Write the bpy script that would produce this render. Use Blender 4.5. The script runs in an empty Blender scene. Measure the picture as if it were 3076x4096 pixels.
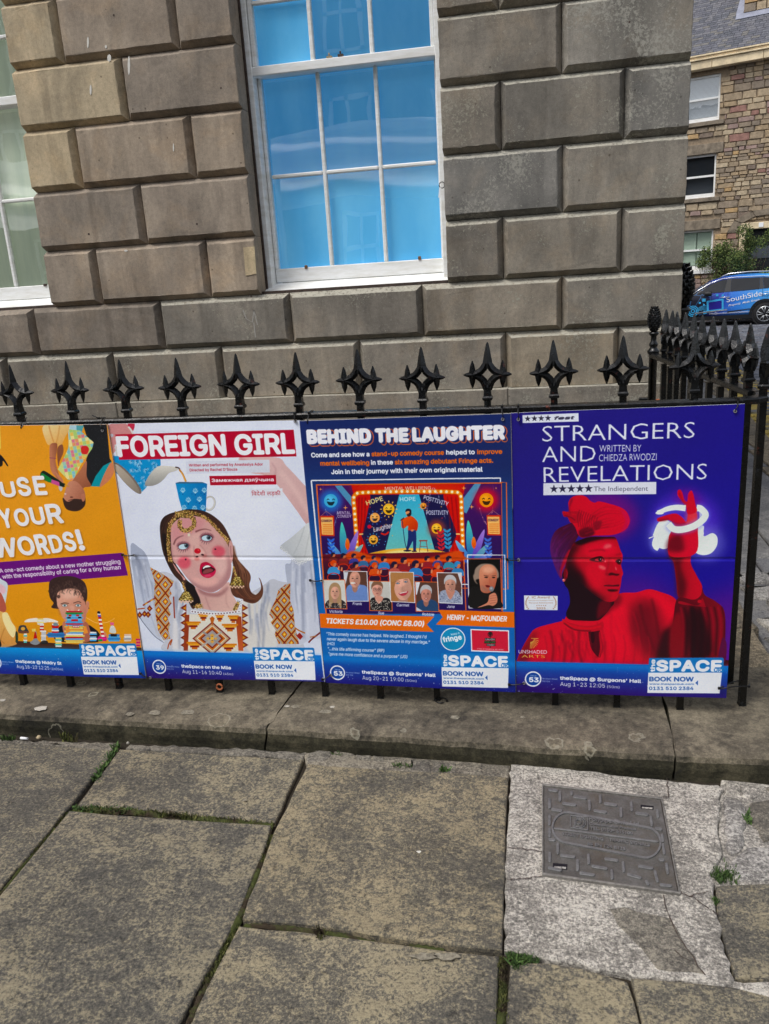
import bpy, bmesh, math, random
import numpy as np
from mathutils import Vector, Matrix, Euler

random.seed(7)
rng = np.random.default_rng(7)
scene = bpy.context.scene
COL = scene.collection

# ------------------------------------------------------------------ camera, sky, sun, exposure
CAM_F = 3235.917
CAM_ROT = (1.28714521, 0.061788212, 0.182898309)
CAM_LOC = (1.26963699, -2.19598762, 1.33347742)
PW, PH = 3076.0, 4096.0
cam_data = bpy.data.cameras.new('camera')
cam = bpy.data.objects.new('camera', cam_data)
COL.objects.link(cam)
cam.location = CAM_LOC
cam.rotation_euler = CAM_ROT
cam_data.sensor_fit = 'VERTICAL'
cam_data.sensor_height = 36.0
cam_data.lens = 36.0 * CAM_F / PH
cam_data.clip_start = 0.05
cam_data.clip_end = 800.0
scene.camera = cam

world = bpy.data.worlds.new('World')
scene.world = world
world.use_nodes = True
wn = world.node_tree.nodes
wl = world.node_tree.links
wn.clear()
w_out = wn.new('ShaderNodeOutputWorld')
w_bg = wn.new('ShaderNodeBackground')
w_sky = wn.new('ShaderNodeTexSky')
w_hsv = wn.new('ShaderNodeHueSaturation')
w_sky.sky_type = 'NISHITA'
w_sky.sun_disc = False
SUN_ELEV, SUN_AZ = math.radians(58), math.radians(222)   # azimuth of the sun, clockwise from +Y
w_sky.sun_elevation = SUN_ELEV
w_sky.sun_rotation = SUN_AZ
w_sky.air_density = 1.0
w_sky.dust_density = 3.0
w_hsv.inputs['Saturation'].default_value = 0.42
w_bg.inputs['Strength'].default_value = 0.15
wl.new(w_sky.outputs[0], w_hsv.inputs['Color'])
wl.new(w_hsv.outputs[0], w_bg.inputs[0])
wl.new(w_bg.outputs[0], w_out.inputs[0])

sun_data = bpy.data.lights.new('sun', 'SUN')
sun_data.energy = 1.35
sun_data.angle = math.radians(22)
sun_data.color = (1.0, 0.96, 0.9)
sun = bpy.data.objects.new('sun', sun_data)
COL.objects.link(sun)
_sd = Vector((math.sin(SUN_AZ) * math.cos(SUN_ELEV), math.cos(SUN_AZ) * math.cos(SUN_ELEV), math.sin(SUN_ELEV)))
sun.rotation_euler = (-_sd).to_track_quat('-Z', 'Y').to_euler()
sun.location = _sd * 30

scene.view_settings.view_transform = 'Standard'
scene.view_settings.look = 'None'
scene.view_settings.exposure = 0.30
scene.view_settings.gamma = 1.0
scene.view_settings.use_curve_mapping = False

# ------------------------------------------------------------------ surveying: a sight line meets a known plane
_R = np.array(Euler(CAM_ROT, 'XYZ').to_matrix())
_O = np.array(CAM_LOC)
def ray(u, v):
    return _R @ np.array([(u - PW / 2) / CAM_F, -(v - PH / 2) / CAM_F, -1.0])
def at(u, v, ax, val):
    d = ray(u, v)
    return _O + d * ((val - _O[ax]) / d[ax])
def at_n(u, v, p, n):
    d = ray(u, v); p = np.array(p); n = np.array(n)
    return _O + d * (np.dot(p - _O, n) / np.dot(d, n))

# ------------------------------------------------------------------ object helpers
def tag(o, label=None, cat=None, group=None, kind=None):
    if label: o['label'] = label
    if cat: o['category'] = cat
    if group: o['group'] = group
    if kind: o['kind'] = kind
    return o

def empty(name, loc=(0, 0, 0), rz=0.0):
    o = bpy.data.objects.new(name, None)
    o.location = loc; o.rotation_euler = (0, 0, rz)
    o.empty_display_size = 0.1
    COL.objects.link(o)
    return o

WORLD_BUILT = set()     # things whose parts are modelled in world coordinates
def wt(o):
    v = Vector((0, 0, 0))
    while o is not None: v = v + Vector(o.location); o = o.parent
    return v
def root(o):
    while o.parent is not None: o = o.parent
    return o
def link(name, mesh, parent=None, loc=None, rot=None, scale=None):
    o = bpy.data.objects.new(name, mesh)
    COL.objects.link(o)
    if parent is not None: o.parent = parent
    if loc is not None: o.location = loc
    elif parent is not None and root(parent).name in WORLD_BUILT: o.location = -wt(parent)
    if rot is not None: o.rotation_euler = rot
    if scale is not None: o.scale = scale
    return o

class MB:
    """collects shapes for ONE mesh"""
    def __init__(s):
        s.bm = bmesh.new()
    def quad(s, pts, mi=0):
        f = s.bm.faces.new([s.bm.verts.new(p) for p in pts]); f.material_index = mi; return f
    def box(s, lo, hi, mat=None, mi=0):
        x0, y0, z0 = lo; x1, y1, z1 = hi
        vs = [s.bm.verts.new(p) for p in ((x0,y0,z0),(x1,y0,z0),(x1,y1,z0),(x0,y1,z0),(x0,y0,z1),(x1,y0,z1),(x1,y1,z1),(x0,y1,z1))]
        for q in ((3,2,1,0),(4,5,6,7),(0,1,5,4),(1,2,6,5),(2,3,7,6),(3,0,4,7)):
            s.bm.faces.new([vs[i] for i in q]).material_index = mi
        if mat is not None: bmesh.ops.transform(s.bm, matrix=mat, verts=vs)
        return vs
    def loft(s, rings, cap=True, closed=True, smooth=False, mi=0):
        R = [[s.bm.verts.new(p) for p in r] for r in rings]
        n = len(R[0])
        for a, b in zip(R, R[1:]):
            for i in range(n if closed else n - 1):
                f = s.bm.faces.new((a[i], a[(i+1) % n], b[(i+1) % n], b[i])); f.smooth = smooth; f.material_index = mi
        if cap and closed:
            f = s.bm.faces.new(list(reversed(R[0]))); f.material_index = mi
            f = s.bm.faces.new(R[-1]); f.material_index = mi
        return R
    def lathe(s, prof, seg=10, c=(0,0,0), smooth=True, sy=1.0, rot=0.0):
        rings = []
        for r, z in prof:
            rings.append([(c[0] + r*math.cos(rot+2*math.pi*i/seg), c[1] + sy*r*math.sin(rot+2*math.pi*i/seg), c[2] + z) for i in range(seg)])
        return s.loft(rings, smooth=smooth)
    def tube(s, pts, r, seg=6, smooth=True, flat=1.0):
        pts = [Vector(p) for p in pts]; rings = []
        up = Vector((0, 0, 1))
        for i, p in enumerate(pts):
            d = (pts[min(i+1, len(pts)-1)] - pts[max(i-1, 0)]).normalized()
            u = up.cross(d)
            if u.length < 0.05: u = Vector((1, 0, 0)).cross(d)
            u.normalize(); w = d.cross(u)
            rr = r[i] if isinstance(r, (list, tuple)) else r
            rings.append([p + u*math.cos(2*math.pi*k/seg)*rr + w*math.sin(2*math.pi*k/seg)*rr*flat for k in range(seg)])
        return s.loft(rings, smooth=smooth)
    def prism(s, poly, z0, z1, mi=0):
        """poly: list of (x,y) ccw"""
        a = [s.bm.verts.new((p[0], p[1], z0)) for p in poly]
        b = [s.bm.verts.new((p[0], p[1], z1)) for p in poly]
        n = len(poly)
        s.bm.faces.new(list(reversed(a))).material_index = mi
        s.bm.faces.new(b).material_index = mi
        for i in range(n): s.bm.faces.new((a[i], a[(i+1) % n], b[(i+1) % n], b[i])).material_index = mi
    def mesh(s, name, mats=(), bevel=0.0, seg=1, recalc=True):
        if recalc: bmesh.ops.recalc_face_normals(s.bm, faces=s.bm.faces)
        if bevel:
            bmesh.ops.bevel(s.bm, geom=list(s.bm.edges), offset=bevel, segments=seg, affect='EDGES', clamp_overlap=True)
        me = bpy.data.meshes.new(name)
        s.bm.to_mesh(me); s.bm.free()
        for m in (mats if isinstance(mats, (list, tuple)) else [mats]): me.materials.append(m)
        return me
    def build(s, name, mats, parent=None, bevel=0.0, seg=1, loc=None, rot=None, recalc=True):
        return link(name, s.mesh(name, mats, bevel, seg, recalc), parent, loc, rot)

def copy_tree(o, parent=None):
    c = o.copy(); COL.objects.link(c)
    if parent is not None: c.parent = parent
    for ch in o.children: copy_tree(ch, c)
    return c
# ------------------------------------------------------------------ flat print: a small painter for the posters' artwork
PX0, PX1, PZ0, PZ1 = -0.62, 1.80, 0.09, 0.99      # the part of the boards' plane that carries print (metres)
PY = -0.012                                        # the boards' front plane
RES = 1300.0
CW, CH = int((PX1 - PX0) * RES), int((PZ1 - PZ0) * RES)
canvas = np.ones((CH, CW, 3), np.float32)

class Ctx: pass
K = Ctx(); K.o = (0, 0, 1); K.clip = None; K.dx = 0.0
def crop(ox, oy, s): K.o = (ox, oy, s)
def to_px(p):
    p = np.asarray(p, float).reshape(-1, 2)
    u = K.o[0] + p[:, 0] * K.o[2]; v = K.o[1] + p[:, 1] * K.o[2]
    D = np.stack([(u - PW/2)/CAM_F, -(v - PH/2)/CAM_F, -np.ones(len(u))], 1) @ _R.T
    t = (PY - _O[1]) / D[:, 1]
    X = _O[0] + D[:, 0]*t + K.dx; Z = _O[2] + D[:, 2]*t
    return np.stack([(X - PX0)*RES, (PZ1 - Z)*RES], 1)
def pts(s):
    if isinstance(s, str):
        s = [tuple(map(float, q.split(','))) for q in s.split()]
    return np.asarray(s, float)
def smooth_closed(P, n=6):
    P = np.asarray(P); out = []
    N = len(P)
    for i in range(N):
        a, b, c, d = P[i-1], P[i], P[(i+1) % N], P[(i+2) % N]
        for k in range(n):
            t = k / n
            out.append(0.5*((2*b) + (-a+c)*t + (2*a-5*b+4*c-d)*t*t + (-a+3*b-3*c+d)*t**3))
    return np.array(out)
def smooth_open(P, n=6):
    P = np.asarray(P); P = np.vstack([2*P[0]-P[1], P, 2*P[-1]-P[-2]]); out = []
    for i in range(1, len(P)-2):
        a, b, c, d = P[i-1], P[i], P[i+1], P[i+2]
        for k in range(n):
            t = k / n
            out.append(0.5*((2*b) + (-a+c)*t + (2*a-5*b+4*c-d)*t*t + (-a+3*b-3*c+d)*t**3))
    out.append(P[-2]); return np.array(out)
def cover(polys, blur=0.0):
    """anti-aliased coverage of closed polygons (canvas px) by signed area; returns x0,y0,mask"""
    A = np.vstack([p for p in polys]); B = np.vstack([np.roll(p, -1, 0) for p in polys])
    pad = int(blur*3) + 3
    x0 = max(0, int(A[:, 0].min()) - pad); x1 = min(CW, int(A[:, 0].max()) + pad + 1)
    y0 = max(0, int(A[:, 1].min()) - pad); y1 = min(CH, int(A[:, 1].max()) + pad + 1)
    if x1 <= x0 + 1 or y1 <= y0 + 1: return None
    SS = 4
    w, h = x1 - x0, (y1 - y0)*SS
    ya = (A[:, 1] - y0)*SS - 0.5; yb = (B[:, 1] - y0)*SS - 0.5
    sg = np.where(yb > ya, 1.0, -1.0)
    lo = np.ceil(np.minimum(ya, yb)).astype(int); hi = np.ceil(np.maximum(ya, yb)).astype(int)
    lo = np.clip(lo, 0, h); hi = np.clip(hi, 0, h)
    cnt = np.maximum(hi - lo, 0); m = cnt > 0
    acc = np.zeros((y1 - y0)*(w + 2))
    if m.any():
        idx = np.repeat(np.nonzero(m)[0], cnt[m])
        off = np.arange(cnt[m].sum()) - np.repeat(np.cumsum(cnt[m]) - cnt[m], cnt[m])
        row = lo[idx] + off
        t = (row - ya[idx]) / (yb[idx] - ya[idx])
        x = np.clip(A[idx, 0] + (B[idx, 0] - A[idx, 0])*t - x0, 0, w)
        xi = x.astype(int); fr = x - xi
        base = (row // SS)*(w + 2) + xi
        acc += np.bincount(base, sg[idx]*(1 - fr), minlength=acc.size)[:acc.size]
        acc += np.bincount(base + 1, sg[idx]*fr, minlength=acc.size)[:acc.size]
    M = np.cumsum(acc.reshape(y1 - y0, w + 2), 1)[:, :w] / SS
    M = np.clip(np.abs(M), 0, 1).astype(np.float32)
    if blur > 0.6: M = blur2(M, blur)
    return x0, y0, M
def blur2(M, b):
    r = max(1, int(round(b*0.6)))
    k = 2*r + 1
    for _ in range(3):
        for ax in (0, 1):
            P = np.concatenate([np.repeat(M.take([0], ax), r+1, ax), M, np.repeat(M.take([-1], ax), r, ax)], ax)
            C = np.cumsum(P, ax, dtype=np.float64)
            n = M.shape[ax]
            M = ((C.take(range(k, k+n), ax) - C.take(range(0, n), ax)) / k).astype(np.float32)
    return M
def shift(M, dx, dy):
    ix, iy = math.floor(dx), math.floor(dy); fx, fy = dx-ix, dy-iy
    h, w = M.shape
    P2 = np.pad(M, 2 + max(abs(ix), abs(iy))); o = 2 + max(abs(ix), abs(iy))
    g = lambda a, b: P2[o-iy-b:o-iy-b+h, o-ix-a:o-ix-a+w]
    return g(0, 0)*(1-fx)*(1-fy) + g(1, 0)*fx*(1-fy) + g(0, 1)*(1-fx)*fy + g(1, 1)*fx*fy
def put(polys, col, blur=0.0, a=1.0, grad=None, dil=0.0):
    r = cover(polys, max(blur, dil))
    if r is None: return
    x0, y0, M = r; h, w = M.shape
    if dil < -0.1:
        N = M
        for k in range(8): N = np.minimum(N, shift(M, -dil*math.cos(k*math.pi/4), -dil*math.sin(k*math.pi/4)))
        M = N
    if dil > 0.15:
        if dil > 0.6 and blur <= 0.6: x0, y0, M = cover(polys, 0.0); M = np.pad(M, int(dil) + 2); x0 -= int(dil) + 2; y0 -= int(dil) + 2
        N = M
        for k in range(12):
            for rr in ((dil, dil*.5) if dil > 3 else (dil,)):
                q = k*math.pi/6; N = np.maximum(N, shift(M, rr*math.cos(q), rr*math.sin(q)))
        M = N
        cx0, cy0 = max(0, -x0), max(0, -y0); M = M[cy0:, cx0:]; x0 += cx0; y0 += cy0
        M = M[:max(0, CH-y0), :max(0, CW-x0)]; h, w = M.shape
        if h < 1 or w < 1: return
    M = M * a
    if K.clip is not None:
        cx, cy, cm = K.clip; F = np.zeros_like(M)
        ax0, ay0 = max(x0, cx), max(y0, cy); ax1, ay1 = min(x0+w, cx+cm.shape[1]), min(y0+h, cy+cm.shape[0])
        if ax1 <= ax0 or ay1 <= ay0: return
        F[ay0-y0:ay1-y0, ax0-x0:ax1-x0] = cm[ay0-cy:ay1-cy, ax0-cx:ax1-cx]
        M = M * F
    c = np.array(col, np.float32)/255.0
    if grad is not None:
        (gx, gy, hx, hy, col2) = grad
        g = to_px([(gx, gy), (hx, hy)]); d = g[1]-g[0]
        yy, xx = np.mgrid[y0:y0+h, x0:x0+w]
        t = np.clip(((xx-g[0, 0])*d[0] + (yy-g[0, 1])*d[1])/(d@d), 0, 1)[..., None]
        c = c*(1-t) + np.array(col2, np.float32)/255.0*t
    S = canvas[y0:y0+h, x0:x0+w]
    S += (c - S)*M[..., None]
def bl(b): return b*K.o[2]*0.95*RES/1400.0
def F(p, col, blur=0.0, a=1.0, sm=True, grad=None):
    P = pts(p)
    if sm and len(P) > 3: P = smooth_closed(P)
    put([to_px(P)], col, bl(blur), a, grad)
def Q(p, col, blur=0.0, a=1.0, grad=None): F(p, col, blur, a, False, grad)
def L(p, w, col, a=1.0, blur=0.0, sm=True, closed=False, w2=None):
    P = pts(p)
    if sm and len(P) > 2: P = smooth_closed(P) if closed else smooth_open(P)
    if closed: P = np.vstack([P, P[:1]])
    d = np.gradient(P, axis=0); d /= np.maximum(np.linalg.norm(d, axis=1, keepdims=True), 1e-6)
    n = np.stack([-d[:, 1], d[:, 0]], 1)
    ww = np.full(len(P), w) if w2 is None else np.linspace(w, w2, len(P))
    n = n*ww[:, None]/2
    quads = []
    for i in range(len(P)-1):
        quads.append(to_px([P[i]+n[i], P[i+1]+n[i+1], P[i+1]-n[i+1], P[i]-n[i]]))
    # joined outline
    put([to_px(np.vstack([P+n, (P-n)[::-1]]))], col, bl(blur), a) if not closed else put([np.asarray(q) for q in quads], col, bl(blur), a)
def E(cx, cy, rx, ry=None, col=(0, 0, 0), blur=0.0, a=1.0, rot=0.0, grad=None):
    ry = rx if ry is None else ry
    t = np.linspace(0, 2*np.pi, 29)[:-1]; r = math.radians(rot)
    x, y = rx*np.cos(t), ry*np.sin(t)
    put([to_px(np.stack([cx + x*math.cos(r) - y*math.sin(r), cy + x*math.sin(r) + y*math.cos(r)], 1))], col, bl(blur), a, grad)
def ring(cx, cy, r, w, col, a=1.0, blur=0.0, ry=None, rot=0.0):
    t = np.linspace(0, 2*np.pi, 33)[:-1]; ry = ry or r; q = math.radians(rot)
    def el(k): 
        x, y = (r+k)*np.cos(t), (ry+k)*np.sin(t)
        return to_px(np.stack([cx + x*math.cos(q) - y*math.sin(q), cy + x*math.sin(q) + y*math.cos(q)], 1))
    put([el(w/2), el(-w/2)[::-1]], col, bl(blur), a)
def set_clip(p=None, sm=False, inherit=False):
    if p is None: K.clip = None; return
    P = pts(p)
    if sm: P = smooth_closed(P)
    old = K.clip
    K.clip = cover([to_px(P)])
    if inherit and old is not None:
        x0, y0, M = K.clip; h, w = M.shape; G = np.zeros_like(M)
        cx, cy, cm = old
        ax0, ay0 = max(x0, cx), max(y0, cy); ax1, ay1 = min(x0+w, cx+cm.shape[1]), min(y0+h, cy+cm.shape[0])
        if ax1 > ax0 and ay1 > ay0: G[ay0-y0:ay1-y0, ax0-x0:ax1-x0] = cm[ay0-cy:ay1-cy, ax0-cx:ax1-cx]
        K.clip = (x0, y0, M*G)

_tc = {}
SANS = None
try:      # the sans face that ships inside Blender itself; the built-in face is used when it is not there
    import os
    _fp = os.path.join(bpy.utils.system_resource('DATAFILES'), 'fonts', 'Inter.woff2')
    if os.path.exists(_fp): SANS = bpy.data.fonts.load(_fp)
except Exception:
    SANS = None
FACE = [SANS]
_cap = {}
def cap_of():
    k = FACE[0].name if FACE[0] else ''
    if k not in _cap: _cap[k] = np.vstack(contours('H'))[:, 1].max()
    return _cap[k]
def glyphs(s, off, shear, sp=1.0, res=6):
    key = (s, off, shear, sp, res, FACE[0].name if FACE[0] else '')
    if key in _tc: return _tc[key]
    cu = bpy.data.curves.new('lettering', 'FONT'); cu.body = s; cu.offset = off; cu.shear = shear
    cu.resolution_u = res
    if FACE[0]: cu.font = FACE[0]
    cu.space_character = sp
    ob = bpy.data.objects.new('lettering', cu)
    COL.objects.link(ob); bpy.context.view_layer.update()
    me = ob.to_mesh(); me.calc_loop_triangles()
    V = np.array([v.co[:2] for v in me.vertices])
    T = np.array([t.vertices[:] for t in me.loop_triangles])
    ob.to_mesh_clear(); bpy.data.objects.remove(ob); bpy.data.curves.remove(cu)
    if len(V) == 0: V = np.zeros((3, 2)); T = np.zeros((0, 3), int)
    _tc[key] = (V, T); return V, T
_cc = {}
def contours(s, shear=0.0, sp=1.0, res=6):
    """closed outlines of a line of text (filled by nonzero winding)"""
    key = (s, shear, sp, res, FACE[0].name if FACE[0] else '')
    if key in _cc: return _cc[key]
    cu = bpy.data.curves.new('lettering', 'FONT'); cu.body = s; cu.shear = shear; cu.space_character = sp
    if FACE[0]: cu.font = FACE[0]
    ob = bpy.data.objects.new('lettering', cu); COL.objects.link(ob); bpy.context.view_layer.update()
    c2 = ob.to_curve(bpy.context.evaluated_depsgraph_get()); out = []
    for spn in c2.splines:
        bp = spn.bezier_points; n = len(bp)
        if n < 2: continue
        co = np.array([p.co[:2] for p in bp]); hr = np.array([p.handle_right[:2] for p in bp]); hl = np.array([p.handle_left[:2] for p in bp]); P_ = []
        for i in range(n):
            j = (i+1) % n
            for k in range(res):
                t = k/res; P_.append((1-t)**3*co[i] + 3*(1-t)**2*t*hr[i] + 3*(1-t)*t*t*hl[j] + t**3*co[j])
        out.append(np.array(P_))
    ob.to_curve_clear(); bpy.data.objects.remove(ob); bpy.data.curves.remove(cu)
    _cc[key] = out; return out
def T(s, xl, yl, xr, yr, h, col, off=0.0, it=0.0, a=1.0, blur=0.0, cap=None, arc=0.0, up=False, sp=1.0, res=6):
    """text from baseline start to baseline end, cap height h (crop px)"""
    Cs = contours(s, it, sp, res)
    if not Cs: return
    V = np.vstack(Cs)
    cap = cap or cap_of()
    b = to_px([(xl, yl), (xr, yr), (xl + (yr-yl)*h/max(1e-6, math.hypot(xr-xl, yr-yl))*0.0, yl - h)])
    ex = b[1]-b[0]; hh = np.linalg.norm(b[2]-b[0]) if not up else h*K.o[2]*RES/1400.0*.95
    ey = np.array([ex[1], -ex[0]])/np.linalg.norm(ex)*hh
    x0, x1 = V[:, 0].min(), V[:, 0].max(); dl = max(off, 0)*hh/cap
    ln = np.linalg.norm(ex); nx, ny = ex/ln, ey/hh
    b[0] = b[0] + nx*dl + ny*dl; ex = ex*(ln - 2*dl)/ln; ey = ey*(hh - 2*dl)/hh
    q = (V[:, 0]-x0)/(x1-x0); r = V[:, 1]/cap
    P = b[0] + q[:, None]*ex + r[:, None]*ey
    if arc: P = P + (4*arc*(q-q*q))[:, None]*ey
    tri = []; k0 = 0
    for c_ in Cs: tri.append(P[k0:k0+len(c_)]); k0 += len(c_)
    put(tri, col, bl(blur), a, dil=off*hh/cap)
def finish_print():
    g_ = np.random.default_rng(4).normal(0, 1, (CH, CW)).astype(np.float32); g_ = blur2(g_, 1.2); g_ /= g_.std(); canvas[...] = canvas + g_[..., None]*.006*(.4 + canvas)
    img = bpy.data.images.new('poster_print', CW, CH, alpha=False)
    buf = np.ones((CH, CW, 4), np.float32)
    buf[..., :3] = np.clip(canvas[::-1], 0, 1)
    img.pixels.foreach_set(buf.ravel())
    img.update(); img.pack()
    return img
c1 = (0, 1640, .5063); c2 = (400, 1640, .5539); c3 = (1200, 1640, .5418); c4 = (1200, 2150, .5418)
c5 = (2040, 1600, .578); c6 = (2040, 2150, .578); g1 = (620, 2020, .289); g2 = (2150, 1940, .301)
g3 = (1270, 2200, .4756); g4 = (0, 2280, .3612); g5 = (400, 2250, .5418)
WHT = (236, 240, 248)
CORN = [  # the four boards' corners in the photograph: top left, top right, bottom right, bottom left
    [(-330, 1704), (433, 1694), (588, 2712), (-120, 2690)],
    [(430, 1694), (1202, 1680), (1301, 2729), (588, 2713)],
    [(1200, 1681), (2044, 1652), (2064, 2766), (1302, 2731)],
    [(2043, 1651), (2981, 1613), (2907, 2796), (2065, 2767)]]

def star(cx, cy, r, col, rot=0.0, k=0.4, n=5):
    P = []
    for i in range(2*n):
        q = math.radians(rot - 90) + math.pi*i/n; rr = r if i % 2 == 0 else r*k
        P.append((cx + rr*math.cos(q), cy + rr*math.sin(q)))
    F(P, col, sm=False)

def footer(dx, num, st1, st2, t1, w1, t2, w2, t3, w3, top=(30, 140, 220), low=(32, 26, 110), bg=None, show_left=True):
    K.dx = dx; crop(*c6)
    G = (40, 858, 40, 1085, low)
    Q('20,853 1530,892 1520,1135 20,1080', top, grad=(600, 868, 590, 1075, low))
    Q('20,853 1530,892 1528,930 20,895', (40, 150, 228), blur=26, a=.5)
    r = np.random.default_rng(int(abs(dx)*100) + 3)
    for _ in range(90):
        x = r.uniform(45, 1500); y = r.uniform(880, 1090) + (x/1500)*30
        s = r.choice([1.2, 1.6, 2.4, 3.4], p=[.45, .3, .18, .07]); E(x, y, s, s, (205, 225, 250), a=.8)
    # venue disc
    E(160, 976, 56, 52, (24, 72, 160)); ring(160, 976, 53, 9, WHT, ry=49)
    T('Venue', 140, 957, 182, 959, 10, WHT)
    T(num, 131, 997, 199, 1000, 34, WHT, off=.035)
    T(st1, 224, 978, 328, 983, 10, (190, 215, 245)); T(st2, 224, 996, 224 + 14*len(st2) - 45, 999, 10, (190, 215, 245))
    T(t1, 345, 982, 345 + w1, 982 + .042*w1, 25, WHT, off=.035)
    T(t2, 347, 1024, 347 + w2, 1024 + .045*w2, 27, WHT, off=.004)
    T(t3, 347 + w2 + 14, 1025 + .045*w2, 347 + w2 + 14 + w3, 1025 + .045*(w2 + w3), 17, WHT)
    # booking block
    F('962,835 968,832 1472,834 1481,842 1478,935 955,938', (40, 122, 196), sm=False)
    Q('957,934 1468,938 1452,1082 950,1074', (233, 238, 246))
    T('SPACE', 1010, 926, 1466, 932, 80, WHT, off=.042, sp=1.05)
    T('UK', 1412, 931, 1466, 932, 21, (40, 122, 196), off=.03)
    Q('1428,886 1468,887 1466,893 1427,892', WHT)
    # small turned "the"
    T('the', 1004, 930, 1006, 842, 34, WHT, off=.05, up=True)
    T('BOOK NOW', 963, 994, 1272, 998, 32, (38, 92, 170), off=.03)
    T('www.thespaceuk.com', 964, 1018, 1273, 1022, 12, (38, 92, 170), off=.025)
    T('0131 510 2384', 962, 1054, 1270, 1057, 23, (38, 92, 170), off=.02)
    Q('1302,990 1283,1008 1301,1026', (38, 92, 170))
    K.dx = 0.0

def folds(area, lines, n, cols, w, blur, a=.45, seed=1, jit=14, inherit=True):
    """soft cloth or hair strands that follow the given guide lines inside an outline"""
    old = K.clip; set_clip(area, sm=True, inherit=inherit); r = np.random.default_rng(seed)
    G = [pts(l) for l in lines]
    for _ in range(n):
        i = int(r.integers(len(G)-1)) if len(G) > 1 else 0; t = r.uniform(0, 1)
        P_ = G[i]*(1-t) + G[min(i+1, len(G)-1)]*t; P_ = P_ + np.array([r.uniform(-jit, jit), r.uniform(-jit, jit)])
        s0 = r.uniform(0, .5); Q_ = smooth_open(P_, 5); Q_ = Q_[int(s0*len(Q_)):int((s0 + r.uniform(.3, .6))*len(Q_))]
        if len(Q_) > 3: L(Q_, w*r.uniform(.5, 1.4), cols[int(r.integers(len(cols)))], a=a, blur=blur, sm=False, w2=w*.3)
    K.clip = old

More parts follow.
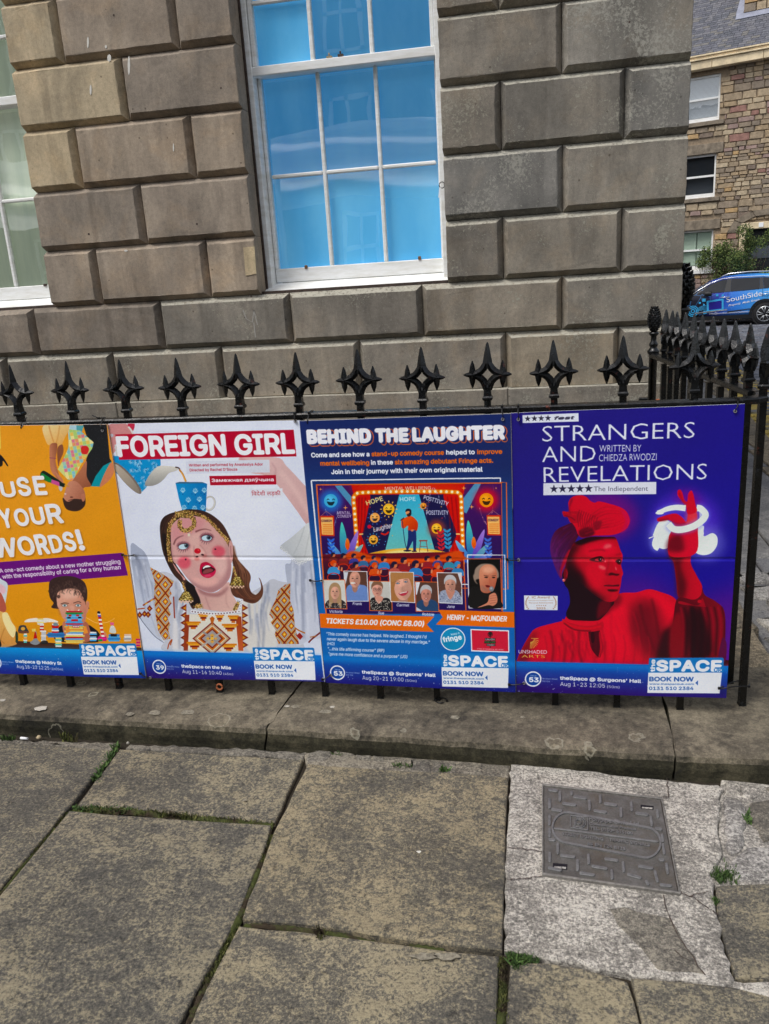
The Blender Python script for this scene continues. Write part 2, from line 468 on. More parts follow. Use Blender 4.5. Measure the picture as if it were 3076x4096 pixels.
# =============================================================== board 1: orange comedy poster
def paint_words():
    crop(*c1); set_clip('-700,90 856,106 1165,2124 -300,2090')
    Q('-700,80 870,90 1170,1920 -300,1850', (236, 160, 60), grad=(0, 300, 900, 1700, (228, 154, 50)))
    Q('-90,100 7,120 14,300 -20,330 -80,260', (236, 208, 96))
    F('-60,330 0,345 40,385 70,435 62,440 30,400 20,440 -60,450', (28, 24, 28))
    # figure hanging upside down from the top edge
    F('355,118 560,118 520,215 480,300 440,262 400,275 372,245', (244, 220, 160), grad=(370, 120, 480, 300, (228, 168, 90)))
    L('395,120 410,180 432,250', 9, (206, 126, 60), a=.6, blur=4); L('480,120 470,190 452,262', 8, (210, 136, 66), a=.6, blur=4)
    F('404,272 458,262 456,330 446,400 470,500 500,560 488,572 440,520 408,470 400,380', (196, 128, 96), grad=(400, 300, 460, 300, (150, 88, 62)))
    F('462,300 500,270 508,330 480,400 470,440 462,400', (140, 84, 60))
    L('398,374 452,380', 5, (150, 60, 90))
    Q('560,116 620,116 600,270 552,330 548,180', (178, 214, 226)); Q('612,118 672,118 650,180 614,190', (86, 166, 176))
    F('664,112 850,112 872,380 886,404 800,470 724,600 690,560 670,470 690,380 720,300', (30, 32, 36), sm=False)
    r = np.random.default_rng(5)
    for _ in range(160):
        x, y = r.uniform(690, 870), r.uniform(130, 500)
        if x > 700 + (y-380)*.35: E(x, y, 1.6, 1.6, (92, 98, 104), a=.8)
    set_clip('555,150 640,160 746,252 735,300 640,440 582,556 540,545 464,466 500,400 548,300', inherit=True)
    Q('450,140 760,140 760,560 450,560', (206, 220, 140))
    pal = [(240, 140, 110), (120, 190, 220), (238, 196, 92), (170, 210, 120), (226, 110, 150), (250, 230, 160), (150, 200, 190)]
    for i in range(13):
        for j in range(17):
            x, y = 440 + i*27 + j*6, 140 + j*27 - i*4
            Q([(x, y), (x+24, y-5), (x+29, y+21), (x+5, y+25)], pal[int(r.integers(len(pal)))], a=.85)
    F('650,290 690,280 710,310 690,345 652,340', (214, 60, 60))
    set_clip('-700,90 856,106 1165,2124 -300,2090')
    F('886,404 905,470 860,560 800,604 724,600 760,520 820,440', (24, 150, 164), sm=False)
    F('884,410 906,480 870,550 806,602 792,596 830,500', (208, 132, 96))
    # neck and head
    F('690,400 640,470 576,560 560,600 600,690 650,640 672,610 724,596 690,520', (190, 122, 92), grad=(600, 450, 700, 600, (150, 90, 66)))
    F('548,568 520,640 508,690 520,720 580,735 640,735 676,700 672,640 640,590 600,560', (206, 144, 118), grad=(520, 600, 680, 700, (170, 104, 82)))
    F('503,690 540,722 600,700 650,700 668,660 680,700 676,750 640,788 590,798 530,780 506,730', (56, 38, 34))
    F('646,670 672,660 676,706 656,720', (190, 122, 96)); E(570, 686, 12, 7, (120, 70, 60)); L('545,712 600,700', 5, (60, 40, 36))
    E(545, 600, 9, 5, (170, 70, 70))
    F('470,560 500,610 488,640 472,620', (190, 190, 196)); E(522, 660, 8, 6, (230, 220, 220), a=.8)
    # bottle
    F('326,500 345,478 380,490 500,570 520,580 514,604 480,598 380,560 330,530', (22, 36, 28))
    F('330,505 350,500 420,550 400,570 340,540', (28, 128, 60)); Q('414,545 474,566 478,600 410,575', (202, 86, 150))
    L('515,590 552,602', 9, (206, 150, 60)); F('440,480 498,540 504,575 470,540', (196, 128, 100))
    # title with a soft printed shade
    for dx, dy, col, a, b in ((9, 10, (120, 70, 10), .55, 9), (0, 0, (238, 238, 242), 1, 0)):
        def w(s, xl, yl, xr, yr, h, off=.028): T(s, xl+dx, yl+dy, xr+dx, yr+dy, h, col, off=off, a=a, blur=b)
        w('U', 22, 688, 140, 683, 120); w('S', 160, 680, 262, 672, 145); w('E', 288, 672, 385, 668, 150)
        w('Y', 24, 935, 122, 925, 150); w('O', 138, 920, 250, 908, 135); w('U', 262, 905, 372, 898, 135); w('R', 392, 900, 515, 890, 155)
        w('W', -40, 1165, 158, 1158, 150); w('O', 166, 1150, 296, 1138, 145); w('R', 312, 1145, 408, 1134, 160)
        w('D', 418, 1130, 515, 1118, 140); w('S', 528, 1118, 620, 1106, 150); w('!', 636, 1110, 682, 1104, 165)
    # purple band
    Q('-700,1250 968,1127 1013,1305 -700,1440', (106, 26, 122))
    T('A one-act comedy about a new mother struggling', 8, 1283, 956, 1212, 32, (240, 236, 244), off=.018)
    T('with the responsibility of caring for a tiny human', 28, 1330, 958, 1256, 32, (240, 236, 244), off=.018)
    # curly haired head, face on
    crop(*g4)
    F('655,640 720,600 800,620 960,595 1050,640 1110,700 1120,790 640,780', (26, 24, 28))
    F('1120,700 1170,680 1200,760 1100,790', (214, 138, 104))
    F('700,600 735,560 940,560 1000,640 1005,780 760,790 715,700', (196, 124, 100), grad=(700, 600, 1000, 700, (170, 100, 80)))
    F('560,120 620,80 740,62 840,75 930,120 968,200 972,300 955,360 985,400 960,430 600,420 600,360 560,300 548,200', (58, 40, 38))
    F('960,350 990,350 992,400 975,462 958,470', (206, 138, 112))
    F('640,260 700,215 800,200 880,220 930,300 955,380 962,470 950,560 900,600 780,600 700,520 668,440 640,380', (226, 170, 148), grad=(660, 300, 960, 520, (196, 128, 106)))
    F('700,230 800,215 880,240 860,300 720,310', (240, 194, 174), blur=30, a=.7)
    r = np.random.default_rng(11)
    for _ in range(90):
        q = r.uniform(0, 1); x = 570 + q*390; y = 90 + 90*abs(q-.5)*2 + r.uniform(0, 130)
        cc = [(88, 64, 58), (38, 26, 28), (110, 84, 74)][int(r.integers(3))]
        L([(x, y), (x + r.uniform(-28, 28), y + 22), (x + r.uniform(-25, 25), y + 48)], 9, cc, a=.75, blur=3, w2=3)
    for q in [(575, 270, 26), (595, 320, 24), (560, 230, 22), (620, 355, 20), (935, 270, 30), (950, 320, 22), (655, 290, 22), (600, 180, 30), (660, 120, 30), (900, 150, 30)]:
        ring(q[0], q[1], q[2]*.6, 9, (48, 32, 32), blur=2); E(q[0], q[1], q[2]*.5, q[2]*.5, (66, 46, 42), a=.7)
    L('680,372 720,358 770,366', 9, (84, 54, 44)); L('820,362 870,346 906,356', 9, (84, 54, 44))
    for ex in (724, 872):
        E(ex, 386, 34, 18, (90, 56, 48), a=.7, blur=5); E(ex, 388, 28, 13, (224, 226, 226)); E(ex, 387, 14, 14, (126, 164, 168)); E(ex, 387, 6, 6, (30, 34, 36))
    F('780,400 800,470 790,520 830,520 826,400', (232, 178, 158), a=.6, blur=10); L('640,400 680,500', 14, (170, 104, 84), a=.5, blur=14)
    # table and the small brick-built toys
    Q('0,770 1700,860 1700,960 0,900', (66, 40, 32), grad=(0, 780, 0, 900, (36, 26, 26)))
    r = np.random.default_rng(21)
    bc = [(228, 208, 60), (206, 36, 44), (70, 150, 214), (240, 240, 240), (34, 120, 70), (40, 90, 170), (234, 130, 40), (150, 200, 230)]
    def tower(x, y0, y1, wid, seq, h=17):
        y = y1; i = 0
        while y > y0:
            c = seq[i % len(seq)]; ww = wid*(1 + (.18 if i % 3 == 1 else 0))
            Q([(x-ww/2, y-h), (x+ww/2, y-h+1), (x+ww/2+1, y), (x-ww/2+1, y+1)], c); Q([(x-ww/2, y-2), (x+ww/2, y-1), (x+ww/2, y+1), (x-ww/2, y)], tuple(int(k*.7) for k in c), a=.7)
            y -= h; i += 1
    W_, R_, B_, Y_, G_, K_ = (236, 236, 232), (200, 34, 44), (84, 168, 226), (236, 214, 110), (40, 140, 70), (26, 26, 34)
    tower(832, 590, 800, 190, [Y_, (226, 190, 90), B_, R_, Y_, W_, B_, Y_, (236, 150, 70)])
    tower(830, 450, 600, 165, [(196, 40, 60), B_, B_, (110, 196, 236), B_, (110, 196, 236), B_, G_])
    Q('748,466 892,462 896,484 750,488', G_); Q('795,540 870,538 872,560 797,562', R_); Q('752,515 790,514 790,532 753,533', K_); Q('872,512 908,511 910,528 874,530', K_)
    Q('765,490 800,489 800,508 767,509', R_); Q('848,488 884,487 885,506 850,507', R_)
    F('744,455 750,425 768,445 760,462', W_, sm=False); F('866,445 886,425 886,460 868,462', W_, sm=False); Q('742,446 770,447 770,464 742,463', R_); Q('862,446 890,447 890,464 862,463', R_)
    Q('812,608 886,608 886,634 812,634', (180, 40, 60)); 
    for i in range(4): Q([(818+i*17, 614), (830+i*17, 614), (830+i*17, 628), (818+i*17, 628)], W_)
    F('735,640 770,600 780,680 740,700', (236, 150, 70), sm=False); F('930,640 960,610 985,690 940,700', (236, 150, 70), sm=False)
    F('280,572 300,545 350,532 420,528 440,560 470,540 500,528 560,532 640,558 646,576 560,572 500,578 460,590 420,572 350,572', (240, 234, 220))
    tower(470, 600, 680, 40, [W_, R_]); tower(490, 680, 800, 50, [(200, 206, 214), W_, (200, 206, 214)]); E(500, 795, 40, 22, (28, 30, 34), a=.9)
    tower(455, 545, 600, 66, [W_, (240, 228, 150)])
    F('215,690 220,620 250,606 290,610 305,640 325,690', (54, 60, 66)); E(262, 645, 24, 20, (226, 170, 80)); Q('212,672 328,672 326,694 214,694', (120, 72, 52))
    tower(288, 700, 800, 34, [(90, 200, 190), W_, (226, 170, 100), (236, 190, 120)])
    F('340,800 380,760 392,680 410,680 420,760 450,800 400,825', (140, 146, 152)); F('378,755 392,682 404,682 420,750', (196, 40, 40), sm=False); Q('362,645 402,645 402,676 362,676', Y_)
    tower(655, 740, 845, 66, [W_, (90, 190, 180), Y_]); tower(628, 690, 740, 180, [(60, 130, 196), (50, 110, 180)], 18); tower(620, 600, 690, 70, [R_, W_, B_, R_])
    F('600,590 612,575 640,580 650,610 600,612', (120, 140, 150))
    tower(1040, 690, 780, 70, [B_, W_, (150, 190, 220), K_]); tower(1140, 735, 780, 90, [(206, 30, 110), (230, 60, 150)]); E(1120, 770, 26, 14, G_)
    for i, y in enumerate(range(470, 730, 22)): Q([(1085+i*4, y), (1118+i*4, y), (1122+i*4, y+22), (1088+i*4, y+22)], [W_, (90, 80, 170), R_][i % 3] if i < 4 else [R_, W_][i % 2])
    F('1084,475 1086,455 1100,450 1114,458 1116,478', K_); L('960,520 1060,575 1120,580 1200,572 1275,532', 6, (250, 196, 110))
    tower(1270, 720, 785, 120, [B_, (60, 130, 200)], 20); Q('1232,700 1300,704 1300,732 1232,730', K_); F('1222,685 1228,625 1250,608 1275,625 1290,690', (206, 212, 206)); Q('1226,575 1266,577 1266,606 1228,604', (232, 104, 150))
    E(1242, 625, 6, 6, W_); E(1260, 625, 6, 6, W_)
    tower(1420, 720, 785, 76, [(226, 200, 180), (160, 168, 176), W_], 20); tower(1535, 760, 840, 44, [(200, 40, 110), (230, 130, 110)])
    # big figure at the left edge
    F('-60,60 30,100 92,150 85,260 60,400 30,420 -60,420', (206, 218, 226)); F('0,150 60,180 70,240 20,260', (232, 190, 200), blur=8)
    F('-60,260 20,250 80,420 30,470 -60,470', (186, 96, 80)); F('-60,470 40,460 110,500 150,590 190,650 170,760 180,822 -60,830', (236, 190, 110), grad=(0, 480, 160, 800, (214, 150, 80)))
    F('40,470 90,470 130,560 180,640 160,740 110,700 60,600 36,520', (248, 232, 170)); L('60,640 20,760 60,810', 12, (186, 120, 60), a=.7, blur=6); F('-40,620 10,760 20,840 -60,840', (30, 20, 24))
    F('182,680 204,690 208,770 200,800 182,790', (40, 60, 44)); 
    set_clip('-700,90 856,106 1165,2124 -300,2090'); crop(*c1)
    set_clip('-700,90 856,106 1165,2124 -300,2090')
    footer(-1.782, '39', 'Niddry Street', 'EH1 1TH', 'theSpace @ Niddry St', 420, 'Aug 18-23 12:25', 295, '(1h05m)', 110, top=(28, 150, 222), low=(36, 44, 140))

# =============================================================== board 2: white poster, woman with a cup on her head
def emb(P, seed=0, diam=None):
    """embroidered panel: P clip polygon; diamonds and stripes in gold, maroon, grey"""
    set_clip(P, inherit=True)
    q = pts(P); x0, y0 = q.min(0); x1, y1 = q.max(0)
    Q([(x0-5, y0-5), (x1+5, y0-5), (x1+5, y1+5), (x0-5, y1+5)], (168, 146, 120))
    s = 104; k = 0
    for i in range(-1, int((x1-x0)/s)+3):
        for j in range(-1, int((y1-y0)/(s*.6))+3):
            cx = x0 + i*s + (s/2 if j % 2 else 0) + 8; cy = y0 + j*s*.55*1.1
            for rr, c in ((1.0, (120, 26, 32)), (.88, (226, 160, 50)), (.78, (186, 160, 126)), (.66, (140, 142, 148)), (.56, (214, 204, 184)), (.46, (120, 26, 32)), (.36, (214, 136, 34)), (.16, (246, 206, 96))):
                Q([(cx-s*.5*rr, cy), (cx, cy-s*.6*rr), (cx+s*.5*rr, cy), (cx, cy+s*.6*rr)], c)

def paint_girl():
    crop(*c2); base = '55,98 1449,66 1627,1965 340,1935'
    set_clip(base); B0 = K.clip
    Q('40,60 1460,60 1640,1980 330,1980', (224, 230, 245), grad=(200, 300, 1300, 1400, (216, 224, 242)))
    E(900, 700, 420, 520, (232, 237, 249), blur=140, a=.8)
    # hand and forearm at the right, reaching up behind the name panels
    F('1005,345 1100,340 1290,345 1345,400 1440,500 1530,620 1545,835 1500,830 1420,720 1300,560 1240,500 1190,470 1080,450 1020,400', (222, 188, 186), grad=(1100, 400, 1530, 760, (206, 166, 166)))
    L('1010,352 1080,380 1180,450', 20, (196, 110, 118), a=.5, blur=10); L('1300,440 1420,590 1520,760', 30, (238, 206, 200), a=.5, blur=20)
    L('1240,380 1270,430 1260,500', 8, (190, 140, 146), a=.6, blur=6)
    # hand holding the pot at top left
    F('62,110 130,100 185,95 215,140 230,190 150,200 110,260 84,310 70,200', (206, 140, 140)); F('200,96 250,98 240,150 215,140', (198, 60, 84))
    E(86, 184, 11, 13, (190, 190, 200)); L('130,260 90,310 112,280', 16, (206, 150, 150))
    L('205,120 235,160 232,190', 13, (216, 216, 210)); L('110,250 118,300 122,350', 12, (206, 208, 206))
    # tea pot
    K.clip = B0; set_clip('40,330 437,345 440,395 405,450 360,500 335,560 305,590 240,560 150,480 60,420', inherit=True)
    Q('60,300 480,300 480,620 60,620', (42, 146, 206))
    r = np.random.default_rng(3)
    for _ in range(46):
        x, y = r.uniform(100, 440), r.uniform(350, 590); q = r.uniform(0, 3)
        for t in range(5): L([(x, y), (x + 20*math.cos(q + t*.6), y + 20*math.sin(q + t*.6))], 3.4, (166, 212, 236), a=.85)
        E(x, y, 4, 4, (20, 80, 150))
    K.clip = B0
    E(196, 492, 150, 36, (120, 108, 100), rot=48); E(190, 494, 140, 29, (186, 174, 158), rot=48, grad=(110, 400, 290, 590, (140, 130, 118)))
    F('325,540 350,480 400,420 440,402 500,404 560,412 572,424 548,440 500,456 462,500 420,532 370,548', (216, 214, 206), grad=(430, 410, 450, 540, (150, 150, 146)))
    L('545,412 570,418 582,440', 9, (60, 34, 34)); L('575,430 600,465 622,516', 13, (202, 132, 42)); L('585,445 606,480 620,514', 5, (240, 190, 90))
    # cup
    ring(792, 672, 37, 15, (206, 206, 202), ry=48, rot=14); ring(794, 675, 42, 4, (160, 160, 158), ry=52, rot=14, a=.7)
    set_clip('547,526 575,518 740,520 775,532 772,600 766,730 700,745 600,735 572,640', inherit=True)
    Q('500,500 800,500 800,760 500,760', (34, 142, 206), grad=(600, 600, 775, 620, (26, 116, 184)))
    for (x, y) in [(600, 575), (690, 580), (755, 575), (640, 645), (720, 640), (610, 700), (685, 705), (745, 700)]:
        for t in range(5):
            q = math.radians(-150 + t*30); L([(x, y+22), (x + 24*math.cos(q), y + 22 + 42*math.sin(q))], 4, (150, 208, 236), a=.9)
        ring(x, y+2, 13, 3, (190, 226, 240)); E(x, y+32, 4, 4, (16, 66, 140)); E(x-24, y+24, 3, 3, (16, 66, 140))
    Q('547,516 780,518 778,528 547,530', (60, 100, 130))
    K.clip = B0
    # blouse
    crop(*g5)
    F('225,-120 290,-110 340,-60 372,30 402,100 408,240 405,330 415,480 465,580 400,540 320,450 290,380 262,220', (168, 177, 198), grad=(240, 0, 400, 200, (196, 204, 222)))
    F('415,100 560,100 620,240 700,310 720,340 1040,280 1100,230 1200,170 1270,120 1330,135 1410,165 1400,320 1420,500 1500,640 1130,660 500,660 480,560 405,500', (196, 200, 212))
    F('1370,30 1410,0 1440,-80 1580,-60 1640,500 1560,560 1440,600 1410,300', (172, 180, 200), grad=(1400, 0, 1600, 300, (202, 208, 224)))
    F('1050,290 1240,260 1300,640 1090,650', (220, 218, 214), blur=10); F('560,330 640,340 640,650 540,650', (222, 222, 226), blur=12)
    for a_, b_ in (((1160, 420), (1170, 640)), ((1210, 300), (1200, 640)), ((560, 250), (590, 640)), ((1480, 0), (1500, 560)), ((300, 0), (360, 260)), ((560, 140), (560, 330)), ((1240, 160), (1220, 300))):
        L([a_, ((a_[0]+b_[0])/2+8, (a_[1]+b_[1])/2), b_], 16, (128, 136, 160), a=.6, blur=10)
    L('470,590 400,540 320,445 290,400', 5, (60, 70, 90), a=.7)
    fc_ = [(150, 158, 180), (128, 138, 164), (232, 236, 246)]
    folds('225,-120 290,-110 340,-60 372,30 402,100 408,240 405,330 415,480 465,580 400,540 320,450 290,380 262,220', ['240,-110 270,60 300,220 340,380 420,560', '330,-80 360,60 395,160 405,320 440,560'], 26, fc_, 12, 7, .5, 3)
    folds('415,100 560,100 620,240 640,330 640,650 500,660 480,560 520,480', ['540,110 545,240 540,360 560,480 540,650', '610,240 620,330 600,420 620,520 615,650'], 22, fc_, 12, 7, .5, 4)
    folds('1060,260 1200,170 1270,120 1330,135 1410,165 1300,270 1250,380 1290,530 1320,640 1130,660', ['1100,260 1110,360 1120,460 1110,560 1130,650', '1260,140 1240,260 1220,360 1240,480 1290,640'], 30, fc_, 13, 8, .5, 5)
    folds('1370,30 1410,0 1440,-80 1580,-60 1640,500 1560,560 1440,600 1420,300', ['1430,-70 1425,80 1420,220 1440,380 1470,580', '1570,-50 1580,80 1600,220 1610,380 1600,520'], 26, fc_, 13, 8, .5, 6)
    # sleeve frill
    crop(*c2)
    F('1505,812 1530,840 1545,1060 1520,1080 1440,1100 1400,1060 1340,1020 1300,985 1380,920 1450,860', (186, 192, 198), grad=(1320, 960, 1520, 900, (212, 216, 218)))
    for (x, y) in [(1310, 992), (1330, 1010), (1350, 1026), (1365, 1046), (1385, 1062), (1402, 1078), (1420, 1096), (1440, 1108), (1462, 1100), (1485, 1090), (1510, 1076), (1532, 1070)]:
        ring(x, y, 9, 4, (236, 238, 240)); ring(x+2, y+3, 9, 2, (150, 158, 168), a=.6)
    L('1480,840 1440,960 1400,1040', 7, (168, 176, 180), a=.6, blur=5); L('1520,870 1500,960 1480,1060', 7, (176, 182, 184), a=.6, blur=5)
    crop(*g5)
    emb('372,36 440,70 545,135 535,170 515,190 530,230 510,260 530,300 505,330 525,380 500,410 520,460 505,500 520,560 470,575 430,500 412,400 400,250 405,140'); K.clip = B0
    emb('1408,152 1370,160 1320,200 1300,270 1270,330 1250,380 1280,420 1262,440 1300,500 1290,530 1320,600 1470,600 1440,470 1430,350 1405,280'); K.clip = B0
    for p_ in ('500,640 510,600 532,568 520,610', '275,345 330,338', ): L(p_, 9, (170, 80, 40))
    for (x, y) in [(366, 340), (328, 380), (292, 388), (355, 385)]:
        Q([(x-20, y), (x, y-26), (x+22, y), (x, y+24)], (120, 30, 30)); Q([(x-9, y), (x, y-11), (x+9, y), (x, y+11)], (210, 140, 50))
    L('316,318 360,290 408,262', 11, (150, 60, 40)); L('330,310 350,298', 8, (222, 170, 60)); L('372,284 392,272', 8, (222, 170, 60))
    L('545,250 548,330 552,410', 10, (150, 60, 40)); L('1440,480 1470,500 1516,520', 10, (180, 110, 40)); L('1540,590 1570,560 1628,515', 12, (110, 34, 38)); L('1550,550 1600,540', 7, (180, 120, 60))
    Q('1450,540 1476,515 1500,545 1478,570', (150, 40, 36))
    # front panel
    Q('640,380 1045,380 1062,660 640,660', (226, 222, 210))
    for sx, x in ((-1, 640), (1, 1050)):
        for i, y in enumerate(range(330, 650, 55)):
            Q([(x, y-26), (x + sx*46, y+4), (x, y+30)], (120, 36, 32)); Q([(x + sx*3, y-10), (x + sx*28, y+5), (x + sx*3, y+18)], (206, 140, 50))
    Q('628,384 662,384 650,650 618,650', (150, 62, 40)); Q('1002,392 1044,398 1058,654 1022,652', (160, 66, 38), grad=(1010, 400, 1050, 600, (196, 96, 60)))
    for (x, y, w) in [(765, 398, 40), (885, 405, 34), (690, 460, 55), (960, 478, 60), (700, 610, 60), (950, 625, 60), (985, 415, 40)]:
        for i, c in enumerate([(214, 130, 40), (228, 160, 60), (128, 34, 30), (206, 110, 36)]):
            ww = w*(1-.22*i); Q([(x-ww, y-26+i*14), (x+ww, y-26+i*14), (x+ww, y-12+i*14), (x-ww, y-12+i*14)], c)
    for rr, c in ((1.0, (128, 34, 32)), (.9, (196, 168, 130)), (.78, (226, 220, 206)), (.72, (206, 120, 44)), (.6, (128, 34, 32)), (.5, (160, 156, 158)), (.3, (222, 170, 80)), (.15, (128, 34, 32))):
        Q([(825-142*rr, 560), (830, 560-125*rr), (825+142*rr, 560), (830, 560+125*rr)], c)
    L('760,510 895,610', 14, (150, 148, 152)); L('900,510 750,620', 14, (176, 172, 168)); E(828, 560, 13, 13, (236, 190, 80)); Q('812,410 830,395 848,410 830,470', (190, 100, 40))
    # hair, neck, face
    crop(*g1)
    F('120,170 200,120 300,90 420,60 520,56 640,70 760,115 880,200 960,290 1030,420 1080,540 1110,660 1160,760 1240,850 1310,930 1330,1010 1310,1100 1330,1190 1380,1240 1430,1215 1470,1150 1462,1060 1440,1000 1470,1040 1500,1150 1490,1250 1430,1330 1350,1360 1240,1330 1180,1290 1100,1260 1040,1150 1030,700 300,700 420,1000 560,1130 640,1330 560,1420 520,1430 480,1360 380,1100 260,960 180,820 110,640 75,420 75,260', (46, 30, 28), grad=(200, 400, 1350, 1100, (96, 58, 44)))
    L('1090,560 1140,760 1240,880 1290,1000 1270,1150', 26, (120, 78, 58), a=.8, blur=14); L('1090,640 1160,820 1240,920', 16, (160, 112, 86), a=.7, blur=10)
    L('1120,1180 1200,1260 1300,1290 1420,1290 1490,1200', 22, (132, 78, 58), a=.8, blur=10, w2=6); L('1150,1230 1260,1310 1380,1330', 12, (70, 36, 30), a=.8, blur=5)
    folds('120,170 200,120 300,90 420,60 520,56 640,70 760,115 880,200 960,290 1030,420 1080,540 1110,660 1160,760 1240,850 1310,930 1330,1010 1310,1100 1330,1190 1380,1240 1430,1215 1470,1150 1500,1150 1490,1250 1430,1330 1350,1360 1240,1330 1100,1260 1040,1150 1030,700 900,300 600,120 300,140 180,300 160,700 380,1040 300,1000 180,820 110,640 75,420 75,260', ['300,100 180,160 110,300 95,480 150,680 240,880 360,1060', '420,80 240,180 170,320 160,480 190,680 280,880 400,1060'], 46, [(20, 12, 12), (84, 56, 44), (60, 38, 32)], 7, 2, .7, 7, 6)
    folds('1040,500 1080,540 1110,660 1160,760 1240,850 1310,930 1330,1010 1310,1100 1330,1190 1380,1240 1430,1215 1500,1150 1490,1250 1430,1330 1350,1360 1240,1330 1100,1260 1040,1150 1060,800', ['1060,540 1080,700 1120,860 1120,1000 1160,1180 1300,1320 1430,1310', '1100,560 1150,720 1260,860 1320,980 1310,1140 1390,1260 1480,1200'], 80, [(34, 18, 16), (126, 84, 62), (96, 56, 42), (150, 104, 78)], 7, 2, .65, 8, 8)
    L('1200,1000 1240,1100 1310,1200 1390,1250', 18, (76, 44, 36), a=.9, blur=6)
    F('440,1060 560,1140 640,1300 600,1400 500,1380 440,1200', (26, 20, 24)); F('100,420 170,420 180,640 220,830 160,720', (28, 20, 22), blur=10)
    F('560,1130 700,1200 860,1200 1020,1060 1060,1200 1130,1330 1160,1420 1090,1480 900,1470 700,1440 660,1420 620,1280', (210, 166, 160), grad=(700, 1200, 1050, 1400, (222, 182, 172)))
    F('600,1150 760,1215 900,1205 1010,1120 1000,1180 900,1260 760,1260 640,1220', (150, 96, 100), blur=26, a=.75)
    L('700,1260 740,1380 770,1450', 16, (176, 122, 122), a=.6, blur=14); L('990,1220 985,1330 1030,1430', 12, (180, 126, 124), a=.5, blur=10)
    F('1030,500 1075,520 1085,620 1080,740 1060,800 1030,760', (208, 158, 154)); L('1050,560 1055,660 1065,720', 12, (160, 96, 98), a=.7, blur=6)
    F('250,800 300,860 360,950 420,1010 424,1030 400,1034 370,980 300,900', (206, 150, 144)); 
    face = '225,330 250,260 330,190 430,150 560,150 680,180 790,250 880,330 950,420 1000,520 1030,600 1040,720 1060,800 1060,900 1040,1000 980,1090 900,1160 800,1205 700,1190 560,1120 470,1030 390,930 320,830 260,780 235,680 225,520'
    F(face, (212, 164, 160))
    K.clip = B0; set_clip(face, sm=True, inherit=True)
    F('225,330 300,230 400,170 600,160 700,200 640,330 420,420 260,520', (208, 140, 146), blur=50, a=.7)
    F('1000,500 1060,800 1050,1000 900,1180 760,1220 560,1140 470,1030 620,1090 800,1120 930,1040 1000,860', (150, 104, 110), blur=44, a=.62)
    F('225,520 270,800 400,950 480,1040 380,960 200,800', (150, 96, 104), blur=26, a=.6)
    F('480,440 640,380 620,560 700,640 620,760 520,740 500,560', (226, 184, 176), blur=26, a=.7); F('520,1000 700,1020 860,1000 840,1090 700,1130 580,1080', (234, 180, 172), blur=34, a=.7)
    F('760,700 960,700 1000,860 900,980 820,800', (228, 190, 184), blur=40, a=.7)
    E(410, 795, 92, 86, (216, 84, 104), blur=26, a=.85); E(885, 640, 92, 80, (214, 82, 102), blur=26, a=.85)
    E(430, 750, 12, 12, (40, 20, 30)); E(840, 607, 12, 12, (40, 20, 30))
    L('545,560 545,640 560,740', 14, (168, 110, 112), a=.6, blur=12); L('620,540 690,620 720,690', 12, (180, 118, 118), a=.6, blur=10)
    E(586, 745, 36, 24, (206, 120, 116), blur=10, a=.8); E(690, 700, 34, 24, (200, 116, 114), blur=10, a=.8)
    E(585, 712, 20, 12, (60, 26, 34), rot=-10); E(664, 684, 22, 12, (60, 26, 34), rot=15)
    E(594, 632, 45, 38, (196, 34, 50)); E(606, 620, 14, 11, (232, 92, 90), blur=5)
    # eyes, looking up to the right
    for (cx, cy, rx, ry, ang, ix, iy) in ((398, 570, 74, 44, -8, 440, 556), (722, 452, 78, 46, 0, 748, 446)):
        E(cx, cy-6, rx*1.25, ry*1.4, (150, 78, 96), blur=22, a=.75); E(cx, cy, rx, ry, (60, 30, 40), rot=ang); E(cx-2, cy+3, rx-8, ry-7, (196, 222, 234), rot=ang)
        E(ix, iy, 30, 31, (66, 92, 110)); E(ix+2, iy, 17, 18, (10, 14, 20)); E(ix-10, iy-10, 5, 5, (230, 240, 250))
        for t in range(13):
            q = math.radians(-165 + t*13 + ang); L([(cx + rx*math.cos(q), cy + ry*math.sin(q)), (cx + (rx+26)*math.cos(q), cy + (ry+30)*math.sin(q))], 6, (40, 22, 34), w2=2)
        for t in range(7):
            q = math.radians(20 + t*22); L([(cx + rx*math.cos(q), cy + ry*math.sin(q)+4), (cx + (rx+16)*math.cos(q) - 14, cy + (ry+48)*math.sin(q))], 7, (70, 38, 52), w2=3, a=.85)
    L('262,545 290,480 340,440 400,420', 20, (96, 50, 54), w2=8, a=.85, blur=4); L('565,368 620,345 700,330 785,350', 22, (110, 56, 58), w2=7, a=.85, blur=4)
    # mouth
    F('625,870 640,810 690,785 740,790 800,830 842,880 846,920 820,970 760,1005 700,1000 650,970 625,920', (184, 24, 62), grad=(640, 800, 800, 1000, (206, 52, 90)))
    F('652,900 660,860 700,835 740,832 800,860 836,885 810,920 740,945 680,955 655,935', (52, 14, 24)); F('665,925 700,890 760,875 810,890 800,915 720,945 675,950', (140, 72, 76), blur=5)
    F('668,870 690,842 730,830 765,840 770,852 700,865 680,880', (236, 238, 236)); E(735, 975, 50, 16, (222, 90, 120), blur=9, a=.7, rot=-8)
    K.clip = B0
    # gold headpiece
    r = np.random.default_rng(9)
    def beads(P, w, n, dark=(86, 66, 30)):
        P = smooth_open(pts(P), 12); L(P, w, dark, sm=False)
        for _ in range(n):
            i = int(r.integers(len(P))); x, y = P[i] + r.uniform(-w/2, w/2, 2); E(x, y, 6, 6, [(196, 160, 84), (232, 206, 128), (140, 108, 48), (214, 150, 110), (66, 46, 20)][int(r.integers(5))])
    beads('330,120 270,190 215,260 195,340 188,460 190,600 205,720 222,790', 50, 330)
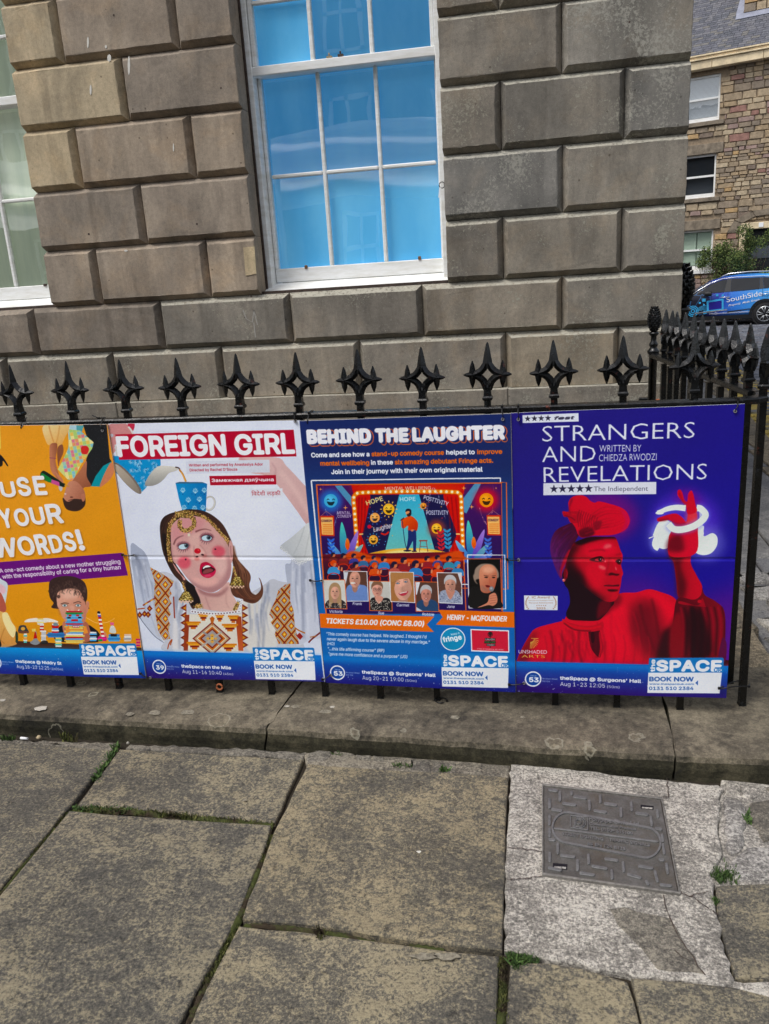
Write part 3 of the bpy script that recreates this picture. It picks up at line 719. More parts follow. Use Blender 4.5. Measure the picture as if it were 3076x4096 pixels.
    beads('330,110 420,95 520,105 640,140 740,200 840,300 920,390 985,460 1020,520', 42, 420)
    beads('300,110 360,140 430,120 500,110', 60, 120)
    beads('350,210 345,280 390,340 450,350 510,320 545,270 540,200 500,160', 56, 360)
    beads('340,150 430,160 520,150', 36, 90)
    E(474, 410, 18, 22, (220, 212, 190)); 
    for x, y in [(355, 365), (400, 380), (440, 385), (510, 370), (560, 310), (660, 190), (715, 225), (780, 280), (225, 360), (240, 290)]: E(x, y, 9, 9, (222, 158, 118))
    # earrings and lace
    for (cx, cy) in ((1140, 1060), (435, 1265)):
        beads([(cx-45, cy-200), (cx-30, cy-130), (cx-10, cy-80)], 26, 60)
        F([(cx-30, cy-70), (cx+30, cy-70), (cx+75, cy-10), (cx+95, cy+50), (cx-95, cy+55), (cx-75, cy-10)], (96, 76, 32))
        for _ in range(120):
            t = r.uniform(0, 1); E(cx + r.uniform(-1, 1)*(30+60*t), cy - 65 + 115*t, 7, 7, [(206, 176, 92), (236, 224, 150), (70, 52, 20), (150, 124, 56)][int(r.integers(4))])
        for i in range(9): E(cx - 88 + i*22, cy + 62 + (i % 2)*16, 12, 13, (222, 184, 158)); E(cx - 91 + i*22, cy + 58 + (i % 2)*16, 4, 4, (246, 226, 208))
    beads('570,1410 600,1390 650,1400', 60, 120); beads('1100,1460 1130,1400 1170,1350', 50, 120)
    for i in range(17):
        t = i/16; x = 520 + 640*t; y = 1470 + 30*math.sin(t*3.1); ring(x, y, 19, 10, (232, 232, 236)); E(x, y+2, 9, 9, (110, 70, 84))
    for i in range(5): ring(1170 + i*8, 1470 - i*38, 18, 10, (232, 232, 236))
    # title
    crop(*c2)
    Q('110,176 1399,142 1420,334 138,360', (186, 30, 56), grad=(200, 200, 1300, 300, (176, 28, 52)))
    T('FOREIGN', 132, 341, 918, 329, 150, (238, 240, 246), off=.030); T('GIRL', 978, 327, 1413, 316, 150, (238, 240, 246), off=.030)
    Q('622,370 1224,358 1228,450 626,460', (216, 221, 234)); 
    T('Written and performed by Anastasiya Ador', 644, 408, 1178, 400, 19, (176, 44, 62), off=.015); T("Directed by Rachel D'Souza", 650, 443, 992, 437, 19, (176, 44, 62), off=.015)
    Q('790,476 1272,468 1275,536 798,543', (176, 26, 50)); T('Замежная дзяўчына', 808, 520, 1258, 513, 25, (238, 240, 246), off=.03)
    Q('1086,570 1320,563 1322,632 1089,637', (222, 226, 236)); FACE[0] = None; T('िवदेशी लड़की', 1098, 617, 1308, 613, 25, (176, 44, 62), off=.005, cap=.62); FACE[0] = SANS
    footer(-1.188, '39', 'Radisson Hotel', 'EH1 1TH', 'theSpace on the Mile', 412, 'Aug 11-16 10:40', 325, '(45m)', 80, top=(34, 110, 206), low=(44, 26, 110))

# =============================================================== board 3: blue poster, comedy stage
def face_small(cx, cy, w, h, skin, hair, hs='short', smile=True, glasses=False, eyes=True):
    sh = tuple(int(k*.78) for k in skin); hi = tuple(min(255, int(k*1.12)) for k in skin)
    if hs == 'long': F([(cx-w*.62, cy+h*1.3), (cx-w*.68, cy-h*.1), (cx-w*.45, cy-h*.62), (cx, cy-h*.78), (cx+w*.45, cy-h*.62), (cx+w*.68, cy-h*.1), (cx+w*.68, cy+h*1.3), (cx+w*.3, cy+h*.9), (cx-w*.3, cy+h*.9)], hair)
    E(cx, cy+h*.55, w*.26, h*.35, sh); E(cx, cy, w*.5, h*.56, skin); E(cx+w*.18, cy+h*.1, w*.3, h*.42, sh, blur=7, a=.55); E(cx-w*.1, cy-h*.2, w*.25, h*.2, hi, blur=6, a=.6)
    if hs == 'short': F([(cx-w*.56, cy-h*.05), (cx-w*.58, cy-h*.4), (cx-w*.3, cy-h*.7), (cx+w*.2, cy-h*.72), (cx+w*.55, cy-h*.45), (cx+w*.55, cy-h*.05), (cx+w*.42, cy-h*.3), (cx, cy-h*.42), (cx-w*.4, cy-h*.3)], hair)
    if hs == 'long': F([(cx-w*.55, cy+h*.2), (cx-w*.5, cy-h*.4), (cx, cy-h*.75), (cx+w*.5, cy-h*.4), (cx+w*.55, cy+h*.2), (cx+w*.36, cy-h*.3), (cx, cy-h*.46), (cx-w*.36, cy-h*.3)], hair)
    if hs == 'sides':
        E(cx-w*.55, cy-h*.1, w*.1, h*.25, hair); E(cx+w*.55, cy-h*.1, w*.1, h*.25, hair)
    for sx in (-1, 1):
        if not eyes: continue
        E(cx+sx*w*.2, cy-h*.06, w*.09, h*.035, (50, 36, 34)); L([(cx+sx*w*.09, cy-h*.16), (cx+sx*w*.33, cy-h*.17)], max(2, h*.03), sh)
        if glasses: ring(cx+sx*w*.22, cy-h*.04, w*.17, 2.4, (60, 30, 40), ry=h*.12)
    L([(cx, cy-h*.05), (cx-w*.04, cy+h*.13), (cx+w*.05, cy+h*.14)], 2.6, sh)
    if smile: E(cx, cy+h*.29, w*.17, h*.045, (150, 60, 60)); E(cx, cy+h*.28, w*.12, h*.022, (230, 216, 210))
    else: E(cx, cy+h*.29, w*.14, h*.03, (160, 84, 80))

def smiley(x, y, r, col, glow=None, rays=0, rc=(250, 200, 80)):
    if glow: E(x, y, r*1.7, r*1.7, glow, blur=r*.6, a=.85)
    for i in range(rays):
        q = 2*math.pi*i/rays; L([(x + r*1.2*math.cos(q), y + r*1.2*math.sin(q)), (x + r*1.5*math.cos(q), y + r*1.5*math.sin(q))], r*.16, rc)
    E(x, y, r, r, col); E(x-r*.2, y-r*.3, r*.5, r*.4, tuple(min(255, k+34) for k in col), blur=r*.2, a=.7)
    dk = tuple(int(k*.25) for k in col)
    for s in (-1, 1): L([(x + s*r*.4 - r*.17, y-r*.1), (x + s*r*.4, y-r*.28), (x + s*r*.4 + r*.17, y-r*.1)], r*.11, dk)
    F([(x-r*.55, y+r*.12), (x, y+r*.2), (x+r*.55, y+r*.12), (x+r*.35, y+r*.58), (x, y+r*.7), (x-r*.35, y+r*.58)], dk)

def paint_laughter():
    crop(*c3); base = '-5,72 1560,22 1597,2080 188,2016'
    set_clip(base); B0 = K.clip; nav = (30, 44, 100)
    Q('-60,0 1640,0 1640,2200 -60,2200', nav, grad=(800, 380, 800, 1250, (38, 106, 184)))
    ORG = (230, 112, 44)
    # title: orange outlined shade behind heavy white slab letters
    words = (('BEHIND', 62, 247, 528, 238), ('THE', 563, 238, 802, 234), ('LAUGHTER', 835, 232, 1512, 215))
    for (s, xa, ya, xb, yb) in words:
        T(s, xa+14, ya+20, xb+24, yb+20, 120, ORG, off=.066, sp=1.06); T(s, xa+18, ya+14, xb+18, yb+14, 108, nav, off=.046, sp=1.06)
    for (s, xa, ya, xb, yb) in words:
        T(s, xa-4, ya+2, xb+4, yb+2, 108, (238, 240, 248), off=.052, sp=1.06)
    def row(parts, y0, x0, x1, y1, h):
        tot = sum(len(p[0]) for p in parts); 
        for (s, xa, xb, col) in parts:
            ya = y0 + (y1-y0)*(xa-x0)/(x1-x0); yb = y0 + (y1-y0)*(xb-x0)/(x1-x0); T(s, xa, ya, xb, yb, h, col, off=.032)
    W_ = (236, 240, 248)
    row([('Come and see how a', 88, 518, W_), ('stand-up comedy course', 532, 1065, ORG), ('helped to', 1080, 1292, W_), ('improve', 1308, 1494, ORG)], 347, 88, 1494, 322, 36)
    row([('mental wellbeing', 156, 516, ORG), ('in these', 528, 690, W_), ('six amazing debutant Fringe acts.', 702, 1428, ORG)], 408, 156, 1428, 388, 36)
    row([('Join in their journey with their own original material', 236, 1350, W_)], 470, 236, 1350, 454, 36)
    # frames
    L('88,516 1482,500', 9, W_, sm=False); L('88,516 158,1265', 10, W_, sm=False); L('1480,500 1492,1220', 8, W_, sm=False)
    # picture
    pic = '132,548 1480,538 1500,1280 1500,1345 205,1480'
    Q('122,544 1490,532 1500,1500 190,1500', ORG); L('1480,532 1524,532 1536,1315 1500,1315', 7, ORG, sm=False)
    set_clip('132,552 1486,540 1496,1500 200,1500'); 
    Q('120,530 1500,530 1510,1500 150,1500', (70, 18, 92), grad=(800, 560, 800, 1200, (34, 20, 86)))
    Q('380,540 1220,540 1210,620 400,620', (196, 30, 34)); E(800, 570, 420, 60, (226, 50, 30), blur=40, a=.8)
    # beams
    Q('262,554 312,552 440,700 420,760 380,700', (90, 190, 220), a=.75); Q('1290,542 1336,542 1230,760 1150,720', (90, 190, 220), a=.75)
    # stage interior
    Q('440,622 1180,620 1200,1200 430,1200', (24, 22, 70))
    Q('735,620 880,620 1010,1080 620,1080', (60, 176, 214), grad=(800, 620, 800, 1060, (110, 196, 190)))
    F('430,1085 620,1030 820,1015 1010,1030 1190,1085 1180,1160 820,1210 440,1160', (240, 190, 70), grad=(800, 1020, 800, 1180, (226, 120, 40)))
    E(815, 1062, 190, 36, (252, 236, 150), blur=12)
    # curtains
    for P_, sgn in (('420,640 520,622 500,760 470,890 455,910 480,980 510,1085 425,1100', 1), ('1060,622 1180,630 1190,1090 1095,1080 1130,980 1155,912 1120,800', -1)):
        F(P_, (206, 36, 34))
    for x in (440, 462, 486): L([(x, 640), (x-4, 800), (x-14, 900)], 7, (130, 16, 26), a=.8, blur=3); L([(x-8, 930), (x, 1000), (x+8, 1085)], 6, (130, 16, 26), a=.8, blur=3)
    for x in (1090, 1118, 1150): L([(x, 640), (x+16, 800), (x+20, 900)], 7, (130, 16, 26), a=.8, blur=3); L([(x+28, 930), (x+14, 1000), (x+10, 1085)], 6, (130, 16, 26), a=.8, blur=3)
    L('440,912 470,910', 10, (250, 200, 120)); L('1152,912 1186,912', 10, (250, 200, 120))
    # marquee arch with bulbs
    arch = '428,1100 418,900 405,720 400,650 420,615 480,604 800,598 1120,602 1176,614 1190,650 1194,760 1200,900 1206,1100'
    L(arch, 34, (214, 74, 26)); L(arch, 26, (240, 128, 30))
    P = smooth_open(pts(arch), 14); dd = np.concatenate([[0], np.cumsum(np.linalg.norm(np.diff(P, axis=0), axis=1))])
    for s in np.arange(10, dd[-1], 41):
        x, y = np.interp(s, dd, P[:, 0]), np.interp(s, dd, P[:, 1]); E(x, y, 14, 14, (255, 200, 90), blur=4, a=.8); E(x, y, 9, 9, (255, 248, 214))
    T('MENTAL WELLBENG', 630, 588, 968, 584, 24, (236, 214, 196), off=.012)
    smiley(232, 665, 50, (74, 176, 224), glow=(46, 120, 210)); smiley(1377, 662, 52, (246, 148, 40), glow=(220, 40, 50))
    T('STAND-UP', 175, 618, 285, 616, 20, (150, 200, 240), arc=14); T('COMEDY', 192, 735, 284, 732, 20, (150, 200, 240), arc=-6)
    T('STAND-UP', 1314, 612, 1432, 608, 20, (240, 160, 170), arc=14); T('COMEDY', 1326, 728, 1426, 724, 20, (244, 170, 170), arc=-6)
    T('MENTAL', 280, 764, 378, 763, 21, (220, 214, 236), off=.01); T('COMEDY', 282, 790, 386, 788, 21, (220, 214, 236), off=.01)
    T('HOPE', 498, 700, 620, 664, 34, (238, 226, 150), off=.02); T('HOPE', 740, 670, 856, 668, 30, (206, 240, 250), off=.01)
    T('POSTTIVITY', 912, 655, 1092, 706, 30, (222, 228, 250), off=.01); T('POSITIVITY', 934, 770, 1098, 770, 31, (222, 228, 250), off=.01); T('POSITIVITY', 936, 838, 1080, 832, 20, (200, 206, 240), arc=12)
    T('Laughter', 548, 895, 692, 862, 34, (240, 236, 240), it=.3, off=.01)
    smiley(658, 728, 42, (250, 190, 60), rays=12); smiley(556, 790, 36, (246, 170, 90), rays=10, rc=(60, 110, 200)); smiley(912, 705, 24, (240, 150, 60), rays=9, rc=(230, 90, 60))
    smiley(1010, 872, 38, (250, 184, 60), glow=(150, 60, 50)); smiley(545, 952, 34, (246, 176, 70), rays=12, rc=(60, 160, 210)); E(516, 856, 15, 15, (206, 36, 60)); L('600,905 632,914 660,894', 12, (214, 50, 40))
    r = np.random.default_rng(2)
    for _ in range(40): x, y = (r.uniform(500, 700), r.uniform(640, 1000)) if r.random() < .5 else (r.uniform(920, 1090), r.uniform(640, 1020)); E(x, y, 3.5, 3.5, [(240, 180, 60), (220, 60, 60), (90, 170, 230)][int(r.integers(3))])
    for (x, y, s) in [(157, 580, 14), (1210, 574, 20), (340, 716, 20), (1268, 712, 20), (1448, 574, 10)]: star(x, y, s, (250, 176, 90), k=.22, n=4)
    # hanging posters
    for x, y, s in ((158, 780, 'STAND-UP'), (1384, 776, 'COMEDY')):
        L([(x, y), (x+40, y-38), (x+92, y)], 3, (190, 130, 120), sm=False); Q([(x-6, y-4), (x+98, y-4), (x+102, y+146), (x, y+144)], (206, 60, 40)); Q([(x, y+8), (x+88, y+8), (x+92, y+136), (x+8, y+134)], (246, 190, 110))
        T('COMEDY', x+4, y+42, x+84, y+42, 18, (60, 30, 60), off=.03)
        for k in range(5): L([(x+14, y+62+k*15), (x+84, y+62+k*15)], 6, (226, 120, 50), sm=False)
    # plants
    def leaf(x, y, l, ang, w, c, c2=None):
        a_ = math.radians(ang); ux, uy = math.cos(a_), math.sin(a_)
        F([(x, y), (x + ux*l*.3 - uy*w, y + uy*l*.3 + ux*w), (x + ux*l*.7 - uy*w*.9, y + uy*l*.7 + ux*w*.9), (x + ux*l, y + uy*l), (x + ux*l*.7 + uy*w*.9, y + uy*l*.7 - ux*w*.9), (x + ux*l*.3 + uy*w, y + uy*l*.3 - ux*w)], c, grad=None if c2 is None else (x, y, x + ux*l, y + uy*l, c2))
    for x, y in ((340, 1140), (1270, 1130)):
        for ang, l, w, c, cc in ((-95, 320, 26, (40, 80, 180), (80, 210, 190)), (-70, 270, 22, (70, 60, 180), (170, 130, 220)), (-125, 210, 20, (40, 90, 190), (120, 190, 230)), (-50, 200, 20, (50, 100, 190), (130, 200, 190)), (-150, 170, 16, (30, 60, 160), (90, 160, 230)), (-28, 170, 16, (60, 70, 190), (140, 170, 230))): leaf(x, y, l, ang, w, c, cc)
        leaf(x+16, y-110, 90, -92, 16, (226, 80, 40), (236, 130, 60))
    for x, y, c in ((240, 1080, (60, 110, 220)), (1395, 1075, (70, 110, 210)), (1095, 1010, (60, 150, 200)), (1045, 1020, (200, 50, 60))):
        L([(x+10, y+30), (x, y-60), (x-8, y-130)], 4, c)
        for k in range(5): leaf(x-k*2, y+10-k*30, 38, -45, 8, c); leaf(x-k*2, y+10-k*30, 38, -135, 8, c)
    # performer, microphone stand, stool
    F('770,795 800,782 830,782 868,820 872,860 862,890 840,880 800,885 800,850 770,870 752,860 750,800 762,800', (226, 84, 36), grad=(780, 800, 870, 880, (190, 50, 30)))
    F('800,884 858,884 862,940 858,1036 838,1036 836,960 800,1030 788,1020 800,940', (30, 46, 110), sm=False); E(800, 752, 18, 26, (226, 150, 100)); F('780,748 788,728 812,726 824,740 822,772 806,782 800,765 812,750 800,742', (26, 22, 40))
    F('790,765 812,765 808,782 796,782', (40, 26, 30)); L('745,812 770,792', 8, (40, 30, 50)); L('757,815 775,960 792,1030', 5, (30, 36, 80)); E(795, 1034, 30, 7, (30, 30, 60)); E(846, 1038, 20, 6, (60, 30, 40)); E(830, 885, 10, 8, (214, 130, 90))
    Q('882,956 942,956 942,966 882,966', (150, 70, 60)); L('892,966 884,1042', 5, (130, 60, 60), sm=False); L('934,966 946,1042', 5, (130, 60, 60), sm=False); L('890,1004 940,1004', 4, (130, 60, 60), sm=False)
    # audience
    crop(*g3)
    Q('40,30 1235,10 1230,330 60,330', (110, 22, 36), grad=(600, 40, 600, 240, (40, 16, 50)))
    F('300,0 540,60 740,66 940,60 1180,0 1230,40 1230,80 900,105 740,112 500,105 250,70', (226, 84, 36), blur=8, a=.9)
    ppl = [(135, 35, 26, (110, 40, 40), 0), (222, 45, 30, (130, 40, 40), 0), (310, 45, 28, (60, 60, 140), 0), (390, 62, 30, (60, 110, 160), 0), (478, 62, 26, (50, 90, 140), 1), (562, 72, 34, (60, 130, 200), 0), (730, 85, 38, (140, 40, 50), 0), (925, 70, 32, (150, 40, 50), 0), (1012, 62, 30, (60, 70, 140), 0), (1108, 72, 34, (60, 140, 170), 0),
           (140, 110, 36, (70, 150, 210), 2), (325, 120, 34, (150, 60, 50), 0), (485, 125, 34, (220, 90, 50), 2), (650, 120, 36, (190, 90, 80), 0), (828, 115, 42, (60, 130, 200), 0), (1010, 130, 36, (220, 80, 50), 2), (1180, 120, 38, (60, 130, 190), 3)]
    for x, y, s, c, k in ppl:
        F([(x-s*1.3, y+s*2.4), (x-s*1.2, y+s*1.2), (x-s*.5, y+s*.75), (x+s*.5, y+s*.75), (x+s*1.2, y+s*1.2), (x+s*1.3, y+s*2.4)], c); E(x+4, y+s*.1, s*.55, s*.62, (214, 120, 80))
        h_ = [(26, 20, 50), (20, 30, 70), (226, 80, 40), (60, 140, 200)][k]
        F([(x-s*.7, y+s*.35), (x-s*.72, y-s*.4), (x-s*.1, y-s*.85), (x+s*.6, y-s*.6), (x+s*.5, y-s*.2), (x+s*.05, y-s*.1), (x-s*.15, y+s*.45)], h_)
        ring(x, y+s*3.2, s*1.45, 7, (206, 50, 30), ry=s*1.0)
    for x, y in ((180, 130), (205, 140), (510, 165), (535, 160), (770, 100), (880, 105), (960, 160)): L([(x, y+30), (x+4, y)], 14, (226, 140, 100))
    # lower part of the board
    K.clip = B0; crop(*c3); K.clip = B0; crop(*g3)
    BLU = (40, 104, 178)
    # six portraits in frames
    def port(q, fr, bg, paint):
        P = pts(q); c = P.mean(0); Q(P, fr); I = c + (P - c)*np.array([.935, .955]); old = K.clip; set_clip([tuple(k) for k in I], inherit=True); Q(I + (I-c)*.1, bg); paint(); K.clip = old
    O_ = (226, 112, 56); Wf = (232, 236, 242)
    def brickwall():
        for i in range(14): L([(200, 180+i*22), (1240, 180+i*22)], 2, (84, 54, 46), sm=False)
    def fFrank():
        brickwall(); Q('222,180 262,180 236,300 225,300', (206, 214, 226)); F('248,430 250,310 300,280 360,285 420,310 430,430', (110, 140, 200)); L('300,300 330,340 360,300', 5, (150, 174, 220), sm=False); face_small(318, 240, 92, 124, (214, 156, 136), (214, 156, 136), 'bald'); E(300, 272, 22, 8, (226, 222, 216)); Q('440,380 240,380 240,384 440,384', (90, 120, 180), a=.4)
    def fVic():
        F('70,490 80,430 130,400 180,400 240,440 246,490', (44, 40, 44)); face_small(150, 350, 76, 104, (222, 168, 146), (172, 140, 104), 'long', smile=False)
        for _ in range(46): E(r.uniform(70, 242), r.uniform(440, 488), 3, 3, (200, 190, 180))
    def fSue():
        face_small(505, 330, 84, 104, (220, 160, 142), (128, 92, 70), 'short', smile=False, glasses=True); F('445,505 450,410 490,395 520,440 556,400 610,410 624,505', (30, 28, 32)); F('485,396 520,446 556,400 530,380', (214, 152, 134))
        for _ in range(70): E(r.uniform(445, 622), r.uniform(410, 500), 3.4, 3.4, (214, 208, 196))
    def fCar():
        F('625,180 810,180 806,300 800,430 620,430', (176, 128, 84)); F('640,400 660,380 800,360 815,430 630,430', (190, 180, 172)); face_small(722, 305, 150, 200, (226, 170, 150), (172, 118, 72), 'long', eyes=False); 
        F('628,190 800,185 806,250 770,235 700,240 640,262 625,250', (180, 128, 80)); [(E(x, y, 17, 7, (60, 40, 40)), E(x, y, 12, 5, (214, 220, 224)), E(x, y, 6, 6, (60, 110, 140)), L([(x-20, y-14), (x, y-20), (x+20, y-15)], 4, (120, 78, 56))) for x, y in ((678, 274), (744, 262))]; F('685,358 722,352 765,340 750,368 722,380 700,376', (190, 60, 80)); L('692,360 755,346', 6, (240, 236, 232))
    def fRob():
        brickwall(); Q('825,265 865,265 838,370 825,370', (216, 222, 232)); F('830,515 840,440 890,410 960,410 1010,440 1018,515', (40, 70, 110)); Q('828,470 890,510 828,515', (200, 210, 226)); face_small(915, 370, 84, 112, (206, 140, 124), (186, 186, 190), 'short')
    def fJane():
        brickwall(); Q('1180,190 1215,190 1215,300', (210, 218, 230)); F('1024,440 1030,360 1070,330 1160,330 1200,370 1214,440', (150, 160, 184)); 
        for _ in range(90): E(r.uniform(1026, 1210), r.uniform(345, 438), 3.6, 2.4, [(70, 80, 110), (214, 220, 230)][int(r.integers(2))])
        face_small(1118, 290, 88, 118, (206, 150, 130), (190, 192, 196), 'short'); F('1080,330 1118,410 1160,335 1120,350', (196, 136, 118))
    port('222,168 422,172 434,427 240,428', Wf, (92, 60, 50), fFrank); port('42,243 236,243 254,494 62,490', O_, (212, 212, 206), fVic)
    port('432,252 626,256 634,510 440,506', O_, (202, 202, 196), fSue); port('820,258 1013,262 1026,515 828,512', O_, (86, 58, 50), fRob)
    port('606,176 812,180 824,440 616,430', Wf, (196, 170, 140), fCar); port('1004,182 1214,184 1222,448 1020,440', Wf, (96, 64, 54), fJane)
    # the seventh, larger portrait
    L('1262,36 1576,36 1584,486 1276,480 1262,36', 9, Wf, sm=False); Q('1272,74 1534,72 1548,476 1284,474', (10, 10, 12)); L('1232,70 1542,68 1552,505', 8, O_, sm=False); L('1232,70 1250,500', 8, O_, sm=False)
    L('1212,282 1268,282', 8, Wf, sm=False); L('1212,314 1268,314', 6, O_, sm=False)
    F('1286,474 1290,320 1340,300 1420,345 1500,340 1530,400 1546,476', (20, 20, 22)); F('1320,190 1330,150 1370,115 1430,108 1480,120 1520,170 1525,220 1500,230 1340,240 1350,280 1325,260 1310,215', (150, 130, 116), blur=5)
    F('1370,150 1410,118 1460,118 1500,150 1512,210 1500,280 1480,330 1430,355 1380,340 1366,280 1360,210', (214, 140, 110), grad=(1380, 200, 1510, 300, (176, 92, 70))); E(1440, 160, 50, 30, (236, 176, 146), blur=14, a=.8)
    E(1420, 222, 16, 6, (40, 26, 24)); E(1482, 224, 14, 6, (40, 26, 24)); L('1400,206 1440,212', 6, (110, 70, 60)); L('1466,212 1500,206', 6, (110, 70, 60)); F('1448,220 1466,270 1440,276', (190, 106, 82)); F('1415,288 1448,290 1450,304 1424,306', (110, 30, 34)); F('1380,290 1420,310 1440,340 1400,340 1376,320', (150, 110, 96), a=.6, blur=6)
    L('1468,330 1510,430 1530,474', 18, (24, 24, 26)); E(1465, 320, 20, 22, (120, 124, 130)); E(1462, 314, 10, 10, (176, 180, 186), blur=3)
    F('1448,370 1490,352 1510,380 1512,430 1480,460 1440,455 1380,470 1350,474 1420,440 1440,410', (206, 134, 108)); 
    for k in range(4): L([(1450, 380+k*20), (1506, 372+k*20)], 4, (160, 90, 70), a=.8)
    # names
    NC = (226, 234, 246)
    for s, xa, ya, xb in (('Victoria', 104, 524, 214), ('Frank', 298, 457, 380), ('Sue', 512, 535, 564), ('Carmel', 668, 468, 774), ('Robbie', 882, 546, 984), ('Jane', 1090, 480, 1156)): T(s, xa, ya, xb, ya+2, 24, NC, off=.02, it=.2)
    crop(*c3)
    footer(-.594, '53', 'Nicolson Street', 'EH8 9DW', "theSpace @ Surgeons' Hall", 562, 'Aug 20-21 19:00', 312, '(50m)', 84, top=(34, 104, 190), low=(34, 30, 120))
    crop(*c4)
    Q('145,558 992,578 938,638 990,692 153,664', ORG); Q('1022,528 1582,542 1585,656 1005,638 1055,583', ORG)
    T('TICKETS £10.00 (CONC £8.00)', 198, 632, 920, 652, 40, W_, off=.03, it=.22); T('HENRY - MC/FOUNDER', 1086, 602, 1530, 613, 40, W_, off=.025, it=.2)
    NC = (222, 232, 246)
    T("\"This comedy course has helped. We laughed. I thought i'd", 198, 720, 938, 740, 24, NC, off=.018, it=.2); T('never again laugh due to the severe abuse in my marriage."', 200, 757, 962, 780, 24, NC, off=.018, it=.2)
    T('(HO)', 203, 792, 258, 793, 22, NC, off=.018, it=.2); T('"...this life affirming course" (RP)', 208, 830, 625, 842, 23, NC, off=.018, it=.2); T('"gave me more confidence and a purpose" (JG)', 212, 867, 795, 887, 23, NC, off=.018, it=.2)
    E(1131, 745, 92, 86, W_); E(1131, 745, 85, 79, (24, 140, 190)); T('keep it', 1118, 718, 1182, 706, 17, W_, off=.02); T('fringe', 1060, 770, 1200, 746, 40, W_, off=.035, sp=1.05)
    Q('1260,668 1544,676 1546,840 1266,832', W_); Q('1268,676 1536,684 1539,832 1273,824', (206, 50, 70))
    E(1406, 702, 12, 16, (30, 24, 28)); ring(1406, 706, 17, 4, (30, 24, 28)); L('1406,718 1406,806', 5, (30, 24, 28), sm=False)
    Q('1366,734 1444,735 1444,752 1366,751', (26, 22, 26)); T('LAUGH', 1372, 749, 1438, 750, 13, W_, off=.02); Q('1362,755 1446,756 1446,774 1362,773', (26, 22, 26)); T('FOR LIFE', 1366, 770, 1442, 771, 12, (60, 190, 90), off=.02)
    Q('1378,777 1444,778 1444,793 1378,792', (26, 22, 26)); T('COMEDY', 1382, 790, 1440, 791, 11, W_, off=.02); T('STAND UP FOR MENTAL WELLBEING', 1308, 818, 1504, 824, 9, W_, off=.01)
    crop(*c3); K.clip = B0

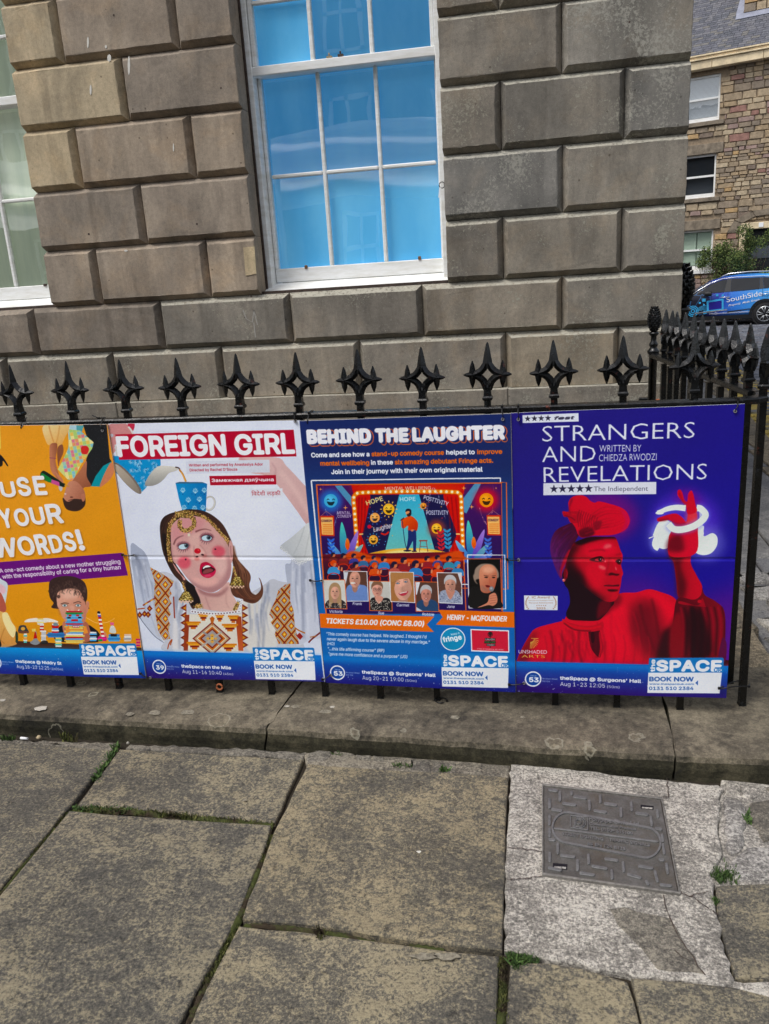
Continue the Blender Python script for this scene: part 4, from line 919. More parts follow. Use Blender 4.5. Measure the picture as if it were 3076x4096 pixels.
# =============================================================== board 4: indigo poster, woman in red light
def paint_strangers():
    crop(*c5); base = '3,86 1629,20 1502,2070 44,2022'; set_clip(base)
    Q('-10,0 1700,0 1700,2150 -10,2150', (42, 36, 126), grad=(200, 200, 1000, 1400, (38, 32, 150)))
    F('1560,1300 1700,1200 1700,2100 1450,2100 1480,1600', (84, 32, 150), blur=120, a=.8)
    crop(*c6); F('700,350 1000,300 1300,560 1300,420 1560,420 1560,900 700,900', (110, 26, 130), blur=110, a=.5)
    crop(*g2)
    E(900, 420, 430, 330, (120, 22, 120), blur=110, a=.75)
    # torso
    crop(*c6)
    body = '40,870 70,790 130,680 180,625 300,590 370,570 420,520 640,450 760,385 870,378 960,356 1040,375 1140,420 1180,520 1160,640 1200,820 1500,850 1500,900 30,900'
    F(body, (214, 12, 40)); o_ = K.clip; set_clip(body, sm=True, inherit=True)
    F('800,560 900,430 1010,470 1050,620 1110,640 1100,860 980,860 860,700', (78, 4, 22), blur=60, a=.72); F('1040,700 1100,620 1200,600 1500,700 1500,900 1050,900', (44, 6, 18), blur=24, a=.95)
    F('640,450 760,390 760,470 700,520 560,560 440,560 400,520', (110, 6, 26), blur=20, a=.8)
    for a_, b_, c_, w in (((480, 640), (476, 760), (500, 880), 14), ((350, 660), (380, 760), (370, 880), 12), ((600, 640), (640, 760), (600, 830), 12), ((900, 460), (930, 600), (1000, 780), 18), ((980, 420), (1010, 560), (1030, 700), 16), ((280, 640), (300, 760), (290, 860), 12), ((430, 640), (440, 760), (420, 880), 8), ((700, 520), (700, 660), (720, 860), 12)):
        L([a_, b_, c_], w, (90, 4, 22), a=.75, blur=10)
    folds(body, ['330,620 330,680 320,740 330,800 320,880', '480,640 500,700 490,760 520,820 500,880', '660,560 670,640 690,720 680,800 700,880', '860,400 900,480 940,600 960,720 980,860'], 60, [(104, 4, 26), (240, 44, 60), (140, 8, 32)], 9, 6, .45, 14)
    F('545,620 620,640 628,760 620,830 560,760', (70, 6, 22)); E(572, 690, 15, 40, (40, 4, 16)); L('620,650 628,760 616,830', 8, (206, 40, 50), blur=3)
    F('60,800 130,690 190,640 150,760 120,860 60,880', (86, 6, 24), blur=30, a=.7); F('880,380 1000,370 1100,430 1140,520 1100,560 1000,420', (236, 28, 50), blur=26, a=.8); F('650,560 760,470 820,520 800,840 700,860', (232, 20, 46), blur=30, a=.8)
    for x in range(240, 1000, 34): L([(x, 660 + abs(x-500)*.05), (x + 14, 760), (x - 6, 900)], 5, (120, 6, 28) if (x//34) % 2 else (236, 44, 60), a=.45, blur=5)
    K.clip = o_
    F('362,560 420,590 520,610 600,600 640,580 640,630 560,650 440,640 380,600', (190, 14, 36)); L('366,570 430,612 540,628 630,612', 9, (226, 60, 60), a=.8, blur=5); L('372,590 450,636 560,646', 7, (80, 4, 20), a=.8, blur=4)
    # arm
    F('1110,0 1250,0 1268,60 1250,170 1290,260 1330,340 1316,420 1280,440 1170,420 1150,300 1130,170 1096,120', (156, 8, 30), grad=(1110, 200, 1300, 200, (200, 16, 40)))
    F('1100,20 1180,10 1200,120 1180,200 1220,320 1200,420 1160,410 1140,200 1096,120', (70, 4, 20), blur=22, a=.85)
    F('1160,420 1270,430 1320,400 1330,350 1350,400 1420,440 1480,500 1492,620 1484,780 1470,850 1140,850 1110,700 1130,560', (80, 6, 22), grad=(1140, 600, 1480, 560, (128, 10, 30)))
    for x in range(1180, 1470, 26): L([(x, 480), (x+20, 600), (x+10, 820)], 9, (178, 16, 40) if (x//26) % 2 else (30, 4, 14), a=.7, blur=7)
    F('1110,600 1180,520 1200,700 1190,850 1110,850', (140, 16, 30), blur=16, a=.8); F('1470,700 1500,740 1490,860 1440,860', (86, 14, 60)); F('1180,440 1300,470 1330,420 1350,470 1340,480 1180,460', (160, 14, 34)); E(1312, 442, 14, 12, (190, 24, 40))
    F('1230,500 1330,520 1400,760 1350,840 1250,840', (26, 4, 14), blur=22, a=.85)
    # snake and hand
    crop(*c5)
    E(1215, 830, 240, 190, (90, 60, 210), blur=60, a=.8); F('1150,640 1280,640 1320,760 1200,760', (120, 20, 130), blur=50, a=.8)
    def snake(P, w, w2=None):
        L(P, w*1.35, (120, 130, 240), a=.6, blur=18, w2=None if w2 is None else w2*1.3); L(P, w, (232, 240, 238), w2=w2)
    E(1360, 990, 120, 120, (150, 150, 246), blur=50, a=.5); E(1060, 940, 100, 110, (150, 150, 246), blur=50, a=.5)
    snake('1022,950 1050,880 1075,860 1060,900 1020,990 1040,1010', 76); F('1000,960 1030,890 1070,850 1110,850 1120,930 1100,1010 1060,1030 1015,1010 995,985', (230, 238, 238)); 
    F('1290,900 1340,870 1340,940 1400,920 1434,950 1430,1010 1390,1060 1330,1072 1280,1050 1262,990', (232, 240, 238)); L('960,956 1000,940 1024,934', 7, (236, 240, 240), w2=3)
    F('1310,740 1360,780 1362,830 1330,870 1340,930 1290,960 1280,860 1310,820', (232, 240, 238))
    # fingers
    F('1160,626 1178,620 1192,640 1206,690 1226,700 1232,650 1250,626 1264,640 1282,720 1294,790 1296,840 1300,900 1284,1060 1110,1080 1096,960 1120,900 1140,870 1100,830 1030,840 1016,824 1030,812 1100,790 1150,785 1190,810 1220,840 1226,760 1190,700 1160,660', (204, 18, 42), grad=(1110, 900, 1290, 900, (220, 40, 60)))
    F('1228,760 1290,760 1296,860 1220,860', (232, 90, 96), blur=20, a=.6); L('1170,640 1195,700 1228,745', 12, (150, 8, 34), a=.6, blur=6); L('1110,840 1170,860 1215,850', 8, (130, 6, 30), a=.7, blur=5)
    F('1030,826 1060,822 1100,820 1080,834 1034,838', (130, 6, 30), blur=5, a=.7); F('1100,960 1180,930 1200,1040 1090,1040', (90, 4, 24), blur=20, a=.8)
    snake('1096,856 1130,890 1190,895 1270,872 1330,830 1352,790 1320,752 1290,745', 46); snake('1215,748 1150,742 1090,752 1050,768 1020,778', 42, 26); E(1036, 770, 5, 5, (190, 120, 130))
    F('1006,780 1030,764 1060,760 1060,786 1020,790', (236, 242, 240))
    F('1226,700 1262,640 1282,720 1292,770 1240,790 1222,770', (212, 22, 46))
    # head wrap, face
    crop(*g2)
    F('168,820 190,700 250,600 360,540 500,500 560,620 520,720 450,850 400,980 330,1120 318,1250 270,1180 220,1060 180,930', (86, 26, 96), grad=(200, 900, 430, 760, (70, 12, 44)))
    for q in ('200,760 300,640 440,560', '220,900 300,740 460,620', '250,1040 310,880 440,720', '290,1120 340,960 420,820'): L(q, 12, (44, 8, 50), a=.7, blur=10)
    F('420,860 440,900 380,1040 330,1150 318,1230 300,1150 340,1000', (190, 30, 40), blur=14, a=.8)
    F('415,300 410,240 440,180 500,145 580,138 650,160 700,210 760,236 820,218 960,250 1090,290 1180,350 1222,440 1222,500 1180,580 1080,640 980,664 860,670 720,676 600,700 540,660 500,560 440,480 420,420', (206, 8, 36), grad=(500, 560, 900, 400, (214, 14, 42)))
    F('1100,320 1190,380 1226,470 1180,590 1100,630 1170,480', (196, 20, 90), blur=20, a=.6)
    F('332,352 400,356 470,350 560,360 600,420 540,500 440,500 400,430 350,420', (176, 14, 36)); L('340,360 420,380 520,400', 8, (220, 60, 60), a=.7, blur=4); L('360,410 440,430 500,470', 10, (70, 4, 30), a=.8, blur=6)
    for k in range(9):
        x = 560 + k*30; L([(x, 330 + k*12), (x-26, 430 + k*10), (x-10, 560 + k*4)], 9, (90, 4, 26), a=.75, blur=5)
        L([(x+14, 360 + k*12), (x-8, 450 + k*10), (x+6, 560 + k*4)], 7, (232, 44, 56), a=.6, blur=4)
    F('750,500 850,480 830,570 760,600', (120, 10, 34), blur=10, a=.8); F('560,600 700,560 760,640 680,690 570,690', (70, 6, 26), blur=14, a=.85)
    F('440,200 470,190 430,300 440,400 415,340', (110, 8, 40), blur=12, a=.8)
    folds('415,300 440,180 580,138 700,210 820,218 960,250 1180,350 1222,440 1222,500 1180,580 1080,640 860,670 600,700 500,560', ['560,600 640,480 760,360 900,290 1080,320', '620,660 760,620 900,600 1060,580 1190,500'], 40, [(150, 6, 28), (236, 36, 54), (120, 4, 26)], 9, 6, .45, 12)
    folds('168,820 190,700 250,600 360,540 500,500 560,620 520,720 450,850 400,980 330,1120 318,1250 270,1180 220,1060 180,930', ['180,820 240,680 340,590 440,540 540,520', '300,1180 330,1020 400,860 480,740 540,640'], 36, [(50, 10, 56), (120, 34, 110), (66, 14, 70)], 9, 6, .6, 13)
    # neck
    F('330,1180 420,1100 650,1300 1000,1520 960,1640 860,1760 780,1800 600,1800 420,1780 380,1700 430,1560 410,1400 360,1320', (26, 4, 16)); F('820,1560 980,1520 950,1680 850,1740 790,1780', (110, 6, 26), blur=24, a=.8)
    fc = '500,760 700,690 900,690 1020,690 1060,740 1100,860 1130,930 1126,1000 1110,1060 1130,1140 1136,1180 1120,1220 1110,1300 1090,1400 1060,1500 1000,1545 900,1540 760,1460 640,1360 560,1280 440,1180 360,1150 400,960 440,860'
    F(fc, (190, 8, 34)); o_ = K.clip; set_clip(fc, sm=True, inherit=True)
    F('360,1180 380,900 500,760 560,800 470,960 480,1120 600,1200 640,1360 800,1460 920,1530 700,1560 400,1400', (24, 4, 14), blur=64, a=.9); F('440,1000 560,1120 620,1240 700,1380 820,1480 600,1480 400,1240', (20, 4, 14), blur=60, a=.7)
    F('480,740 700,680 1040,680 1050,712 900,716 700,760 560,800', (20, 2, 12), blur=20, a=.95)
    F('620,850 800,760 1000,780 1080,900 900,960 700,980', (226, 18, 46), blur=50, a=.8); F('700,1020 860,1040 900,1200 820,1380 700,1280 640,1160', (220, 14, 42), blur=46, a=.75)
    F('860,840 900,780 980,780 990,830 920,850 860,850', (240, 130, 130), blur=24, a=.65); E(860, 1095, 60, 30, (244, 150, 140), blur=20, a=.6, rot=20); E(1042, 1105, 10, 28, (246, 160, 150), blur=8, a=.8, rot=-15); E(900, 1015, 12, 16, (240, 150, 140), blur=8, a=.6)
    L('680,880 760,866 860,860 900,880', 16, (130, 4, 26), a=.7, blur=12); L('1040,930 1100,915 1130,925', 14, (120, 4, 26), a=.7, blur=10)
    F('700,1000 780,962 850,950 886,1000 850,1020 760,1016', (60, 2, 16), blur=5); F('760,1000 810,970 856,972 880,1005 840,1012', (180, 50, 60)); E(832, 990, 25, 24, (30, 6, 12)); E(838, 985, 6, 6, (240, 200, 200)); L('690,1000 780,958 850,952 888,1004', 10, (40, 0, 12), blur=2)
    F('1040,1010 1080,990 1120,1000 1122,1040 1080,1055', (60, 2, 16), blur=4); E(1080, 1018, 22, 22, (30, 6, 12)); E(1090, 1014, 5, 5, (240, 200, 200)); L('1036,1016 1080,990 1124,1004', 9, (40, 0, 12), blur=2)
    L('960,960 940,1060 920,1130 910,1180', 18, (140, 4, 28), a=.6, blur=14); F('940,1180 980,1160 1040,1175 1088,1180 1060,1204 1000,1196 950,1200', (60, 2, 16), blur=8); E(925, 1185, 22, 20, (140, 4, 28), blur=10, a=.7); L('1000,980 1040,1080 1080,1150', 22, (216, 30, 50), blur=14, a=.7)
    F('880,1335 940,1318 1000,1325 1080,1315 1084,1340 1060,1350 960,1345', (120, 8, 30)); F('890,1345 960,1350 1070,1348 1080,1368 1040,1385 960,1378', (196, 40, 56)); L('880,1338 980,1340 1084,1330', 9, (50, 2, 14), blur=2); F('930,1385 1060,1385 1050,1412 960,1412', (36, 2, 12), blur=9, a=.9)
    F('1000,1440 1060,1400 1050,1500 980,1520', (210, 16, 40), blur=20, a=.6); F('1110,760 1140,940 1140,1200 1100,1400 1124,1180 1112,1060', (226, 20, 60), blur=12, a=.6)
    K.clip = o_
    F('350,1120 390,1110 402,1180 392,1240 360,1250 346,1190', (110, 10, 26)); L('380,1130 396,1170 380,1220', 8, (190, 40, 50), blur=4); E(350, 1262, 20, 20, (206, 90, 90)); E(345, 1256, 7, 7, (250, 190, 180))
    # lettering
    FACE[0] = None
    crop(*c5); Wt = (226, 232, 246)
    Q('86,106 474,92 476,150 88,160', Wt)
    for i in range(4): star(122 + 47*i, 131 - i*1.5, 23, (40, 38, 62))
    FACE[0] = SANS; T('fest', 306, 139, 448, 135, 24, (46, 44, 70), off=.045, it=.2); FACE[0] = None
    for s, xa, ya, xb, yb, h in (('STRANGERS', 222, 290, 1278, 262, 108), ('AND', 220, 432, 594, 426, 108), ('REVELATIONS', 232, 572, 1362, 548, 106)):
        T(s, xa, ya, xb, yb, h, Wt, off=-.010, res=2)
    T('WRITTEN BY', 618, 360, 908, 356, 46, Wt, off=-.004); T('CHIEDZA RWODZI', 616, 425, 1014, 415, 46, Wt, off=-.004)
    Q('231,577 1012,566 1011,650 231,660', (222, 226, 240))
    for i in range(5): star(304 + 60*i, 617 - i*.8, 31, (44, 42, 72))
    T('The Indiependent', 580, 632, 954, 627, 32, (96, 98, 120), off=-.004)
    crop(*c6)
    Q('97,398 330,402 329,501 100,497', (224, 230, 240)); g_ = (176, 140, 120)
    T('IC Award', 152, 419, 274, 419, 15, g_, off=.02); T('Intercultural Connections Award', 128, 436, 300, 436, 7, g_); T('Personal Achievement', 132, 454, 298, 454, 10, g_, off=.01); T('2025', 182, 494, 246, 494, 14, g_, off=.02)
    for i in range(5): star(186 + 15*i, 468, 6, g_)
    for sx in (-1, 1):
        for k in range(9):
            t = math.radians(200 + k*17) if sx < 0 else math.radians(-20 - k*17)
            x, y = 214 + 104*math.cos(t), 450 - 42*math.sin(t)*1.0
            E(214 + sx*(104 - 10*((k-4)/4)**2*1.6), 410 + k*10, 7, 3.4, g_, rot=sx*40)
    gold = (222, 176, 84)
    for k in range(9):
        q = math.radians(5 + k*11.5); L([(146 + 54*math.cos(q)*.35, 694 + 70*math.sin(q)*.35), (146 + 56*math.cos(q), 694 + 72*math.sin(q))] if k else [(146, 694), (198, 697)], 4, gold, sm=False)
    T('UNSHADED', 60, 798, 256, 802, 24, Wt, off=-.004); T('ARTS', 80, 827, 242, 830, 19, gold, off=.0)
    FACE[0] = SANS
    footer(0.0, '53', 'Nicolson Street', 'EH8 9DW', "theSpace @ Surgeons' Hall", 562, 'Aug 1-23 12:05', 310, '(50m)', 86, top=(36, 96, 190), low=(46, 24, 110))
    crop(*c6)

paint_girl(); set_clip(); paint_words(); set_clip(); paint_laughter(); set_clip(); paint_strangers(); set_clip()
poster_img = finish_print()
# ------------------------------------------------------------------ procedural materials
def S(r, g, b):
    f = lambda c: ((c/255.0 + 0.055)/1.055)**2.4 if c > 10 else c/255.0/12.92
    return (f(r), f(g), f(b), 1.0)
class NT:
    def __init__(s, name):
        s.m = bpy.data.materials.new(name); s.m.use_nodes = True
        s.n = s.m.node_tree.nodes; s.l = s.m.node_tree.links
        s.b = s.n['Principled BSDF']
        s.tc = None
    def node(s, t, **kw):
        x = s.n.new(t)
        for k, v in kw.items():
            if k.startswith('i_'): x.inputs[int(k[2:]) if k[2:].isdigit() else k[2:]].default_value = v
            else: setattr(x, k, v)
        return x
    def link(s, a, b): s.l.new(a, b)
    def coords(s, obj=True, scale=(1, 1, 1), loc=None):
        if s.tc is None: s.tc = s.node('ShaderNodeTexCoord')
        mp = s.node('ShaderNodeMapping'); mp.inputs['Scale'].default_value = scale
        if loc is not None: mp.inputs['Location'].default_value = loc
        s.link(s.tc.outputs['Object' if obj else 'Generated'], mp.inputs['Vector']); return mp.outputs[0]
    def world(s, scale=(1, 1, 1)):
        g = s.node('ShaderNodeNewGeometry'); mp = s.node('ShaderNodeMapping'); mp.inputs['Scale'].default_value = scale
        s.link(g.outputs['Position'], mp.inputs['Vector']); return mp.outputs[0]
    def noise(s, vec, scale, detail=4, rough=0.6, dist=0.0):
        x = s.node('ShaderNodeTexNoise'); x.inputs['Scale'].default_value = scale; x.inputs['Detail'].default_value = detail
        x.inputs['Roughness'].default_value = rough; x.inputs['Distortion'].default_value = dist
        s.link(vec, x.inputs['Vector']); return x.outputs['Fac']
    def ramp(s, fac, stops, interp='LINEAR'):
        r = s.node('ShaderNodeValToRGB'); e = r.color_ramp.elements; r.color_ramp.interpolation = interp
        while len(e) < len(stops): e.new(0.5)
        for k, (p, c) in enumerate(stops):
            e[k].position = p; e[k].color = c if len(c) == 4 else (*c, 1)
        s.link(fac, r.inputs['Fac']); return r.outputs['Color']
    def mix(s, a, b, fac, mode='MIX'):
        m = s.node('ShaderNodeMix', data_type='RGBA', blend_type=mode)
        for sock, v in ((m.inputs[0], fac), (m.inputs[6], a), (m.inputs[7], b)):
            if hasattr(v, 'is_linked') or hasattr(v, 'links'): s.link(v, sock)
            else: sock.default_value = v
        return m.outputs[2]
    def math(s, op, a, b=0.0, c=None, clamp=False):
        m = s.node('ShaderNodeMath', operation=op); m.use_clamp = clamp
        for sock, v in zip(m.inputs, (a, b, c)):
            if v is None: continue
            if hasattr(v, 'links'): s.link(v, sock)
            else: sock.default_value = v
        return m.outputs[0]
    def rnd(s):
        o = s.node('ShaderNodeObjectInfo'); return o.outputs['Random']
    def isl(s):
        g = s.node('ShaderNodeNewGeometry'); return g.outputs['Random Per Island']
    def bump(s, h, strength=0.4, dist=0.004, prev=None):
        b = s.node('ShaderNodeBump'); b.inputs['Strength'].default_value = strength; b.inputs['Distance'].default_value = dist
        s.link(h, b.inputs['Height'])
        if prev is not None: s.link(prev, b.inputs['Normal'])
        return b.outputs[0]
    def out(s, col=None, rough=0.8, normal=None, metal=0.0, spec=0.4):
        if col is not None:
            if hasattr(col, 'links'): s.link(col, s.b.inputs['Base Color'])
            else: s.b.inputs['Base Color'].default_value = col
        if hasattr(rough, 'links'): s.link(rough, s.b.inputs['Roughness'])
        else: s.b.inputs['Roughness'].default_value = rough
        s.b.inputs['Metallic'].default_value = metal; s.b.inputs['Specular IOR Level'].default_value = spec
        if normal is not None: s.link(normal, s.b.inputs['Normal'])
        return s.m
BLK, WH4 = (0, 0, 0, 1), (1, 1, 1, 1)

def ashlar(name, a, b, c, lichen=0.0, lcol=S(176, 170, 140), seed=0.0, rnd_amt=0.25):
    t = NT(name); v = t.world()
    w = t.world((1.0, 1.0, 0.35))
    n1 = t.noise(v, 3.2, 5, .6, .4); n2 = t.noise(w, 9.0, 6, .65); n3 = t.noise(v, 300, 3, .7); n4 = t.noise(v, 60, 5, .75)
    col = t.ramp(n1, [(.32, a), (.52, b), (.70, c)])
    col = t.mix(col, t.ramp(n2, [(.35, (.62, .62, .62)), (.65, (1.22, 1.2, 1.18))]), .62, 'MULTIPLY')
    r = t.rnd()
    col = t.mix(col, t.ramp(r, [(0, (.86, .87, .88)), (.5, (1.0, 1.0, 1.0)), (1, (1.12, 1.09, 1.04))]), 1.0, 'MULTIPLY')
    col = t.mix(col, t.ramp(n4, [(.3, (.68, .68, .68)), (.5, (1, 1, 1)), (.72, (1.28, 1.27, 1.25))]), .62, 'MULTIPLY')
    col = t.mix(col, t.ramp(n3, [(.3, (.6, .6, .6)), (.7, (1.35, 1.35, 1.35))]), .5, 'MULTIPLY')
    # dark streaks of soot
    st = t.noise(t.world((9, 9, .7)), 1.6, 4, .6); stz = t.ramp(st, [(.56, BLK), (.75, WH4)])
    col = t.mix(col, t.mix(col, (.45, .44, .44, 1), 1.0, 'MULTIPLY'), t.math('MULTIPLY', stz, .48))
    wu = t.noise(t.world((1, 1, 1)), 5.5, 4, .6, .8); col = t.mix(col, t.mix(col, (1.32, 1.12, .88, 1), 1.0, 'MULTIPLY'), t.math('MULTIPLY', t.ramp(wu, [(.5, BLK), (.7, WH4)]), .32))
    sp2 = t.noise(t.world((1, 1, .5)), 12, 6, .72, 1.0); col = t.mix(col, t.mix(col, (1.30, 1.29, 1.27, 1), 1.0, 'MULTIPLY'), t.math('MULTIPLY', t.ramp(sp2, [(.56, BLK), (.66, WH4)]), .5))
    # rare chips and pits
    pv = t.node('ShaderNodeTexVoronoi'); pv.inputs['Scale'].default_value = 14; t.link(v, pv.inputs['Vector'])
    pm = t.ramp(pv.outputs['Distance'], [(.045, WH4), (.07, BLK)]); col = t.mix(col, t.mix(col, (.4, .38, .36, 1), 1.0, 'MULTIPLY'), t.math('MULTIPLY', pm, .8))
    if lichen > 0:
        l1 = t.noise(t.world((1, 1, .8)), 4.2, 3, .55, .3); l2 = t.noise(v, 75, 6, .8, .3)
        m = t.math('ADD', t.math('MULTIPLY', l1, .75), t.math('MULTIPLY', l2, 1.15))
        mk = t.ramp(t.math('MULTIPLY', m, .5), [(.552 - lichen*.06, BLK), (.560 - lichen*.06, WH4)])
        # a crust gathers on ledges that face the sky
        g = t.node('ShaderNodeNewGeometry'); sp = t.node('ShaderNodeSeparateXYZ'); t.link(g.outputs['Normal'], sp.inputs[0])
        up = t.math('MULTIPLY', t.ramp(sp.outputs['Z'], [(.2, BLK), (.6, WH4)]), t.ramp(l2, [(.40, BLK), (.50, WH4)]))
        mk = t.math('MAXIMUM', mk, up)
        col = t.mix(col, lcol, t.math('MULTIPLY', mk, .75)); col = t.mix(col, S(184, 180, 166), t.math('MULTIPLY', up, .55))
        hgt = t.math('ADD', t.math('MULTIPLY', n4, .8), t.math('ADD', t.math('MULTIPLY', n3, .35), t.math('MULTIPLY', mk, .35)))
    else:
        hgt = t.math('ADD', t.math('MULTIPLY', n4, .7), t.math('MULTIPLY', n3, .35))
    nb = t.bump(hgt, .55, .0028); nb = t.bump(n2, .35, .010, nb)
    return t.out(col, .88, nb, spec=.25)

M = {}
M['ash_left'] = ashlar('worn grey brown ashlar', S(134, 124, 113), S(152, 141, 128), S(168, 155, 139))
M['ash_mid'] = ashlar('sooty grey ashlar with lichen', S(119, 114, 106), S(137, 131, 121), S(153, 145, 133), lichen=.35, lcol=S(164, 161, 146))
M['ash_right'] = ashlar('lichen grey ashlar', S(117, 113, 106), S(134, 129, 120), S(151, 145, 134), lichen=.30, lcol=S(164, 162, 148))
M['ash_crust'] = ashlar('crusted pale lichen ashlar', S(116, 115, 111), S(132, 130, 125), S(148, 145, 139), lichen=.85, lcol=S(164, 162, 152))
M['ash_tan'] = ashlar('clean honey sandstone', S(164, 152, 130), S(182, 168, 142), S(192, 177, 150))
M['ash_buff'] = ashlar('dull buff sandstone', S(132, 124, 110), S(150, 140, 123), S(164, 153, 134), lichen=.2, lcol=S(160, 158, 144))
M['ash_joint'] = ashlar('dark sooty joint', S(50, 46, 42), S(66, 60, 54), S(80, 72, 64))
M['plug'] = ashlar('pale sandstone repair', S(186, 168, 136), S(202, 184, 150), S(210, 192, 158))

def paving(name, a, b, c, moss=.25, rough=.9, spk=1.0):
    t = NT(name); v = t.world(); w = t.world((1.0, 2.4, 1.0))
    n1 = t.noise(v, 4.0, 5, .65, .5); n2 = t.noise(v, 34, 6, .78, .5); n3 = t.noise(v, 135, 5, .85); n5 = t.noise(w, 7, 5, .7, 1.5)
    f = t.math('ADD', t.math('MULTIPLY', n1, .48), t.math('ADD', t.math('MULTIPLY', n2, .42), t.math('ADD', t.math('MULTIPLY', n3, .72), t.math('MULTIPLY', n5, .26))))
    col = t.ramp(f, [(.84, a), (.955, b), (1.07, c)])
    col = t.mix(col, t.ramp(n3, [(.34, (.42, .42, .44)), (.5, (.95, .95, .95)), (.68, (1.4, 1.38, 1.3))]), .72*spk, 'MULTIPLY')
    dk = t.noise(v, 46, 5, .8, .7); col = t.mix(col, t.mix(col, (.42, .42, .43, 1), 1.0, 'MULTIPLY'), t.math('MULTIPLY', t.ramp(dk, [(.55, BLK), (.64, WH4)]), .75))
    r = t.rnd(); col = t.mix(col, t.ramp(r, [(0, (.86, .87, .89)), (1, (1.18, 1.16, 1.10))]), 1.0, 'MULTIPLY')
    ls = t.noise(v, 2.1, 3, .55, .8); col = t.mix(col, t.mix(col, (.66, .66, .68, 1), 1.0, 'MULTIPLY'), t.math('MULTIPLY', t.ramp(ls, [(.50, BLK), (.66, WH4)]), .2 if 'concrete' in name else .5))
    if moss:
        mm = t.noise(v, 9, 5, .7); col = t.mix(col, S(84, 86, 62), t.math('MULTIPLY', t.ramp(mm, [(.56, BLK), (.72, WH4)]), moss))
    nb = t.bump(t.math('ADD', n3, t.math('MULTIPLY', n2, 1.2)), .55, .003); nb = t.bump(n5, .45, .014, nb); nb = t.bump(n1, .3, .03, nb)
    return t.out(col, rough, nb, spec=.3)
M['slab_grey'] = paving('weathered grey flagstone', S(84, 82, 77), S(110, 105, 94), S(144, 135, 113), moss=.1)
M['slab_gold'] = paving('weathered golden flagstone', S(86, 83, 77), S(114, 108, 94), S(146, 135, 111), moss=.1)
M['slab_far'] = paving('pale grey pavement flag', S(104, 104, 106), S(124, 123, 124), S(142, 140, 138), moss=0, spk=.5)
M['concrete'] = paving('rough pale concrete', S(114, 111, 107), S(150, 146, 141), S(182, 178, 172), moss=.05, spk=1.15)
M['rubble'] = paving('broken grey bedding stone', S(92, 88, 82), S(118, 113, 104), S(140, 134, 122), moss=.1)
M['kerb_top'] = paving('lichened kerb stone', S(100, 92, 80), S(130, 119, 101), S(154, 141, 120), moss=.12, spk=.8)

def kerbmat():
    t = NT('kerb stone greened on its face'); v = t.world()
    n1 = t.noise(v, 5, 5, .65, .6); n2 = t.noise(v, 40, 6, .75); n3 = t.noise(v, 170, 3, .8)
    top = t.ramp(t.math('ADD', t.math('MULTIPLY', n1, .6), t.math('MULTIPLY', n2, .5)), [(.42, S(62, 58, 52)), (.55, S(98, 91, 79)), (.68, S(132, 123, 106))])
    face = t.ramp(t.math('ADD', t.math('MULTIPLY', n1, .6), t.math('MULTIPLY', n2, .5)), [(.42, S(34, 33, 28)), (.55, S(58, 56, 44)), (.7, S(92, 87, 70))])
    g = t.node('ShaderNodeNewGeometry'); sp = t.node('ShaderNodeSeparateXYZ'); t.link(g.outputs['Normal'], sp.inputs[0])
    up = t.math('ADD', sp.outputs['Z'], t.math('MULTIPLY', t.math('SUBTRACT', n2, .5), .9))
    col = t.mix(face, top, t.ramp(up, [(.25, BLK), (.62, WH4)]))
    col = t.mix(col, t.ramp(n3, [(.33, (.5, .5, .5)), (.66, (1.35, 1.35, 1.3))]), .6, 'MULTIPLY')
    # round crusts of lichen, outlined
    vo = t.node('ShaderNodeTexVoronoi'); vo.inputs['Scale'].default_value = 9; vo.inputs['Randomness'].default_value = 1
    dv = t.node('ShaderNodeMix', data_type='RGBA', blend_type='ADD'); dv.inputs[0].default_value = 1
    ns = t.node('ShaderNodeTexNoise'); ns.inputs['Scale'].default_value = 38; ns.inputs['Detail'].default_value = 3; t.link(v, ns.inputs['Vector'])
    sc = t.node('ShaderNodeVectorMath', operation='SCALE'); sc.inputs['Scale'].default_value = .035; t.link(ns.outputs['Color'], sc.inputs[0])
    ad = t.node('ShaderNodeVectorMath', operation='ADD'); t.link(v, ad.inputs[0]); t.link(sc.outputs[0], ad.inputs[1]); t.link(ad.outputs[0], vo.inputs['Vector'])
    d = vo.outputs['Distance']; rc = t.node('ShaderNodeSeparateColor'); t.link(vo.outputs['Color'], rc.inputs[0])
    rad = t.math('MULTIPLY', rc.outputs[0], .34); dd = t.math('SUBTRACT', d, rad)
    rim = t.ramp(t.math('ADD', dd, .5), [(.455, BLK), (.478, WH4), (.500, WH4), (.508, BLK)]); ins = t.ramp(t.math('ADD', dd, .5), [(.47, WH4), (.50, BLK)])
    gate = t.math('GREATER_THAN', rc.outputs[1], .45)
    col = t.mix(col, S(164, 160, 142), t.math('MULTIPLY', t.math('MULTIPLY', rim, gate), .4)); col = t.mix(col, t.mix(col, (1.12, 1.12, 1.1, 1), 1, 'MULTIPLY'), t.math('MULTIPLY', ins, gate))
    bs = t.noise(v, 14, 5, .75, .5); col = t.mix(col, S(46, 45, 43), t.math('MULTIPLY', t.ramp(bs, [(.60, BLK), (.66, WH4)]), .6))
    nb = t.bump(t.math('ADD', n3, n2), .6, .003); nb = t.bump(n1, .5, .02, nb)
    return t.out(col, .9, nb, spec=.25)
M['kerb'] = kerbmat()

